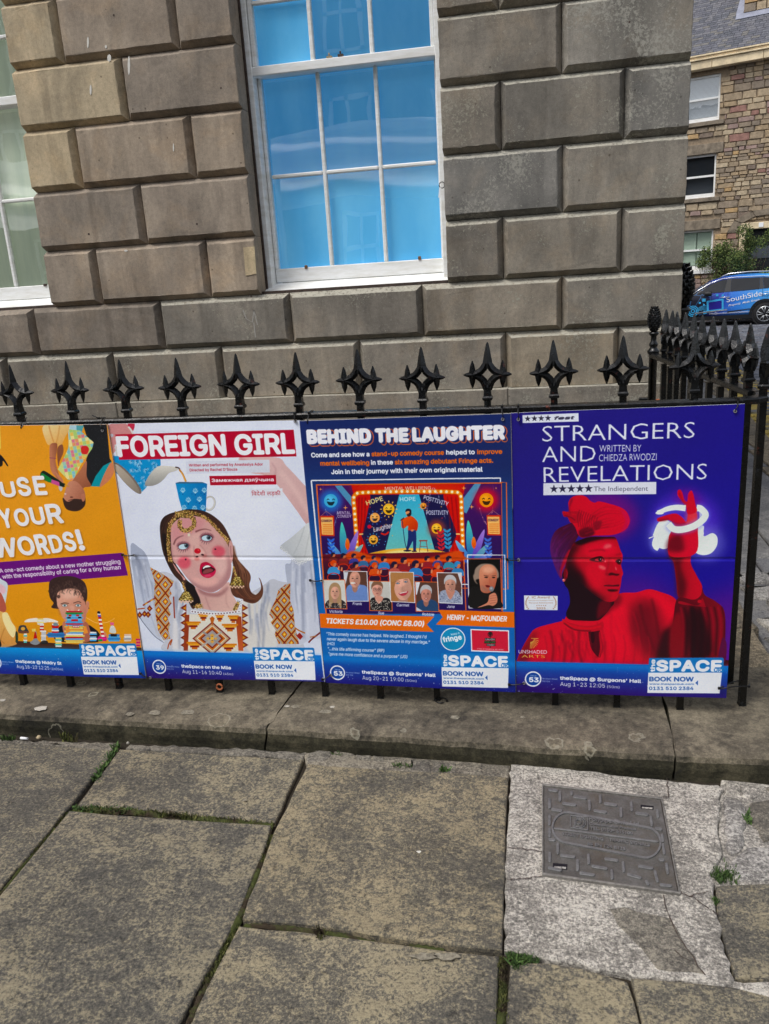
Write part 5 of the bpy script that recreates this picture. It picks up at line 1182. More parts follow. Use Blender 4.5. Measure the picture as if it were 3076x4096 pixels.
def ironmat(name='old gloss black paint on iron', rust=.5):
    t = NT(name); v = t.world()
    n = t.noise(v, 55, 5, .7, .4); n2 = t.noise(v, 18, 4, .7)
    col = t.ramp(n, [(.4, S(5, 6, 7)), (.62, S(12, 14, 16)), (.76, S(60, 64, 68))])
    col = t.mix(col, S(104, 50, 36), t.math('MULTIPLY', t.ramp(t.noise(v, 30, 5, .75), [(.62, BLK), (.70, WH4)]), rust))
    nb = t.bump(n, .5, .002); nb = t.bump(n2, .5, .004, nb)
    return t.out(col, t.ramp(n2, [(.3, (.18,)*3), (.7, (.38,)*3)]), nb, spec=.5)
M['iron'] = ironmat(); M['iron_old'] = ironmat('black rail paint chipped to red primer', .9)

def white_paint(name, wear=.5, a=S(242, 244, 244)):
    t = NT(name); v = t.world(); n = t.noise(v, 30, 5, .75); n2 = t.noise(v, 160, 4, .8, .5); n0 = t.noise(t.world((1, 1, 6)), 7, 4, .7)
    m = t.math('ADD', t.math('MULTIPLY', n, .6), t.math('ADD', t.math('MULTIPLY', n2, .3), t.math('MULTIPLY', n0, .3)))
    col = t.mix(a, S(222, 222, 216), t.ramp(n0, [(.4, BLK), (.7, WH4)])); col = t.mix(col, S(112, 104, 92), t.math('MULTIPLY', t.ramp(m, [(.78, BLK), (.84, WH4)]), wear))
    return t.out(col, .5, t.bump(m, .4, .002), spec=.4)
M['white'] = white_paint('weathered white sash paint', .55); M['white_worn'] = white_paint('flaking white sill paint', .95); M['white_far'] = white_paint('white window paint', .1)
def plain(name, c, rough=.6, metal=0.0, spec=.4, nz=0.0, sc=30):
    t = NT(name); v = t.world(); n = t.noise(v, sc, 4, .7)
    col = t.mix(c, t.ramp(n, [(.3, (1-nz,)*3), (.7, (1+nz,)*3)]), 1.0, 'MULTIPLY') if nz else c
    return t.out(col, rough, t.bump(n, .2, .002) if nz else None, metal, spec)
M['gapwood'] = plain('dark weathered timber edge', S(70, 58, 52), .8, nz=.5, sc=60)
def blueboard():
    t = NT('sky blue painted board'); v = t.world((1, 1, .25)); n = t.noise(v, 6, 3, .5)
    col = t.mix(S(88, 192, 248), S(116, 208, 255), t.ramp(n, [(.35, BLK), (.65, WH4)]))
    t.link(col, t.b.inputs['Emission Color']); t.b.inputs['Emission Strength'].default_value = .16   # glow added to brighten the dark panes, as if from the lit room behind
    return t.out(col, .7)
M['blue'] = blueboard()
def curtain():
    t = NT('pale green grey blind'); t.b.inputs['Emission Color'].default_value = (.55, .62, .50, 1); t.b.inputs['Emission Strength'].default_value = .16   # glow added on the blind itself so the left panes come out lighter
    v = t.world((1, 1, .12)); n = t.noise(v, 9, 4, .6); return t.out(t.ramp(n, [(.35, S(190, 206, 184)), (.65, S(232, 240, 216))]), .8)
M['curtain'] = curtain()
def glassmat(name, tint=(.97, .99, .99, 1), rough=.01, base=.13):
    t = NT(name); n = t.n; n.remove(t.b)
    tr = t.node('ShaderNodeBsdfTransparent'); tr.inputs[0].default_value = tint; gl = t.node('ShaderNodeBsdfGlossy'); gl.inputs['Roughness'].default_value = rough
    fr = t.node('ShaderNodeFresnel'); fr.inputs[0].default_value = 1.52; nb = t.bump(t.noise(t.world(), 2.6, 2, .5), .05, .02); t.link(nb, gl.inputs['Normal'])
    mx = t.node('ShaderNodeMixShader'); t.link(t.math('ADD', fr.outputs[0], base), mx.inputs[0]); t.link(tr.outputs[0], mx.inputs[1]); t.link(gl.outputs[0], mx.inputs[2])
    t.link(mx.outputs[0], n['Material Output'].inputs[0]); return t.m
M['glass'] = glassmat('old window glass')
M['dark_glass'] = plain('dark tinted car glass', S(22, 26, 32), .12, spec=.35)
def printmat():
    t = NT('printed corrugated board'); tc = t.node('ShaderNodeTexCoord'); im = t.node('ShaderNodeTexImage'); im.image = poster_img; im.interpolation = 'Cubic'; im.extension = 'EXTEND'
    t.link(tc.outputs['UV'], im.inputs[0])
    g = t.node('ShaderNodeHueSaturation'); g.inputs['Saturation'].default_value = 1.04; g.inputs['Value'].default_value = 1.17; t.link(im.outputs[0], g.inputs['Color'])
    wv = t.node('ShaderNodeTexWave'); wv.wave_type = 'BANDS'; wv.bands_direction = 'Z'; wv.inputs['Scale'].default_value = 95; wv.inputs['Distortion'].default_value = .15
    t.link(t.world(), wv.inputs['Vector'])
    n = t.noise(t.world((1, 1, 1)), 3, 3, .5); nb = t.bump(wv.outputs['Fac'], .10, .0008); nb = t.bump(n, .4, .03, nb)
    return t.out(g.outputs[0], .30, nb, spec=.35)
M['print'] = printmat()
M['board_edge'] = plain('raw corrugated plastic edge', S(206, 208, 212), .5)
M['tie'] = plain('black nylon', S(18, 18, 20), .35)
M['eyelet'] = plain('dull steel eyelet', S(200, 200, 205), .35, .8)
M['soil'] = plain('dark damp joint soil', S(46, 40, 30), .95, nz=.5, sc=90)
def mossmat(name, a, b, c):
    t = NT(name); n = t.noise(t.world(), 60, 4, .7); i = t.isl(); col = t.ramp(t.math('MULTIPLY', t.math('ADD', n, i), .5), [(.25, a), (.5, b), (.75, c)])
    if 'moss' in name: col = t.mix(col, S(58, 48, 34), t.ramp(t.noise(t.world(), 16, 4, .7), [(.50, BLK), (.60, WH4)])); return t.out(col, .9, t.bump(t.noise(t.world(), 260, 4, .8), .9, .003))
    return t.out(col, .8)
M['moss'] = mossmat('moss and joint grass', S(48, 52, 24), S(78, 86, 38), S(118, 118, 66))
M['weed'] = mossmat('small green weed leaves', S(46, 66, 32), S(66, 94, 44), S(94, 122, 62))
M['leaf'] = mossmat('rose bush leaves', S(50, 66, 34), S(84, 104, 52), S(128, 140, 76))
M['twig'] = plain('thorny twig', S(70, 56, 40), .8)
def covermat():
    t = NT('worn grey cast duct cover'); v = t.world(); n = t.noise(v, 40, 5, .7); n2 = t.noise(v, 9, 4, .6); n3 = t.noise(v, 220, 3, .8)
    col = t.ramp(t.math('ADD', t.math('MULTIPLY', n, .5), t.math('MULTIPLY', n2, .5)), [(.36, S(70, 67, 63)), (.5, S(88, 86, 82)), (.64, S(103, 101, 99))])
    col = t.mix(col, S(82, 74, 62), t.math('MULTIPLY', t.ramp(t.noise(v, 14, 4, .7), [(.5, BLK), (.66, WH4)]), .6)); col = t.mix(col, t.ramp(n3, [(.35, (.7,)*3), (.65, (1.2,)*3)]), .6, 'MULTIPLY')
    return t.out(col, .55, t.bump(t.math('ADD', n3, n), .3, .0015), spec=.5)
M['cover'] = covermat(); M['cover_worn'] = plain('cover relief polished by feet', S(104, 104, 104), .42, nz=.3, sc=60); M['cover_rim'] = plain('cover frame worn bright', S(116, 113, 108), .5, nz=.45, sc=90)
def rubblemat(name, ramp):
    t = NT(name); r = t.math('FRACT', t.math('ADD', t.rnd(), t.isl())); n = t.noise(t.world(), 9, 5, .7)
    col = t.ramp(r, ramp, 'CONSTANT'); col = t.mix(col, t.ramp(n, [(.3, (.6,)*3), (.7, (1.3,)*3)]), .8, 'MULTIPLY')
    return t.out(col, .9, t.bump(n, .5, .03), spec=.2)
M['wall_rubble'] = rubblemat('warm rubble sandstone', [(0, S(160, 143, 120)), (.16, S(176, 158, 132)), (.30, S(146, 132, 115)), (.46, S(184, 168, 142)), (.60, S(168, 148, 120)), (.70, S(158, 136, 128)), (.78, S(138, 126, 112)), (.88, S(184, 154, 112)), (.93, S(152, 116, 106)), (.96, S(128, 114, 102))])
M['mortar'] = plain('lime mortar', S(142, 126, 106), .95, nz=.3, sc=12)
M['dressed'] = plain('weathered dressed lintel stone', S(128, 117, 102), .9, nz=.45, sc=5)
M['slate'] = rubblemat('blue grey roof slate', [(0, S(98, 99, 107)), (.2, S(106, 107, 114)), (.4, S(92, 94, 101)), (.6, S(112, 112, 117)), (.75, S(102, 102, 109)), (.9, S(114, 112, 110))])
M['lead'] = plain('lead flashing', S(140, 144, 160), .5, nz=.2, sc=4)
M['gutter'] = plain('cream stone eaves gutter', S(218, 200, 166), .8, nz=.25, sc=3)
M['sett'] = rubblemat('wet grey street sett', [(0, S(96, 100, 110)), (.2, S(112, 116, 126)), (.4, S(86, 90, 98)), (.6, S(122, 124, 130)), (.8, S(102, 100, 104))])
M['sett_yellow'] = rubblemat('sett with worn yellow line paint', [(0, S(180, 158, 86)), (.3, S(160, 140, 84)), (.6, S(194, 168, 84)), (.85, S(130, 122, 96))])
M['road'] = plain('dark sand between setts', S(66, 66, 68), .9, nz=.3, sc=8)
M['tyre'] = plain('black tyre rubber', S(26, 26, 28), .8)
M['alloy'] = plain('silver alloy', S(200, 204, 208), .3, .7)
M['chrome'] = plain('bright chrome trim', S(225, 228, 232), .15, .9)
M['blackplastic'] = plain('black plastic', S(24, 26, 30), .45)
M['dooriron'] = plain('black painted door', S(30, 32, 34), .5)
M['blind'] = plain('white venetian blind', S(200, 206, 214), .7)
M['blind_green'] = plain('pale green shutter', S(178, 196, 178), .7)
M['dark_room'] = plain('dark room behind glass', S(70, 76, 84), .7)
M['canvas'] = plain('white marquee canvas', S(236, 238, 240), .7, nz=.08, sc=2)
M['letter_white'] = plain('white vinyl lettering', S(236, 240, 246), .4)
M['cyan'] = plain('cyan vinyl line art', S(60, 170, 226), .4)
M['indigo_vinyl'] = plain('indigo vinyl square', S(36, 30, 140), .4)
M['brass'] = plain('dull brass', S(120, 88, 60), .5, .3)
M['copper'] = plain('rusty orange iron', S(168, 96, 60), .7, nz=.3, sc=90)
M['splash'] = plain('white bird splash', S(216, 214, 206), .8)
def carpaint():
    t = NT('blue circuit print car wrap'); v = t.coords(); sp = t.node('ShaderNodeSeparateXYZ'); t.link(v, sp.inputs[0])
    x = t.math('ADD', sp.outputs['X'], t.math('MULTIPLY', t.noise(v, 2.2, 3, .6), .5))
    u = t.math('MULTIPLY', t.math('ADD', x, 2.55), 1/3.5, clamp=True)
    col = t.ramp(u, [(.0, S(14, 16, 26)), (.30, S(20, 22, 44)), (.42, S(38, 64, 176)), (.54, S(46, 118, 214)), (.78, S(64, 152, 226)), (1, S(110, 196, 240))])
    vo = t.node('ShaderNodeTexVoronoi', feature='DISTANCE_TO_EDGE'); vo.inputs['Scale'].default_value = 3.2; t.link(v, vo.inputs['Vector'])
    col = t.mix(col, S(80, 160, 236), t.math('MULTIPLY', t.ramp(vo.outputs['Distance'], [(.008, WH4), (.02, BLK)]), .5))
    m = t.out(col, .35, spec=.4); t.b.inputs['Coat Weight'].default_value = .15; return m
M['car'] = carpaint()
M['lichen_white'] = plain('white lichen crust', S(176, 171, 160), .9, nz=.35, sc=160)
M['lichen_grey'] = plain('grey lichen crust', S(128, 122, 107), .9, nz=.6, sc=110)
M['chalk'] = plain('faint chalk', S(158, 155, 148), .9)
# ------------------------------------------------------------------ THE CORNER BUILDING
D = 1.4
def X(x13, y=D): return CAM_LOC[0] + (x13 - CAM_LOC[0])*(y - CAM_LOC[1])/3.496
def Z(z13, y=D): return CAM_LOC[2] + (z13 + .12 - CAM_LOC[2])*(y - CAM_LOC[1])/3.496
def rock_ring(x0, x1, z0, z1, y, n=9, j=0.0):
    P = []
    for k in range(n): P.append((x0 + (x1-x0)*k/n, z0))
    for k in range(n): P.append((x1, z0 + (z1-z0)*k/n))
    for k in range(n): P.append((x1 - (x1-x0)*k/n, z1))
    for k in range(n): P.append((x0, z1 - (z1-z0)*k/n))
    return [(p[0] + random.uniform(-j, j), y + random.uniform(-j, j)*.6, p[1] + random.uniform(-j, j)) for p in P]
def block(parent, x0, x1, z0, z1, m, left=True, right=True, top=True, bot=True, y=D, bev=.0212, dep=.036, name='stone_block'):
    g = .0008; b = bev
    mb = MB()
    L0, R0 = x0 + (g if left else 0), x1 - (g if right else 0)
    B0, T0 = z0 + g, z1 - g
    # the back carries two rings of its own, then the slope, then the face
    li, ri = L0 + (b if left else .001), R0 - (b if right else .001); bi, ti = B0 + (b if bot else .001), T0 - (b if top else .001)
    rings = [rock_ring(L0, R0, B0, T0, y + .125), rock_ring(L0, R0, B0, T0, y + dep, j=.0006),
             rock_ring(li - .001, ri + .001, bi - .001, ti + .001, y + .0022, j=.0017), rock_ring(li + .0015, ri - .0015, bi + .0015, ti - .0015, y, j=.0012)]
    mb.loft(rings)
    return mb.build(name, M[m], parent)
bld = empty('stone_building', (0.4, D, 0))
tag(bld, 'grey brown building of big chamfered stone blocks behind the railings, with tall sash windows', 'building'); WORLD_BUILT.add(bld.name)
W0, W1 = X(.06), X(.889)           # the blue window's opening
V1 = X(-.94); V0 = V1 - (W1 - W0)  # the left window's opening
XR = X(1.822); XL = V0 - 1.55
zc = [Z(v) for v in (.725, .955, 1.17, 1.415, 1.665, 1.915, 2.16, 2.405, 2.65, 2.90, 3.15)]
WTOP = zc[8]
def P(x): return X(x)
full = {0: [-2.9, -2.35, -1.8, -1.24, -.689, -.154, .487, 1.123, 1.583], 1: [-2.65, -2.1, -1.6, -1.055, -.42, .19, .775, 1.355]}
def pick(x13, row):
    if x13 < -.4 and row in (4, ): return 'ash_left'
    if x13 < .1: return 'ash_left' if row > 1 else ('ash_left' if x13 < -.3 and row == 1 else 'ash_mid')
    if row <= 1: return 'ash_mid' if x13 < 1.1 else 'ash_right'
    if row == 5 and x13 > 1.3 or row == 3 and x13 < 1.3 or row == 4 and x13 > 1.55: return 'ash_crust'
    return 'ash_right' if x13 > 1.3 else 'ash_mid'
for r in range(10):
    z0, z1 = zc[r], zc[r+1]
    if r < 2 or z0 >= WTOP - .01:
        js = [XL] + [P(v) for v in full[r % 2] if P(v) > XL] + [XR]
        for a, b in zip(js, js[1:]):
            xm = (a + b)/2; x13 = CAM_LOC[0] + (xm - CAM_LOC[0])*3.496/3.6
            m = pick(x13, r)
            if r == 0 and x13 > 1.2: m = 'ash_buff' if x13 < 1.5 else 'ash_right'
            block(bld, a, b, z0, z1, m, left=a > XL, right=b < XR, bot=r > 0)
    else:
        odd = (r % 2 == 1)
        sp = {2: [-.698, -.169], 3: [-.44], 4: [-.706, -.173], 5: [-.446], 6: [-.703, -.181], 7: [-.44]}[r]
        js = [V1] + [P(v) for v in sp] + [W0]
        for i, (a, b) in enumerate(zip(js, js[1:])):
            tan = (i == 0 and r >= 4)
            block(bld, a, b, z0, z1, 'ash_tan' if tan else 'ash_left', left=i > 0, right=b < W0 - .01)
        sp = {2: [1.119, 1.588], 3: [1.357], 4: [1.12, 1.59], 5: [1.354], 6: [1.119, 1.59], 7: [1.354]}[r]
        js = [W1] + [P(v) for v in sp] + [XR]
        for i, (a, b) in enumerate(zip(js, js[1:])):
            x13 = CAM_LOC[0] + ((a + b)/2 - CAM_LOC[0])*3.496/3.6
            block(bld, a, b, z0, z1, pick(x13, r), left=i > 0, right=b < XR - .01)
        js = [XL, XL + (.5 if odd else .8), XL + 1.1 if odd else V0, V0]
        js = sorted(set(round(j, 4) for j in js))
        for i, (a, b) in enumerate(zip(js, js[1:])): block(bld, a, b, z0, z1, 'ash_left', left=i > 0, right=b < V0 - .01)
# plinth course with its ledge, standing proud of the wall
pj = [XL, P(-1.9), P(-1.3), P(-.68), P(.19), P(1.13), XR + .02]
for a, b in zip(pj, pj[1:]): block(bld, a, b, .28, zc[0], 'ash_mid' if a < 1 else 'ash_right', left=True, right=b < XR, top=False, y=D - .028, bev=.004, dep=.004, name='plinth_stone')
mb = MB()
for a, b, zlo, zhi in ((XL, V0 - .002, -2.6, 9), (V1 + .002, W0 - .002, -2.6, 9), (W1 + .002, XR - .004, -2.6, 9), (V0 - .002, V1 + .002, -2.6, zc[2] - .004), (W0 - .002, W1 + .002, -2.6, zc[2] - .004), (V0 - .002, V1 + .002, WTOP + .004, 9), (W0 - .002, W1 + .002, WTOP + .004, 9)):
    mb.box((a, D + .045, zlo), (b, D + .5, zhi))
mb.box((XL - 9, D + .502, -2.6), (XR - .004, D + 11, 9)); mb.box((XL - 9, D + .004, -2.6), (XL - .002, D + .5, 9))
mb.build('wall_core', M['ash_joint'], bld)
# small marks on the stones
def blob(name, pts_, y, th, m, parent):
    b_ = MB(); c = [at(u, v, 1, y) for u, v in pts_]
    f = [(p[0], y - th, p[2]) for p in c]; k = [(p[0], y + .001, p[2]) for p in c]
    b_.loft([k, f]); return b_.build(name, m, parent)
for (u, v, h, w) in ((352, 170, 46, 4), (363, 360, 42, 4), (516, 262, 78, 5), (424, 187, 14, 4), (437, 232, 30, 8), (694, 590, 34, 2.5), (504, 1003, 8, 7)):
    b_ = blob('splash', [(u + w*math.cos(q), v + h/2*math.sin(q)) for q in [k*math.pi/4 for k in range(8)]], D, .0012, M['splash'], bld)
for (u, v) in ((355, 936), (788, 896), (455, 61), (1005, 1185), (884, 352), (2518, 88)):
    blob('pit', [(u + 4*math.cos(q), v + 5*math.sin(q)) for q in [k*math.pi/3 for k in range(6)]], D, .0008, M['gapwood'], bld)
blob('stone_patch', [(974, 990), (1018, 986), (1026, 1095), (984, 1103)], D, .003, M['plug'], bld)
for seg in ([(972, 1240), (985, 1275), (1010, 1290), (1015, 1240), (1030, 1300)], [(1015, 1290), (1022, 1350)]):
    for a, b in zip(seg, seg[1:]):
        blob('chalk_mark', [(a[0] - 2, a[1]), (b[0] - 2, b[1]), (b[0] + 2.5, b[1]), (a[0] + 2.5, a[1])], D, .0006, plain('faint chalk', S(150, 148, 142), .9) if 'chalk' not in M else M['chalk'], bld)

def bar_box(name, lo, hi, m, parent, bev=.002):
    b_ = MB(); b_.box(lo, hi); return b_.build(name, M[m], parent, bevel=bev)
def sash_window(label, x0, x1, board, reveal=True):
    yw = D + .12; w = MB(); ztop = WTOP; zs = Z(1.165)
    # the window part itself is the outer box frame; everything else hangs on it
    w.box((x0 + .001, yw, zs), (x0 + .030, yw + .16, ztop)); w.box((x1 - .030, yw, zs), (x1 - .001, yw + .16, ztop)); w.box((x0 + .030, yw, ztop - .04), (x1 - .030, yw + .16, ztop - .001))
    win = w.build('window', M['white'], bld, bevel=.003)
    bar_box('timber_edge', (x0 + .0005, yw - .012, zs), (x0 + .010, yw - .001, ztop), 'gapwood', win, .002)
    dz = lambda z13, y: CAM_LOC[2] + (z13 + .12 - CAM_LOC[2])*(y - CAM_LOC[1])/3.496
    yu, yl = yw + .012, yw + .058
    # upper sash
    zb, zm = dz(2.021, yu), dz(2.056, yu); a, b = x0 + .032, x1 - .032
    gl_a, gl_b = x0 + .040, x1 - .038
    u = MB(); u.box((a, yu, zm), (gl_a + .010, yu + .042, ztop - .042)); u.box((gl_b - .010, yu, zm), (b, yu + .042, ztop - .042)); u.box((gl_a + .010, yu, ztop - .09), (gl_b - .010, yu + .042, ztop - .042))
    u.build('upper_sash', M['white'], win, bevel=.003)
    bar_box('meeting_rail', (a - .008, yu - .006, zb), (b + .008, yu + .044, zm), 'white', win, .003)
    n = 3; wd = (gl_b - gl_a)
    for k in (1, 2): bar_box('glazing_bar', (gl_a + wd*k/n - .009, yu + .006, zm), (gl_a + wd*k/n + .009, yu + .034, ztop - .09), 'white', win, .004)
    zq = zm + (ztop - .09 - zm)*.5; 
    for k in range(3): bar_box('glazing_bar', (gl_a + wd*k/n + .010, yu + .008, zq - .008), (gl_a + wd*(k+1)/n - .010, yu + .033, zq + .008), 'white', win, .004)
    # lower sash
    zr1, zr0 = dz(1.271, yl), dz(1.214, yl); la, lb = x0 + .032, x1 - .032
    ga, gb = x0 + .046, x1 - .042
    u = MB(); u.box((la, yl, zr1), (ga, yl + .042, zm)); u.box((gb, yl, zr1), (lb, yl + .042, zm)); u.box((ga, yl, zm - .035), (gb, yl + .042, zm))
    u.build('lower_sash', M['white'], win, bevel=.003)
    bar_box('bottom_rail', (la, yl, zr0), (lb, yl + .042, zr1), 'white', win, .003)
    wd = gb - ga; zq = dz(1.640, yl)
    for k in (1, 2): bar_box('glazing_bar', (ga + wd*k/n - .0085, yl + .006, zr1), (ga + wd*k/n + .0085, yl + .034, zm - .035), 'white', win, .004)
    for k in range(3): bar_box('glazing_bar', (ga + wd*k/n + .0095, yl + .004, zq - .008), (ga + wd*(k+1)/n - .0095, yl + .033, zq + .008), 'white', win, .004)
    # panes
    for k in range(3):
        for (g0, g1, s0, s1, yy, wdd, gg) in ((zm, zm + (ztop - .09 - zm)*.5, 0, 0, yu + .020, (gl_b - gl_a), gl_a), (zm + (ztop - .09 - zm)*.5, ztop - .09, 0, 0, yu + .020, (gl_b - gl_a), gl_a), (zr1, zq, 0, 0, yl + .020, wd, ga), (zq, zm - .035, 0, 0, yl + .020, wd, ga)):
            q = MB(); t_ = random.uniform(-.0012, .0012); t2 = random.uniform(-.001, .001)
            xa, xb = gg + wdd*k/n, gg + wdd*(k+1)/n
            q.quad([(xa, yy + t_, g0), (xb, yy - t_, g0), (xb, yy - t_ + t2, g1), (xa, yy + t_ + t2, g1)]); q.build('pane', M['glass'], win)
    # sill
    s_ = MB(); zt = dz(1.20, yw); zu = Z(1.168, D + .085)
    s_.loft([[(x, D + .078, zu), (x, D + .085, zu + .016), (x, yl, zr0 - .002), (x, yl + .10, zr0 - .002), (x, yl + .10, zu)] for x in (x0 + .001, x1 - .001)])
    s_.build('sill', M['white_worn'], win, bevel=.002)
    q = MB(); q.box((x0 + .004, D + .04, zc[2] + .0005), (x1 - .004, yl + .11, zc[2] + .012)); q.build('sill_gap', M['gapwood'], win)
    # what stands right behind the glass
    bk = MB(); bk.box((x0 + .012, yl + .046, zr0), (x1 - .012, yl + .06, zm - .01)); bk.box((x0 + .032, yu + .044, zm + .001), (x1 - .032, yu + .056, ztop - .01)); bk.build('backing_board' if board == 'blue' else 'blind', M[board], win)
    return win
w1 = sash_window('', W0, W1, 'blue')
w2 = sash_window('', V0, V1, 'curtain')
for (u, v) in ((1315, 228), (1360, 220)):
    p = at(u, v, 1, D + .13); b_ = MB(); b_.box((p[0] - .010, D + .128, p[2] - .008), (p[0] + .012, D + .150, p[2] + .004)); b_.lathe([(.003, 0), (.003, .006), (.005, .009), (.001, .014)], 8, (p[0], D + .138, p[2] + .004)); b_.build('sash_latch', M['gapwood' if u > 1340 else 'plug'], w1)
for (u, v) in ((1224, 1068), (1678, 1032)):
    p = at(u, v, 1, D + .178); b_ = MB(); b_.box((p[0] - .006, D + .172, p[2] - .008), (p[0] + .007, D + .185, p[2] + .008)); b_.build('sash_lift', M['brass'], w1, bevel=.002)
p = at(181, 1140, 1, D + .178); b_ = MB(); b_.box((p[0] - .008, D + .172, p[2] - .006), (p[0] + .008, D + .185, p[2] + .006)); b_.build('sash_lift', M['gapwood'], w2, bevel=.002)
# hook with a tagged ring on the window's right edge
p = at(1768, 740, 1, D + .02); hk = empty('padlock_ring', (p[0], p[1], p[2])); tag(hk, 'small black ring with a white paper tag on the right edge of the blue window', 'ring')
b_ = MB(); b_.tube([(.012*math.cos(q), .0, .012*math.sin(q)) for q in [k*math.pi/6 for k in range(13)]], .0022, 6); b_.box((.008, -.006, -.006), (.026, .018, .008)); b_.build('ring', M['iron'], hk)
b_ = MB(); b_.box((-.010, -.003, -.050), (-.002, -.0015, -.010)); b_.build('paper_tag', M['canvas'], hk, rot=(0, .15, 0))

# ------------------------------------------------------------------ GROUND
YC = 25.7
def gz(y): return 0.0 if y < 3 else (-(y - 3)*.0338 if y < YC else -(YC - 3)*.0338)
g_ = MB()
for xs, ys, dzz in (((-160, -2.6, 3.4, 160), (-160, -4.0), 0), ((-160, -2.6, 3.4, 160), (-4.0, .30), .018), ((1.87, 3.4, 160), (.30, 3.0), 0), ((1.87, 160), (3.0, YC), 0), ((1.87, 160), (YC, 200), 0)):
    for a, b in zip(xs, xs[1:]):
        g_.quad([(a, ys[0], gz(ys[0]) - .035 + dzz - (.12 if ys[0] >= 3 else 0)), (b, ys[0], gz(ys[0]) - .035 + dzz - (.12 if ys[0] >= 3 else 0)), (b, ys[1], gz(ys[1]) - .035 + dzz - (.12 if ys[1] >= 3 else 0)), (a, ys[1], gz(ys[1]) - .035 + dzz - (.12 if ys[1] >= 3 else 0))])
bmesh.ops.remove_doubles(g_.bm, verts=g_.bm.verts, dist=.001)
tag(g_.build('ground', M['soil'], recalc=False), kind='structure')
g_ = MB(); g_.quad([(XL - 8, .30, -2.4), (2.2, .30, -2.4), (2.2, D + .1, -2.4), (XL - 8, D + .1, -2.4)]); g_.quad([(XL - 8, .301, -2.4), (2.2, .301, -2.4), (2.2, .301, -.03), (XL - 8, .301, -.03)]); g_.quad([(1.869, .30, -2.4), (1.869, 1.6, -2.4), (1.869, 1.6, -.03), (1.869, .30, -.03)])
tag(g_.build('basement_floor', M['ash_joint'], recalc=False), kind='structure')

pav = empty('pavement', (0, -.6, 0)); tag(pav, kind='structure'); WORLD_BUILT.add(pav.name)
Lc = lambda x, y: (x*.9272, 2600 + y*.9272)
Rc = lambda x, y: (1536 + x*.9272, 2600 + y*.9272)
def wpoly(pp, z=0.0): return [at(u, v, 2, z)[:2] for u, v in pp]
def rough_poly(P_, step=.05, j=.0016, sh=0.0):
    out = []; n = len(P_); c = np.mean(P_, 0)
    for i in range(n):
        a = np.array(P_[i]); b = np.array(P_[(i+1) % n]); L_ = np.linalg.norm(b-a); k = max(1, int(L_/step))
        for t in range(k):
            q = a + (b-a)*t/k; 
            if t: q = q + rng.normal(0, j, 2)
            out.append(tuple(q))
    ar = sum(out[i][0]*out[(i+1) % len(out)][1] - out[(i+1) % len(out)][0]*out[i][1] for i in range(len(out)))
    return out if ar > 0 else out[::-1]
def slab(P_, m, top=0.0, name='flagstone', bev=.005, step=.05, j=.0016, parent=None, th=.05, label=None):
    q = rough_poly(P_, step, j); b_ = MB()
    n = len(q); ctr = np.mean(q, 0)
    def ins(d, z):
        o = []
        for i in range(n):
            p0, p1, p2 = np.array(q[i-1]), np.array(q[i]), np.array(q[(i+1) % n]); e = (p2 - p0); e = e/(np.linalg.norm(e) + 1e-9); nn = np.array([-e[1], e[0]]); o.append((p1[0] + nn[0]*d, p1[1] + nn[1]*d, z))
        return o
    b_.loft([ins(0, top - th), ins(0, top - bev), ins(bev*.45, top - bev*.3), ins(bev*1.5, top)])
    bmesh.ops.triangulate(b_.bm, faces=[f for f in b_.bm.faces if len(f.verts) > 4])
    o = b_.build(name, M[m], parent or pav)
    if label: o['label'] = label
    return o
g = 4
S_ = [
 ('slab_grey', [Lc(-700, 360), Lc(-50, 392), Lc(484, 428), Lc(488, 440), Lc(302, 668), Lc(112, 898), Lc(-60, 1092), Lc(-900, 1900), Lc(-1500, 1500)]),
 ('slab_grey', [Lc(516, 424), Lc(900, 446), Lc(1306, 468), Lc(1186, 738), Lc(760, 700), Lc(334, 664)]),
 ('slab_grey', [Lc(300, 694), Lc(740, 728), Lc(1170, 756), Lc(1152, 830), Lc(1022, 1158), Lc(838, 1488), Lc(640, 1900), Lc(-620, 1900), Lc(-10, 1070)]),
 ('slab_gold', [Lc(1328, 492), Lc(1661, 518), Rc(300, 532), Rc(536, 552), Rc(522, 900), Rc(510, 1292), Rc(250, 1268), Rc(0, 1236), Lc(1400, 1194), Lc(1046, 1158), Lc(1180, 790)]),
 ('slab_grey', [Lc(1030, 1186), Lc(1400, 1222), Lc(1661, 1256), Rc(250, 1290), Rc(498, 1316), Rc(488, 1614), Rc(476, 1980), Lc(670, 1980), Lc(862, 1500)]),
 ('slab_grey', [Rc(545, 1345), Rc(700, 1342), Rc(860, 1368), Rc(980, 1402), Rc(1052, 1426), Rc(1084, 1520), Rc(1106, 1614), Rc(1132, 1980), Rc(512, 1980), Rc(524, 1614)]),
 ('slab_grey', [Rc(1066, 1410), Rc(1290, 1428), Rc(1510, 1450), Rc(1700, 1500), Rc(2100, 1560), Rc(2200, 1980), Rc(1150, 1980), Rc(1116, 1614)]),
 ('slab_grey', [Rc(1432, 1016), Rc(1480, 1010), Rc(1640, 1004), Rc(2300, 1040), Rc(2300, 1480), Rc(1700, 1420), Rc(1515, 1410), Rc(1470, 1260), Rc(1436, 1120)]),
]
for i, (m, pp) in enumerate(S_): slab(wpoly(pp), m, top=[0, -.002, .002, .003, -.001, -.002, 0, 0][i])
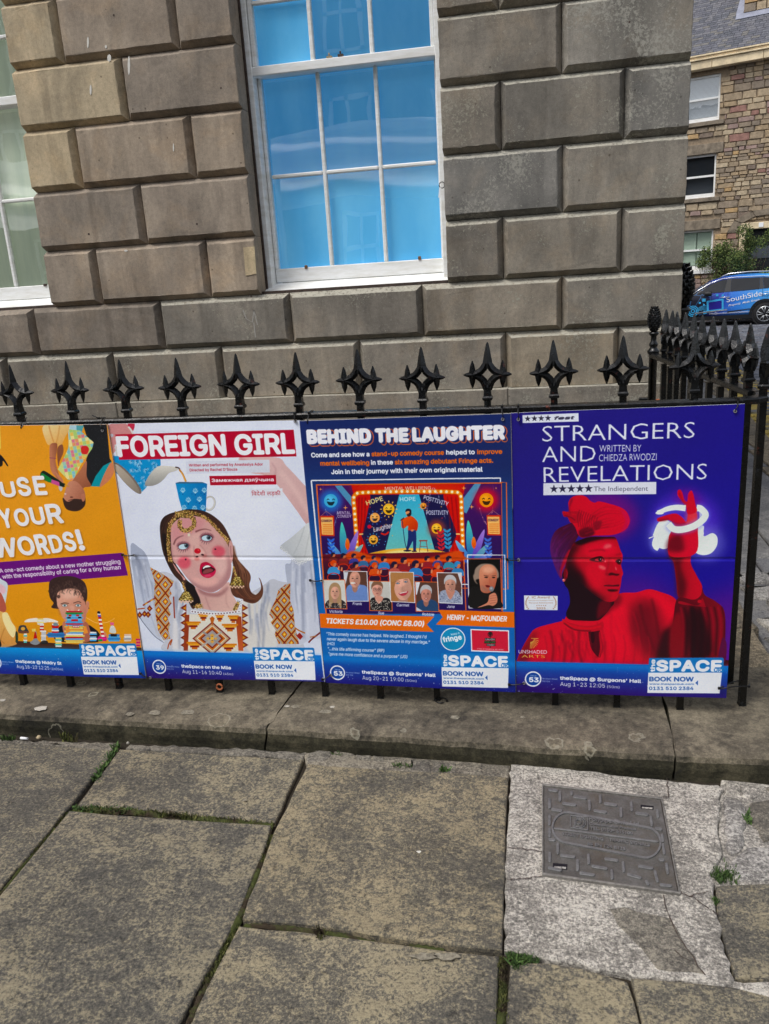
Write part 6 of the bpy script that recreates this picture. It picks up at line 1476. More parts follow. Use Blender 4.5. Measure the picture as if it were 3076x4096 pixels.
# the concrete bed round the cover
con = [Rc(548, 492), Rc(700, 500), Rc(880, 520), Rc(1060, 545), Rc(1230, 562), Rc(1440, 580), Rc(1470, 600), Rc(1446, 640), Rc(1452, 720), Rc(1440, 790), Rc(1462, 880), Rc(1440, 920), Rc(1408, 965), Rc(1420, 1040), Rc(1432, 1120), Rc(1468, 1270), Rc(1512, 1415), Rc(1505, 1442), Rc(1280, 1418), Rc(1080, 1404), Rc(1050, 1392), Rc(980, 1380), Rc(860, 1352), Rc(700, 1330), Rc(620, 1306), Rc(518, 1290), Rc(526, 900)]
slab(wpoly(con), 'concrete', top=.001, name='concrete_patch', step=.02, j=.003)
slab(wpoly([Rc(975, 1120), Rc(1040, 1112), Rc(1190, 1150), Rc(1232, 1160), Rc(1300, 1280), Rc(1385, 1400), Rc(1180, 1380), Rc(1075, 1255), Rc(1010, 1190)]), 'rubble', top=.0032, name='worn_patch', th=.004, bev=.002, step=.02, j=.003)
# cracks in the concrete: thin dark fissures
ck = MB()
for line in ([(527, 858), (600, 862), (690, 880)], [(527, 996), (620, 990), (680, 982)], [(1222, 560), (1226, 640), (1205, 640)], [(1276, 1052), (1320, 1070), (1400, 1048)], [(1320, 1070), (1400, 1120), (1440, 1150)], [(1200, 1060), (1240, 1180), (1300, 1290), (1385, 1410)], [(1250, 1300), (1320, 1350)]):
    w_ = [np.array(at(*Rc(*p), 2, 0)[:2]) for p in line]; pts_ = []
    for a, b in zip(w_, w_[1:]):
        for t in range(6): pts_.append(a + (b-a)*t/6 + rng.normal(0, .0016, 2))
    pts_.append(w_[-1])
    for a, b in zip(pts_, pts_[1:]):
        d = b - a; nn = np.array([-d[1], d[0]])/(np.linalg.norm(d) + 1e-9)*rng.uniform(.0006, .0016)
        ck.quad([(*(a-nn), .0046), (*(b-nn), .0046), (*(b+nn), .0046), (*(a+nn), .0046)])
ck.build('crack', M['gapwood'], pav, recalc=False)
# narrow strips and broken pieces that fill the gap along the kerb
slab(wpoly([Lc(-700, 330), Lc(0, 374), Lc(260, 384), Lc(500, 392), Lc(492, 422), Lc(0, 388), Lc(-700, 352)]), 'rubble', top=-.006, name='bedding_stone', step=.02, j=.003)
slab(wpoly([Lc(560, 400), Lc(800, 408), Lc(1100, 420), Lc(1322, 434), Lc(1308, 462), Lc(900, 438), Lc(540, 418)]), 'rubble', top=-.004, name='bedding_stone', step=.02, j=.003)
for pp in ([(1330, 440), (1380, 426), (1432, 428), (1424, 462), (1390, 480), (1330, 484), (1318, 466)], [(1440, 432), (1500, 436), (1530, 446), (1500, 470), (1460, 480), (1430, 474)], [(1534, 448), (1600, 450), (1604, 474), (1540, 470)], [(1608, 452), (1661, 456), (1658, 478), (1608, 476)], [(1480, 476), (1661, 484), (1661, 512), (1500, 498)]):
    slab(wpoly([Lc(*p) for p in pp]), 'rubble', top=-.001, name='bedding_stone', step=.015, j=.002)
for pp in ([(4, 458), (100, 466), (104, 512), (10, 506)], [(108, 466), (200, 474), (204, 522), (110, 514)], [(208, 476), (312, 484), (314, 530), (210, 524)], [(318, 484), (424, 490), (430, 536), (320, 532)], [(430, 490), (540, 496), (536, 544), (436, 538)]):
    slab(wpoly([Rc(*p) for p in pp]), 'rubble', top=-.001, name='bedding_stone', step=.015, j=.002)
for pp in ([(1474, 560), (1530, 566), (1540, 620), (1470, 612)], [(1536, 572), (1600, 580), (1640, 612), (1590, 640), (1545, 622)], [(1476, 630), (1540, 640), (1570, 720), (1560, 830), (1500, 880), (1476, 860), (1466, 780), (1460, 700)], [(1580, 650), (1700, 630), (1900, 700), (1850, 800), (1640, 820), (1580, 740)], [(1500, 896), (1560, 846), (1640, 840), (1850, 830), (1900, 980), (1640, 990), (1520, 990), (1470, 940)], [(1645, 590), (1900, 600), (1960, 680), (1700, 624)]):
    slab(wpoly([Rc(*p) for p in pp]), 'concrete' if pp[0][0] < 1560 else 'rubble', top=-.002, name='broken_stone', step=.02, j=.004, bev=.008)
slab(wpoly([Rc(1455, 545), Rc(1700, 570), Rc(2000, 620), Rc(2000, 1000), Rc(1640, 1000), Rc(1430, 1010), Rc(1400, 960), Rc(1450, 880), Rc(1440, 700)]), 'concrete', top=-.008, name='bedding_stone', step=.03, j=.002)
slab(wpoly([Rc(1505, 1418), Rc(1700, 1424), Rc(2300, 1484), Rc(2300, 1580), Rc(1700, 1506), Rc(1500, 1456)]), 'concrete', top=-.003, name='concrete_patch', step=.02, j=.003)
slab(wpoly([Lc(1310, 436), Lc(1661, 452), Rc(300, 470), Rc(545, 492), Rc(538, 548), Rc(0, 516), Lc(1320, 488)]), 'rubble', top=-.0035, name='bedding_stone', step=.03, j=.001)
# flags outside the photograph's edge
for row_ in range(7):
    y1 = .69 - row_*.62; y0 = y1 - .61
    for c_ in range(10):
        x0 = -4.3 + c_*.93 + (.45 if row_ % 2 else .1); x1 = x0 + .92
        if x1 > -.80 and x0 < 1.98 and y1 > -1.16 or y1 > .05 and x0 < 2.20: continue
        slab([(x0, y0), (x1, y0), (x1, y1), (x0, y1)], 'slab_grey', top=-.007, bev=.004, step=.15)

for k in range(4): slab([(2.03, -.02 - k*.62 - .61), (2.80, -.02 - k*.62 - .61), (2.80, -.02 - k*.62), (2.03, -.02 - k*.62)], 'slab_grey', top=-.011, bev=.004, step=.15)
# kerb stones that carry the railing
kerb = empty('kerb', (.6, 0, 0)); tag(kerb, kind='structure'); WORLD_BUILT.add(kerb.name)
def kerb_stone(path_front, joint0, joint1, name='kerb_stone', back=.30):
    """path_front: (x, yfront) samples; joint0/1: functions v->dx of the broken ends"""
    b_ = MB(); rings = []; n = len(path_front)
    for i, (x, yf) in enumerate(path_front):
        t = i/(n-1); w = lambda v: (1-t)**6*joint0(v) + t**6*joint1(v)
        jz = random.uniform(-.0015, .0015); jy = random.uniform(-.002, .002)
        prof = [(back, -.08), (yf + .006 + jy, -.08), (yf + .002 + jy, -.004), (yf - .002 + jy, .02), (yf - .001 + jy, .044 + jz), (yf + .006 + jy, .057 + jz), (yf + .018, .0645 + jz), (yf + .036, .0685), (yf + .08, .070 + jz*.4), (-.04, .071), (.02, .071), (.08, .071), (.16, .070), (back, .068)]
        rings.append([(x + w(v), y, z) for v, (y, z) in enumerate(prof)])
    b_.loft(rings, smooth=False)
    return b_.build(name, M['kerb'], kerb, bevel=.0)
def jf(seed, amp, tilt=0.0):
    r_ = random.Random(seed); a = [r_.uniform(-amp, amp) for _ in range(14)]; return lambda v: a[v] + tilt*(v - 4)
def fpath(xa, xb, n=26): return [(xa + (xb-xa)*i/(n-1), np.interp(xa + (xb-xa)*i/(n-1), [-2.6, -.41, .08, .587, .936, 1.352, 1.605, 1.80, 2.6], [-.14, -.158, -.170, -.178, -.190, -.209, -.214, -.212, -.21])) for i in range(n)]
jA = jf(3, .007, .0045); jB = jf(5, .004, .0015)
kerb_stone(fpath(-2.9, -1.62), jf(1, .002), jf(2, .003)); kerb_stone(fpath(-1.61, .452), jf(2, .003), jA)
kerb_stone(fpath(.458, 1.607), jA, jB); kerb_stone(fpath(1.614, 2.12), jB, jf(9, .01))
# plinth stones under the side railing
for (a, b) in ((.306, .62), (.625, 1.0), (1.005, 1.36)):
    slab([(1.70, a), (2.02, a), (2.02 - .02, b), (1.68, b)], 'kerb_top', top=.062, name='kerb_stone', parent=kerb, th=.14, bev=.012, step=.06, j=.004)
for k in range(9):
    a = rng.uniform(0, 1); slab([(2.06 + a*.1, -.1 + k*.16), (2.2 + a*.1, -.1 + k*.16), (2.22 + a*.1, .03 + k*.16), (2.04 + a*.1, .02 + k*.16)], 'concrete', top=.01 + .02*a, name='broken_stone', parent=kerb, th=.06, bev=.012, step=.04, j=.008)
# lichen crusts on the kerb: thin uneven discs
for (u, v, r_, c) in ((163, 2833, .020, 1), (10, 2800, .010, 1), (1148, 2824, .009, 1), (1330, 2827, .008, 1), (1180, 2826, .012, 0), (1395, 2820, .012, 0), (1440, 2818, .015, 0), (1300, 2845, .017, 0), (752, 2848, .020, 0), (620, 2850, .020, 0), (520, 2855, .014, 0), (1185, 2792, .012, 0), (1820, 2868, .014, 0), (2050, 2834, .010, 0), (2090, 2868, .008, 0), (1850, 2820, .020, 0), (740, 2780, .010, 0), (1500, 2786, .02, 0)):
    p = at(u, v, 2, .071); b_ = MB(); n = 14
    rr = [r_*random.uniform(.72, 1.15) for _ in range(n)]
    b_.loft([[(p[0] + rr[k]*math.cos(2*math.pi*k/n)*1.1, p[1] + rr[k]*.75*math.sin(2*math.pi*k/n), .0700 + h) for k in range(n)] for h in (0, .0009)])
    b_.build('lichen', M['lichen_white' if c else 'lichen_grey'], kerb)
# ------------------------------------------------------------------ RAILINGS
def finial_mesh():
    b = MB(); q = math.pi/4
    b.lathe([(.0128, -.002), (.0128, .018)], 4, rot=q, smooth=False)
    b.lathe([(.0165, .0175), (.0192, .0205), (.0192, .0245), (.0165, .0285)], 4, rot=q, smooth=False)
    b.lathe([(.0150, .028), (.0136, .040), (.0132, .052), (.0100, .060)], 4, rot=q, smooth=False)
    for s in (-1, 1):
        b.tube([(s*.002, 0, .122), (s*.0055, 0, .113), (s*.0105, 0, .1035), (s*.018, 0, .0955), (s*.028, 0, .0905), (s*.041, 0, .0870)], [.0095, .0115, .0125, .0122, .0112, .0100], 4, smooth=False, flat=.80)
        b.tube([(s*.003, 0, .046), (s*.0055, 0, .058), (s*.0105, 0, .0685), (s*.018, 0, .0765), (s*.028, 0, .0820), (s*.041, 0, .0855)], [.0115, .0130, .0130, .0124, .0112, .0100], 4, smooth=False, flat=.80)
        b.tube([(s*.036, 0, .0864), (s*.0405, 0, .0864), (s*.048, 0, .0864), (s*.058, 0, .0862), (s*.0645, 0, .0860)], [.0085, .0118, .0098, .0062, .0020], 4, smooth=False, flat=.76)
        b.lathe([(.0014, .0375), (.0060, .0240), (.0098, .0040), (.0100, -.0030), (.0070, -.0210), (.0015, -.0360)], 4, (s*.0405, 0, .0864), smooth=False)
    b.lathe([(.0135, .103), (.0134, .116), (.0110, .130), (.0078, .147), (.0048, .162), (.0030, .169), (.0005, .1730)], 4, smooth=False)
    me = b.mesh('finial', M['iron'], recalc=True)
    return me
FIN = finial_mesh()
ZR = .975; ZK = .071
def bar_mesh():
    b = MB(); b.lathe([(.0150, 0), (.0128, .006), (.0128, ZR - ZK - .016)], 4, rot=math.pi/4, smooth=False); return b.mesh('bar', M['iron'])
BAR = bar_mesh()
def rail_mesh(path, hw=.019, h0=-.017, h1=0.0):
    b = MB(); rings = []
    P_ = [np.array(p) for p in path]
    for i, p in enumerate(P_):
        d = P_[min(i+1, len(P_)-1)] - P_[max(i-1, 0)]; d = d/np.linalg.norm(d); n = np.array([-d[1], d[0]])
        def pt(o, z): return (p[0] + n[0]*o, p[1] + n[1]*o, ZR + z)
        rings.append([pt(-hw, h0 + .004), pt(-hw + .004, h0), pt(hw - .004, h0), pt(hw, h0 + .004), pt(hw, h1 - .004), pt(hw - .004, h1), pt(-hw + .004, h1), pt(-hw, h1 - .004)])
    b.loft(rings); return b.mesh('top_rail', M['iron_old'])
fr = empty('iron_railing', (.7, .02, ZK)); tag(fr, 'long black front railing with star shaped finials that carries the posters', 'railing')
def rel(o, parent):  # keep world position under a parent that only has a translation
    o.parent = parent; o.location = Vector(o.location) - Vector(parent.location)
path = [(-2.9, .02), (-1.5, .02), (0, .02), (1.0, .02), (1.62, .021), (1.72, .022), (1.775, .026), (1.81, .036), (1.832, .056), (1.842, .085), (1.846, .12)]
rel(link('top_rail', rail_mesh(path)), fr)
for k in range(-14, 12):
    x = -.299 + .1780*k
    rel(link('bar', BAR, loc=(x, .02, ZK)), fr); f_ = link('finial', FIN, loc=(x, .02, ZR), rot=(random.uniform(-.03, .03), random.uniform(-.02, .02), random.uniform(-.07, .07))); rel(f_, fr); f_.scale = (random.uniform(.97, 1.03), 1, random.uniform(.97, 1.02))
sr = empty('iron_railing', (1.8, .6, ZK)); tag(sr, 'short black side railing running back from the corner to the stone wall', 'railing')
sx = lambda y: 1.846 - (y - .055)*.120
rel(link('top_rail', rail_mesh([(sx(.135) - .001, .135), (sx(.4), .4), (sx(.8), .8), (sx(1.21), 1.21)])), sr)
ang = math.atan2(1, -.12)
for i, y in enumerate((.055, .190, .300, .412, .515, .612, .705, .795, .880, .965, 1.050)):
    x = sx(y) - (.010 if i == 0 else 0)
    rel(link('bar', BAR, loc=(x, y, ZK - (.01 if i > 2 else 0)), rot=(0, 0, ang)), sr)
    f_ = link('finial', FIN, loc=(x, y, ZR), rot=(random.uniform(-.03, .03), random.uniform(-.03, .03), ang - (.35 if i == 0 else 0) + random.uniform(-.1, .1))); rel(f_, sr); f_.scale = (.92, 1.1, 1.02)
def pinecone(parent, base, s, post_h, name='post'):
    b = MB(); b.lathe([(.016, -post_h), (.016, 0), (.022, .002), (.024, .012), (.018, .018), (.013, .026), (.017, .034), (.017, .040), (.011, .050), (.011, .068), (.016, .074), (.020, .080), (.016, .086)], 12)
    rel(b.build(name, M['iron'], None, loc=base), parent); o = parent.children[-1]; 
    c = MB(); prof = lambda t: .0255*math.sin(math.pi*(.10 + .86*t))**.75*(1 - .28*t)
    H = .098; c.lathe([(.006, 0)] + [(max(.001, prof(t)), H*t) for t in [k/9 for k in range(10)]], 12, (0, 0, .086))
    for r_ in range(11):
        t = (r_ + .3)/11.5; R_ = prof(t)
        for k in range(10):
            q = 2*math.pi*(k + (.5 if r_ % 2 else 0))/10; z = .086 + H*t; w = max(.002, R_*.32)
            def pp(rr, dq, dz): return (rr*math.cos(q + dq), rr*math.sin(q + dq), z + dz)
            dq = .30; A = [pp(R_ - .001, -dq, 0), pp(R_ - .001, dq, 0), pp(R_*1.02, dq*.8, .006), pp(R_ + .0045, 0, .0115), pp(R_*1.02, -dq*.8, .006)]
            v = [c.bm.verts.new(a) for a in A]; m_ = c.bm.verts.new(pp(R_ + .0055, 0, .0035))
            for a, e in zip(v, v[1:] + v[:1]): c.bm.faces.new((a, e, m_))
    k = c.build('pinecone_finial', M['iron'], None, loc=base, recalc=False); rel(k, parent)
    for ob in (o, k): ob.scale = (s, s, s)
    return k
pinecone(sr, (sx(1.21), 1.21, ZR - .004), 1.0, .9)
pb = at(2724, 1330, 1, 2.15); bp_ = empty('railing_post', (pb[0], 2.15, 0)); tag(bp_, 'big black iron post with pinecone top behind the stone corner', 'post')
s_ = 2.15; zt = at(2735, 1052, 1, 2.15)[2]
pinecone(bp_, (pb[0], 2.15, zt - .184*s_), s_, .62)
# lock case at the wall end of the side railing
lk = at(2585, 1612, 1, 1.33); lo = empty('gate_latch', tuple(lk)); tag(lo, 'small black iron latch box beside the foot of the wall, left of the side railing', 'latch')
b = MB(); b.box((-.030, -.01, -.02), (.032, .02, .022)); b.build('latch_box', M['iron'], lo, bevel=.003); b = MB(); b.box((.034, -.006, -.012), (.058, .012, .014)); b.build('bolt', M['copper'], lo, bevel=.002)

# ------------------------------------------------------------------ POSTER BOARDS
LAB = ['orange poster reading USE YOUR WORDS! above a curly haired head behind toy towers',
       'white poster reading FOREIGN GIRL with a woman balancing a blue cup on her head',
       'blue poster reading BEHIND THE LAUGHTER with a stage picture and small portraits',
       'indigo poster reading STRANGERS AND REVELATIONS with a woman in red light']
boards = []
for i, cs in enumerate(CORN):
    c = [at(u, v, 1, PY) for u, v in cs]; ctr = sum(c)/4; c = [p + (ctr - p)/np.linalg.norm(ctr - p)*.0016 for p in c]
    b = MB(); yo = (-.0045, 0, -.0045, 0)[i]; nx, rows = 16, sorted(set([k/20 for k in range(21)] + [.492, .4985, .5015, .508]))
    ph = rng.uniform(0, 6, 4); fold = (0, .0014, .0012, .0022)[i]
    def surf(u, v, back=0.0):
        p = (c[0]*(1-u) + c[1]*u)*(1-v) + (c[3]*(1-u) + c[2]*u)*v
        yy = PY + yo + .0026*math.sin(3*u + ph[0])*math.sin(4*v + ph[1]) + .0008*math.sin(9*u + ph[2])
        yy -= .0015*(1 - abs(v - .5)*2)*(1 if fold else 0); 
        if abs(v - .5) < .0075: yy += fold*(1.0 if abs(v - .5) < .003 else -.5)
        return (p[0], yy + back, p[2])
    F_ = [[b.bm.verts.new(surf(k/nx, v)) for k in range(nx+1)] for v in rows]
    B_ = [[b.bm.verts.new(surf(k/nx, v, .004)) for k in range(nx+1)] for v in rows]
    uv = b.bm.loops.layers.uv.new('UVMap'); nr = len(rows)
    for a in range(nr-1):
        for k in range(nx):
            f = b.bm.faces.new((F_[a+1][k], F_[a+1][k+1], F_[a][k+1], F_[a][k])); f.material_index = 0
            f = b.bm.faces.new((B_[a][k], B_[a][k+1], B_[a+1][k+1], B_[a+1][k])); f.material_index = 1
    for k in range(nx):
        b.bm.faces.new((F_[0][k], F_[0][k+1], B_[0][k+1], B_[0][k])).material_index = 1; b.bm.faces.new((F_[-1][k+1], F_[-1][k], B_[-1][k], B_[-1][k+1])).material_index = 1
    for a in range(nr-1):
        b.bm.faces.new((F_[a+1][0], F_[a][0], B_[a][0], B_[a+1][0])).material_index = 1; b.bm.faces.new((F_[a][-1], F_[a+1][-1], B_[a+1][-1], B_[a][-1])).material_index = 1
    for f in b.bm.faces:
        for l in f.loops:
            co = l.vert.co; l[uv].uv = ((co.x - PX0)/(PX1 - PX0), (co.z - PZ0)/(PZ1 - PZ0))
        f.smooth = False
    o = b.build('poster_board', [M['print'], M['board_edge']], recalc=False)
    tag(o, LAB[i], 'poster', 'theatre posters tied along the railing'); boards.append(o)
def eyelet(board, u, v, y=PY - .006):
    p = at(u, v, 1, y); b = MB(); n = 10
    b.loft([[(p[0] + r_*math.cos(2*math.pi*k/n), y + dy, p[2] + r_*math.sin(2*math.pi*k/n)) for k in range(n)] for r_, dy in ((.0045, .004), (.0045, -.0005), (.002, -.0005))], cap=False)
    b.build('eyelet', M['eyelet'], boards[board])
def tie(label, P_, w=.0017, head=0):
    b = MB(); b.tube(P_, w, 6); h = Vector(P_[head]); b.box((h.x - .0032, h.y - .0035, h.z - .0028), (h.x + .0032, h.y + .002, h.z + .0032))
    o = b.build('cable_tie', M['tie']); tag(o, label, 'cable tie', 'black cable ties holding the posters')
def vtie(label, board, u, v, lean=0.0, tail=0):
    p = at(u, v, 1, PY - .006); eyelet(board, u, v); z1 = ZR + .003
    P_ = [(p[0], PY - .004, p[2]), (p[0] + .001, PY - .008, p[2] + .006), (p[0] + lean*.6, PY - .006, z1 - .018), (p[0] + lean, -.004, z1 - .002), (p[0] + lean, .018, z1 + .001), (p[0] + lean, .044, z1 - .004)]
    if tail: P_ = [(p[0] + lean + tail, -.004, z1 + .012), (p[0] + lean + tail*.3, -.006, z1 + .003)] + P_[::-1][1:]
    tie(label, P_, head=1 if tail else 3)
vtie('black cable tie over the rail above the left part of the orange poster', 0, 86, 1702, -.006, .02)
vtie('black cable tie at the top right corner of the orange poster', 0, 409, 1722, -.003, -.03)
vtie('black cable tie at the top right corner of the white poster', 1, 1181, 1686, -.004)
vtie('black cable tie at the top left corner of the blue poster', 2, 1229, 1698, .004)
vtie('black cable tie at the top right corner of the blue poster', 2, 2011, 1677, -.002)
vtie('black cable tie at the top left corner of the indigo poster, its tail standing upright', 3, 2073, 1678, 0)
vtie('black cable tie at the top right corner of the indigo poster', 3, 2941, 1645, .008)
def htie(label, ba, pa, bb, pb_, sag=2):
    A = at(*pa, 1, PY - .010); B = at(*pb_, 1, PY - .010)
    if ba is not None: eyelet(ba, *pa)
    if bb is not None: eyelet(bb, *pb_)
    tie(label, [tuple(A + (B - A)*t + np.array([0, -.004*math.sin(math.pi*t), -.002*sag*t*(1-t)])) for t in (0, .15, .4, .7, 1)])
htie('black cable tie joining the orange and white posters at half height', 0, (490, 2219), 1, (535, 2221))
htie('black cable tie joining the white and blue posters at half height', 1, (1241, 2321), 2, (1288, 2322))
htie('black cable tie joining the blue and indigo posters at half height', 2, (2028, 2238), 3, (2074, 2240))
htie('black cable tie joining the bottom corners of the orange and white posters', 0, (562, 2694), 1, (600, 2712))
htie('black cable tie joining the bottom corners of the white and blue posters', 1, (1290, 2718), 2, (1322, 2700))
htie('black cable tie joining the bottom corners of the blue and indigo posters', 2, (2036, 2738), 3, (2096, 2733))
A = at(2874, 2757, 1, PY - .008); B = at(2996, 2745, 1, .004); tie('long black cable tie from the indigo poster to the corner bar', [tuple(A), tuple(A*.5 + B*.5 + np.array([0, 0, .004])), tuple(B), (B[0] + .006, .02, B[2] + .001)], head=2)
A2 = at(2876, 2752, 1, PY - .008); B2 = at(2990, 2716, 1, .06); tie('slack black cable tie from the indigo poster to the second side bar', [tuple(A2), tuple(A2*.5 + B2*.5 + np.array([0, 0, .006])), tuple(B2)])
c_ = at(1765, 2802, 2, .074); tie('loose black cable tie looped round the foot of a bar under the blue poster', [(c_[0] + .018*math.cos(q), c_[1] + .016*math.sin(q), .075) for q in [k*math.pi/6 for k in range(11)]])
c_ = at(880, 2745, 1, .0); b = MB(); b.tube([(c_[0] + .010*math.cos(q), -.004, c_[2] + .010*math.sin(q)) for q in [k*math.pi/6 for k in range(13)]], .003, 6); o = b.build('iron_eye', M['copper']); tag(o, 'rusty orange iron eye on the bar foot under the white poster', 'iron eye')

# ------------------------------------------------------------------ DUCT COVER
cx_ = lambda x, y: (2080 + x*.4335, 3050 + y*.4335)
cw = lambda x, y, z=.004: at(*cx_(x, y), 2, z)
cc = sum(cw(*p) for p in ((205, 205), (1310, 335), (1475, 1220), (205, 1040)))/4
dc = empty('duct_cover', (cc[0], cc[1], 0)); tag(dc, 'square grey duct cover with raised lettering set in pale concrete', 'duct cover')
def cprism(name, P_, z0, z1, m='cover', bev=.0008, parent=dc):
    b = MB(); q = [tuple(cw(*p)[:2]) for p in P_]; ar = sum(q[i][0]*q[(i+1) % len(q)][1] - q[(i+1) % len(q)][0]*q[i][1] for i in range(len(q)))
    b.prism(q if ar > 0 else q[::-1], z0, z1); o = b.build(name, M[m], None, bevel=bev); rel(o, parent); return o
OUT = [(200, 203), (1312, 333), (1480, 1222), (203, 1044)]; INN = [(216, 220), (1302, 346), (1464, 1205), (218, 1028)]
for k in range(4):
    k2 = (k+1) % 4; cprism('frame_side', [OUT[k], OUT[k2], INN[k2], INN[k]], -.002, .0085, m='cover_rim')
plate = [(221, 226), (1297, 351), (1458, 1199), (223, 1022)]
cprism('lid', plate, -.003, .0055, bev=.001)
cprism('gap', [(216, 220), (1302, 346), (1464, 1205), (218, 1028)], -.004, .0020, m='gapwood', bev=0)
def rod(x0, y0, x1, y1, w=13):
    a = np.array([x0, y0], float); b_ = np.array([x1, y1], float); d = (b_-a)/np.linalg.norm(b_-a); n = np.array([-d[1], d[0]])*w
    P_ = []
    for s, c in ((1, b_), (-1, a)):
        for k in range(5):
            q = -math.pi/2 + math.pi*k/4; P_.append(tuple(c + s*(d*w*math.cos(q)) + s*n*math.sin(q)))
    cprism('raised_bar', P_, .0050, .0088, m='cover_worn', bev=.0008)
for r_ in [(272, 262, 340, 270), (475, 285, 475, 300), (368, 285, 368, 360), (505, 325, 605, 340), (740, 318, 740, 375), (272, 350, 272, 425), (400, 388, 508, 402), (640, 368, 642, 440), (785, 390, 885, 404), (690, 455, 790, 470), (930, 435, 932, 505), (1025, 382, 1030, 450), (1075, 478, 1175, 492), (300, 445, 378, 455), (272, 505, 272, 580), (272, 625, 272, 690), (272, 720, 315, 728), (348, 765, 348, 845), (382, 868, 498, 884), (274, 850, 274, 920), (630, 865, 634, 940), (530, 915, 532, 1000), (672, 968, 795, 990), (950, 935, 956, 1015), (790, 900, 895, 915), (845, 1010, 850, 1080), (1100, 968, 1218, 988), (1245, 1020, 1268, 1108), (1350, 950, 1362, 1030), (560, 1032, 680, 1050), (1000, 1045, 1110, 1075), (1165, 1110, 1180, 1135), (270, 985, 375, 1005), (1205, 515, 1215, 590), (1255, 620, 1300, 628), (1318, 770, 1330, 850), (1300, 1140, 1390, 1150), (1265, 455, 1272, 510), (1310, 680, 1316, 735), (1290, 905, 1320, 912)]: rod(*r_)
# raised oval ring
ov = []; 
def stad(k, r):   # stadium between two centres
    c0, c1 = (440, 612), (1155, 752); t = 2*math.pi*k/40
    c = c0 if math.cos(t) < 0 else c1; return (c[0] + r*1.0*math.cos(t) , c[1] + r*1.0*math.sin(t) + (0))
for k in range(40):
    a, b_, c, d = stad(k, 150), stad(k+1, 150), stad(k+1, 132), stad(k, 132); cprism('ring_segment', [a, b_, c, d], .0050, .0090, m='cover_worn', bev=0)
rod(318, 618, 1270, 742, 7)
for (x, y, w, h) in ((1172, 418, 60, 17), (370, 965, 66, 26)):
    cprism('key_slot', [(x-w, y-h-6), (x+w, y-h+6), (x+w, y+h+6), (x-w, y+h-6)], .0045, .0060, m='blackplastic', bev=0)
    cprism('slot_grit', [(x-w*.8, y+h*.1-4), (x+w*.85, y+h*.1+4), (x+w*.8, y+h*.8+4), (x-w*.75, y+h*.8-4)], .0050, .0063, m='concrete', bev=0)
# maker's mark: a square outline with a ringed p
for seg in ((470, 500, 620, 515), (625, 518, 625, 632), (622, 634, 470, 612), (465, 608, 465, 502)): rod(*seg, 4)
for r_ in (50, 66): 
    for k in range(14): 
        q = 2*math.pi*k/20 - 1.9; q2 = 2*math.pi*(k+1)/20 - 1.9; rod(542 + r_*math.cos(q), 566 + r_*.8*math.sin(q), 542 + r_*math.cos(q2), 566 + r_*.8*math.sin(q2), 4)
for k in range(16):
    q = 2*math.pi*k/16; q2 = 2*math.pi*(k+1)/16; rod(542 + 24*math.cos(q), 558 + 22*math.sin(q), 542 + 24*math.cos(q2), 558 + 22*math.sin(q2), 4)
rod(508, 540, 508, 600, 5)
def flat_text(s, fmap, m, parent, depth=.0015, off=.01, name='lettering', shear=0.0):
    """fmap(q, r) -> (base point, normal offset) with q along the line and r up in cap heights"""
    FACE[0] = None; V, Tr = glyphs(s, off, shear); FACE[0] = SANS; b = MB(); x0, x1 = V[:, 0].min(), V[:, 0].max()
    tops = [b.bm.verts.new(fmap((v[0]-x0)/(x1-x0), v[1]/.7, depth)) for v in V]
    for t in Tr:
        try: b.bm.faces.new([tops[k] for k in t])
        except ValueError: pass
    ed = [e for e in b.bm.edges if len(e.link_faces) == 1]
    r_ = bmesh.ops.extrude_edge_only(b.bm, edges=ed)
    vs = [e for e in r_['geom'] if isinstance(e, bmesh.types.BMVert)]
    off_ = Vector(fmap(0, 0, 0)) - Vector(fmap(0, 0, depth))
    for v in vs: v.co += off_
    return b.build(name, m, parent, recalc=False)
def cover_text(s, xa, ya, xb, yb, h, off=.02):
    A, B, C_ = cw(xa, ya, 0), cw(xb, yb, 0), cw(xa, ya - h, 0)
    ex, ey = B - A, C_ - A
    o = flat_text(s, lambda q, r, d: tuple(A + ex*q + ey*r + np.array([0, 0, .0055 + d])), M['cover_worn'], None, .0030, off); rel(o, dc)
cover_text('Polypipe Civils Ltd', 638, 560, 1098, 612, 38); cover_text('Communication Products', 640, 598, 1070, 650, 22); cover_text('TEL. 01509 615100', 645, 640, 1040, 692, 26)
cover_text('STREET LIGHTING', 390, 692, 770, 745, 26); cover_text('TRAFFIC SIGNALS', 822, 748, 1198, 800, 26); cover_text('BS EN 124 B125', 622, 786, 972, 836, 26)

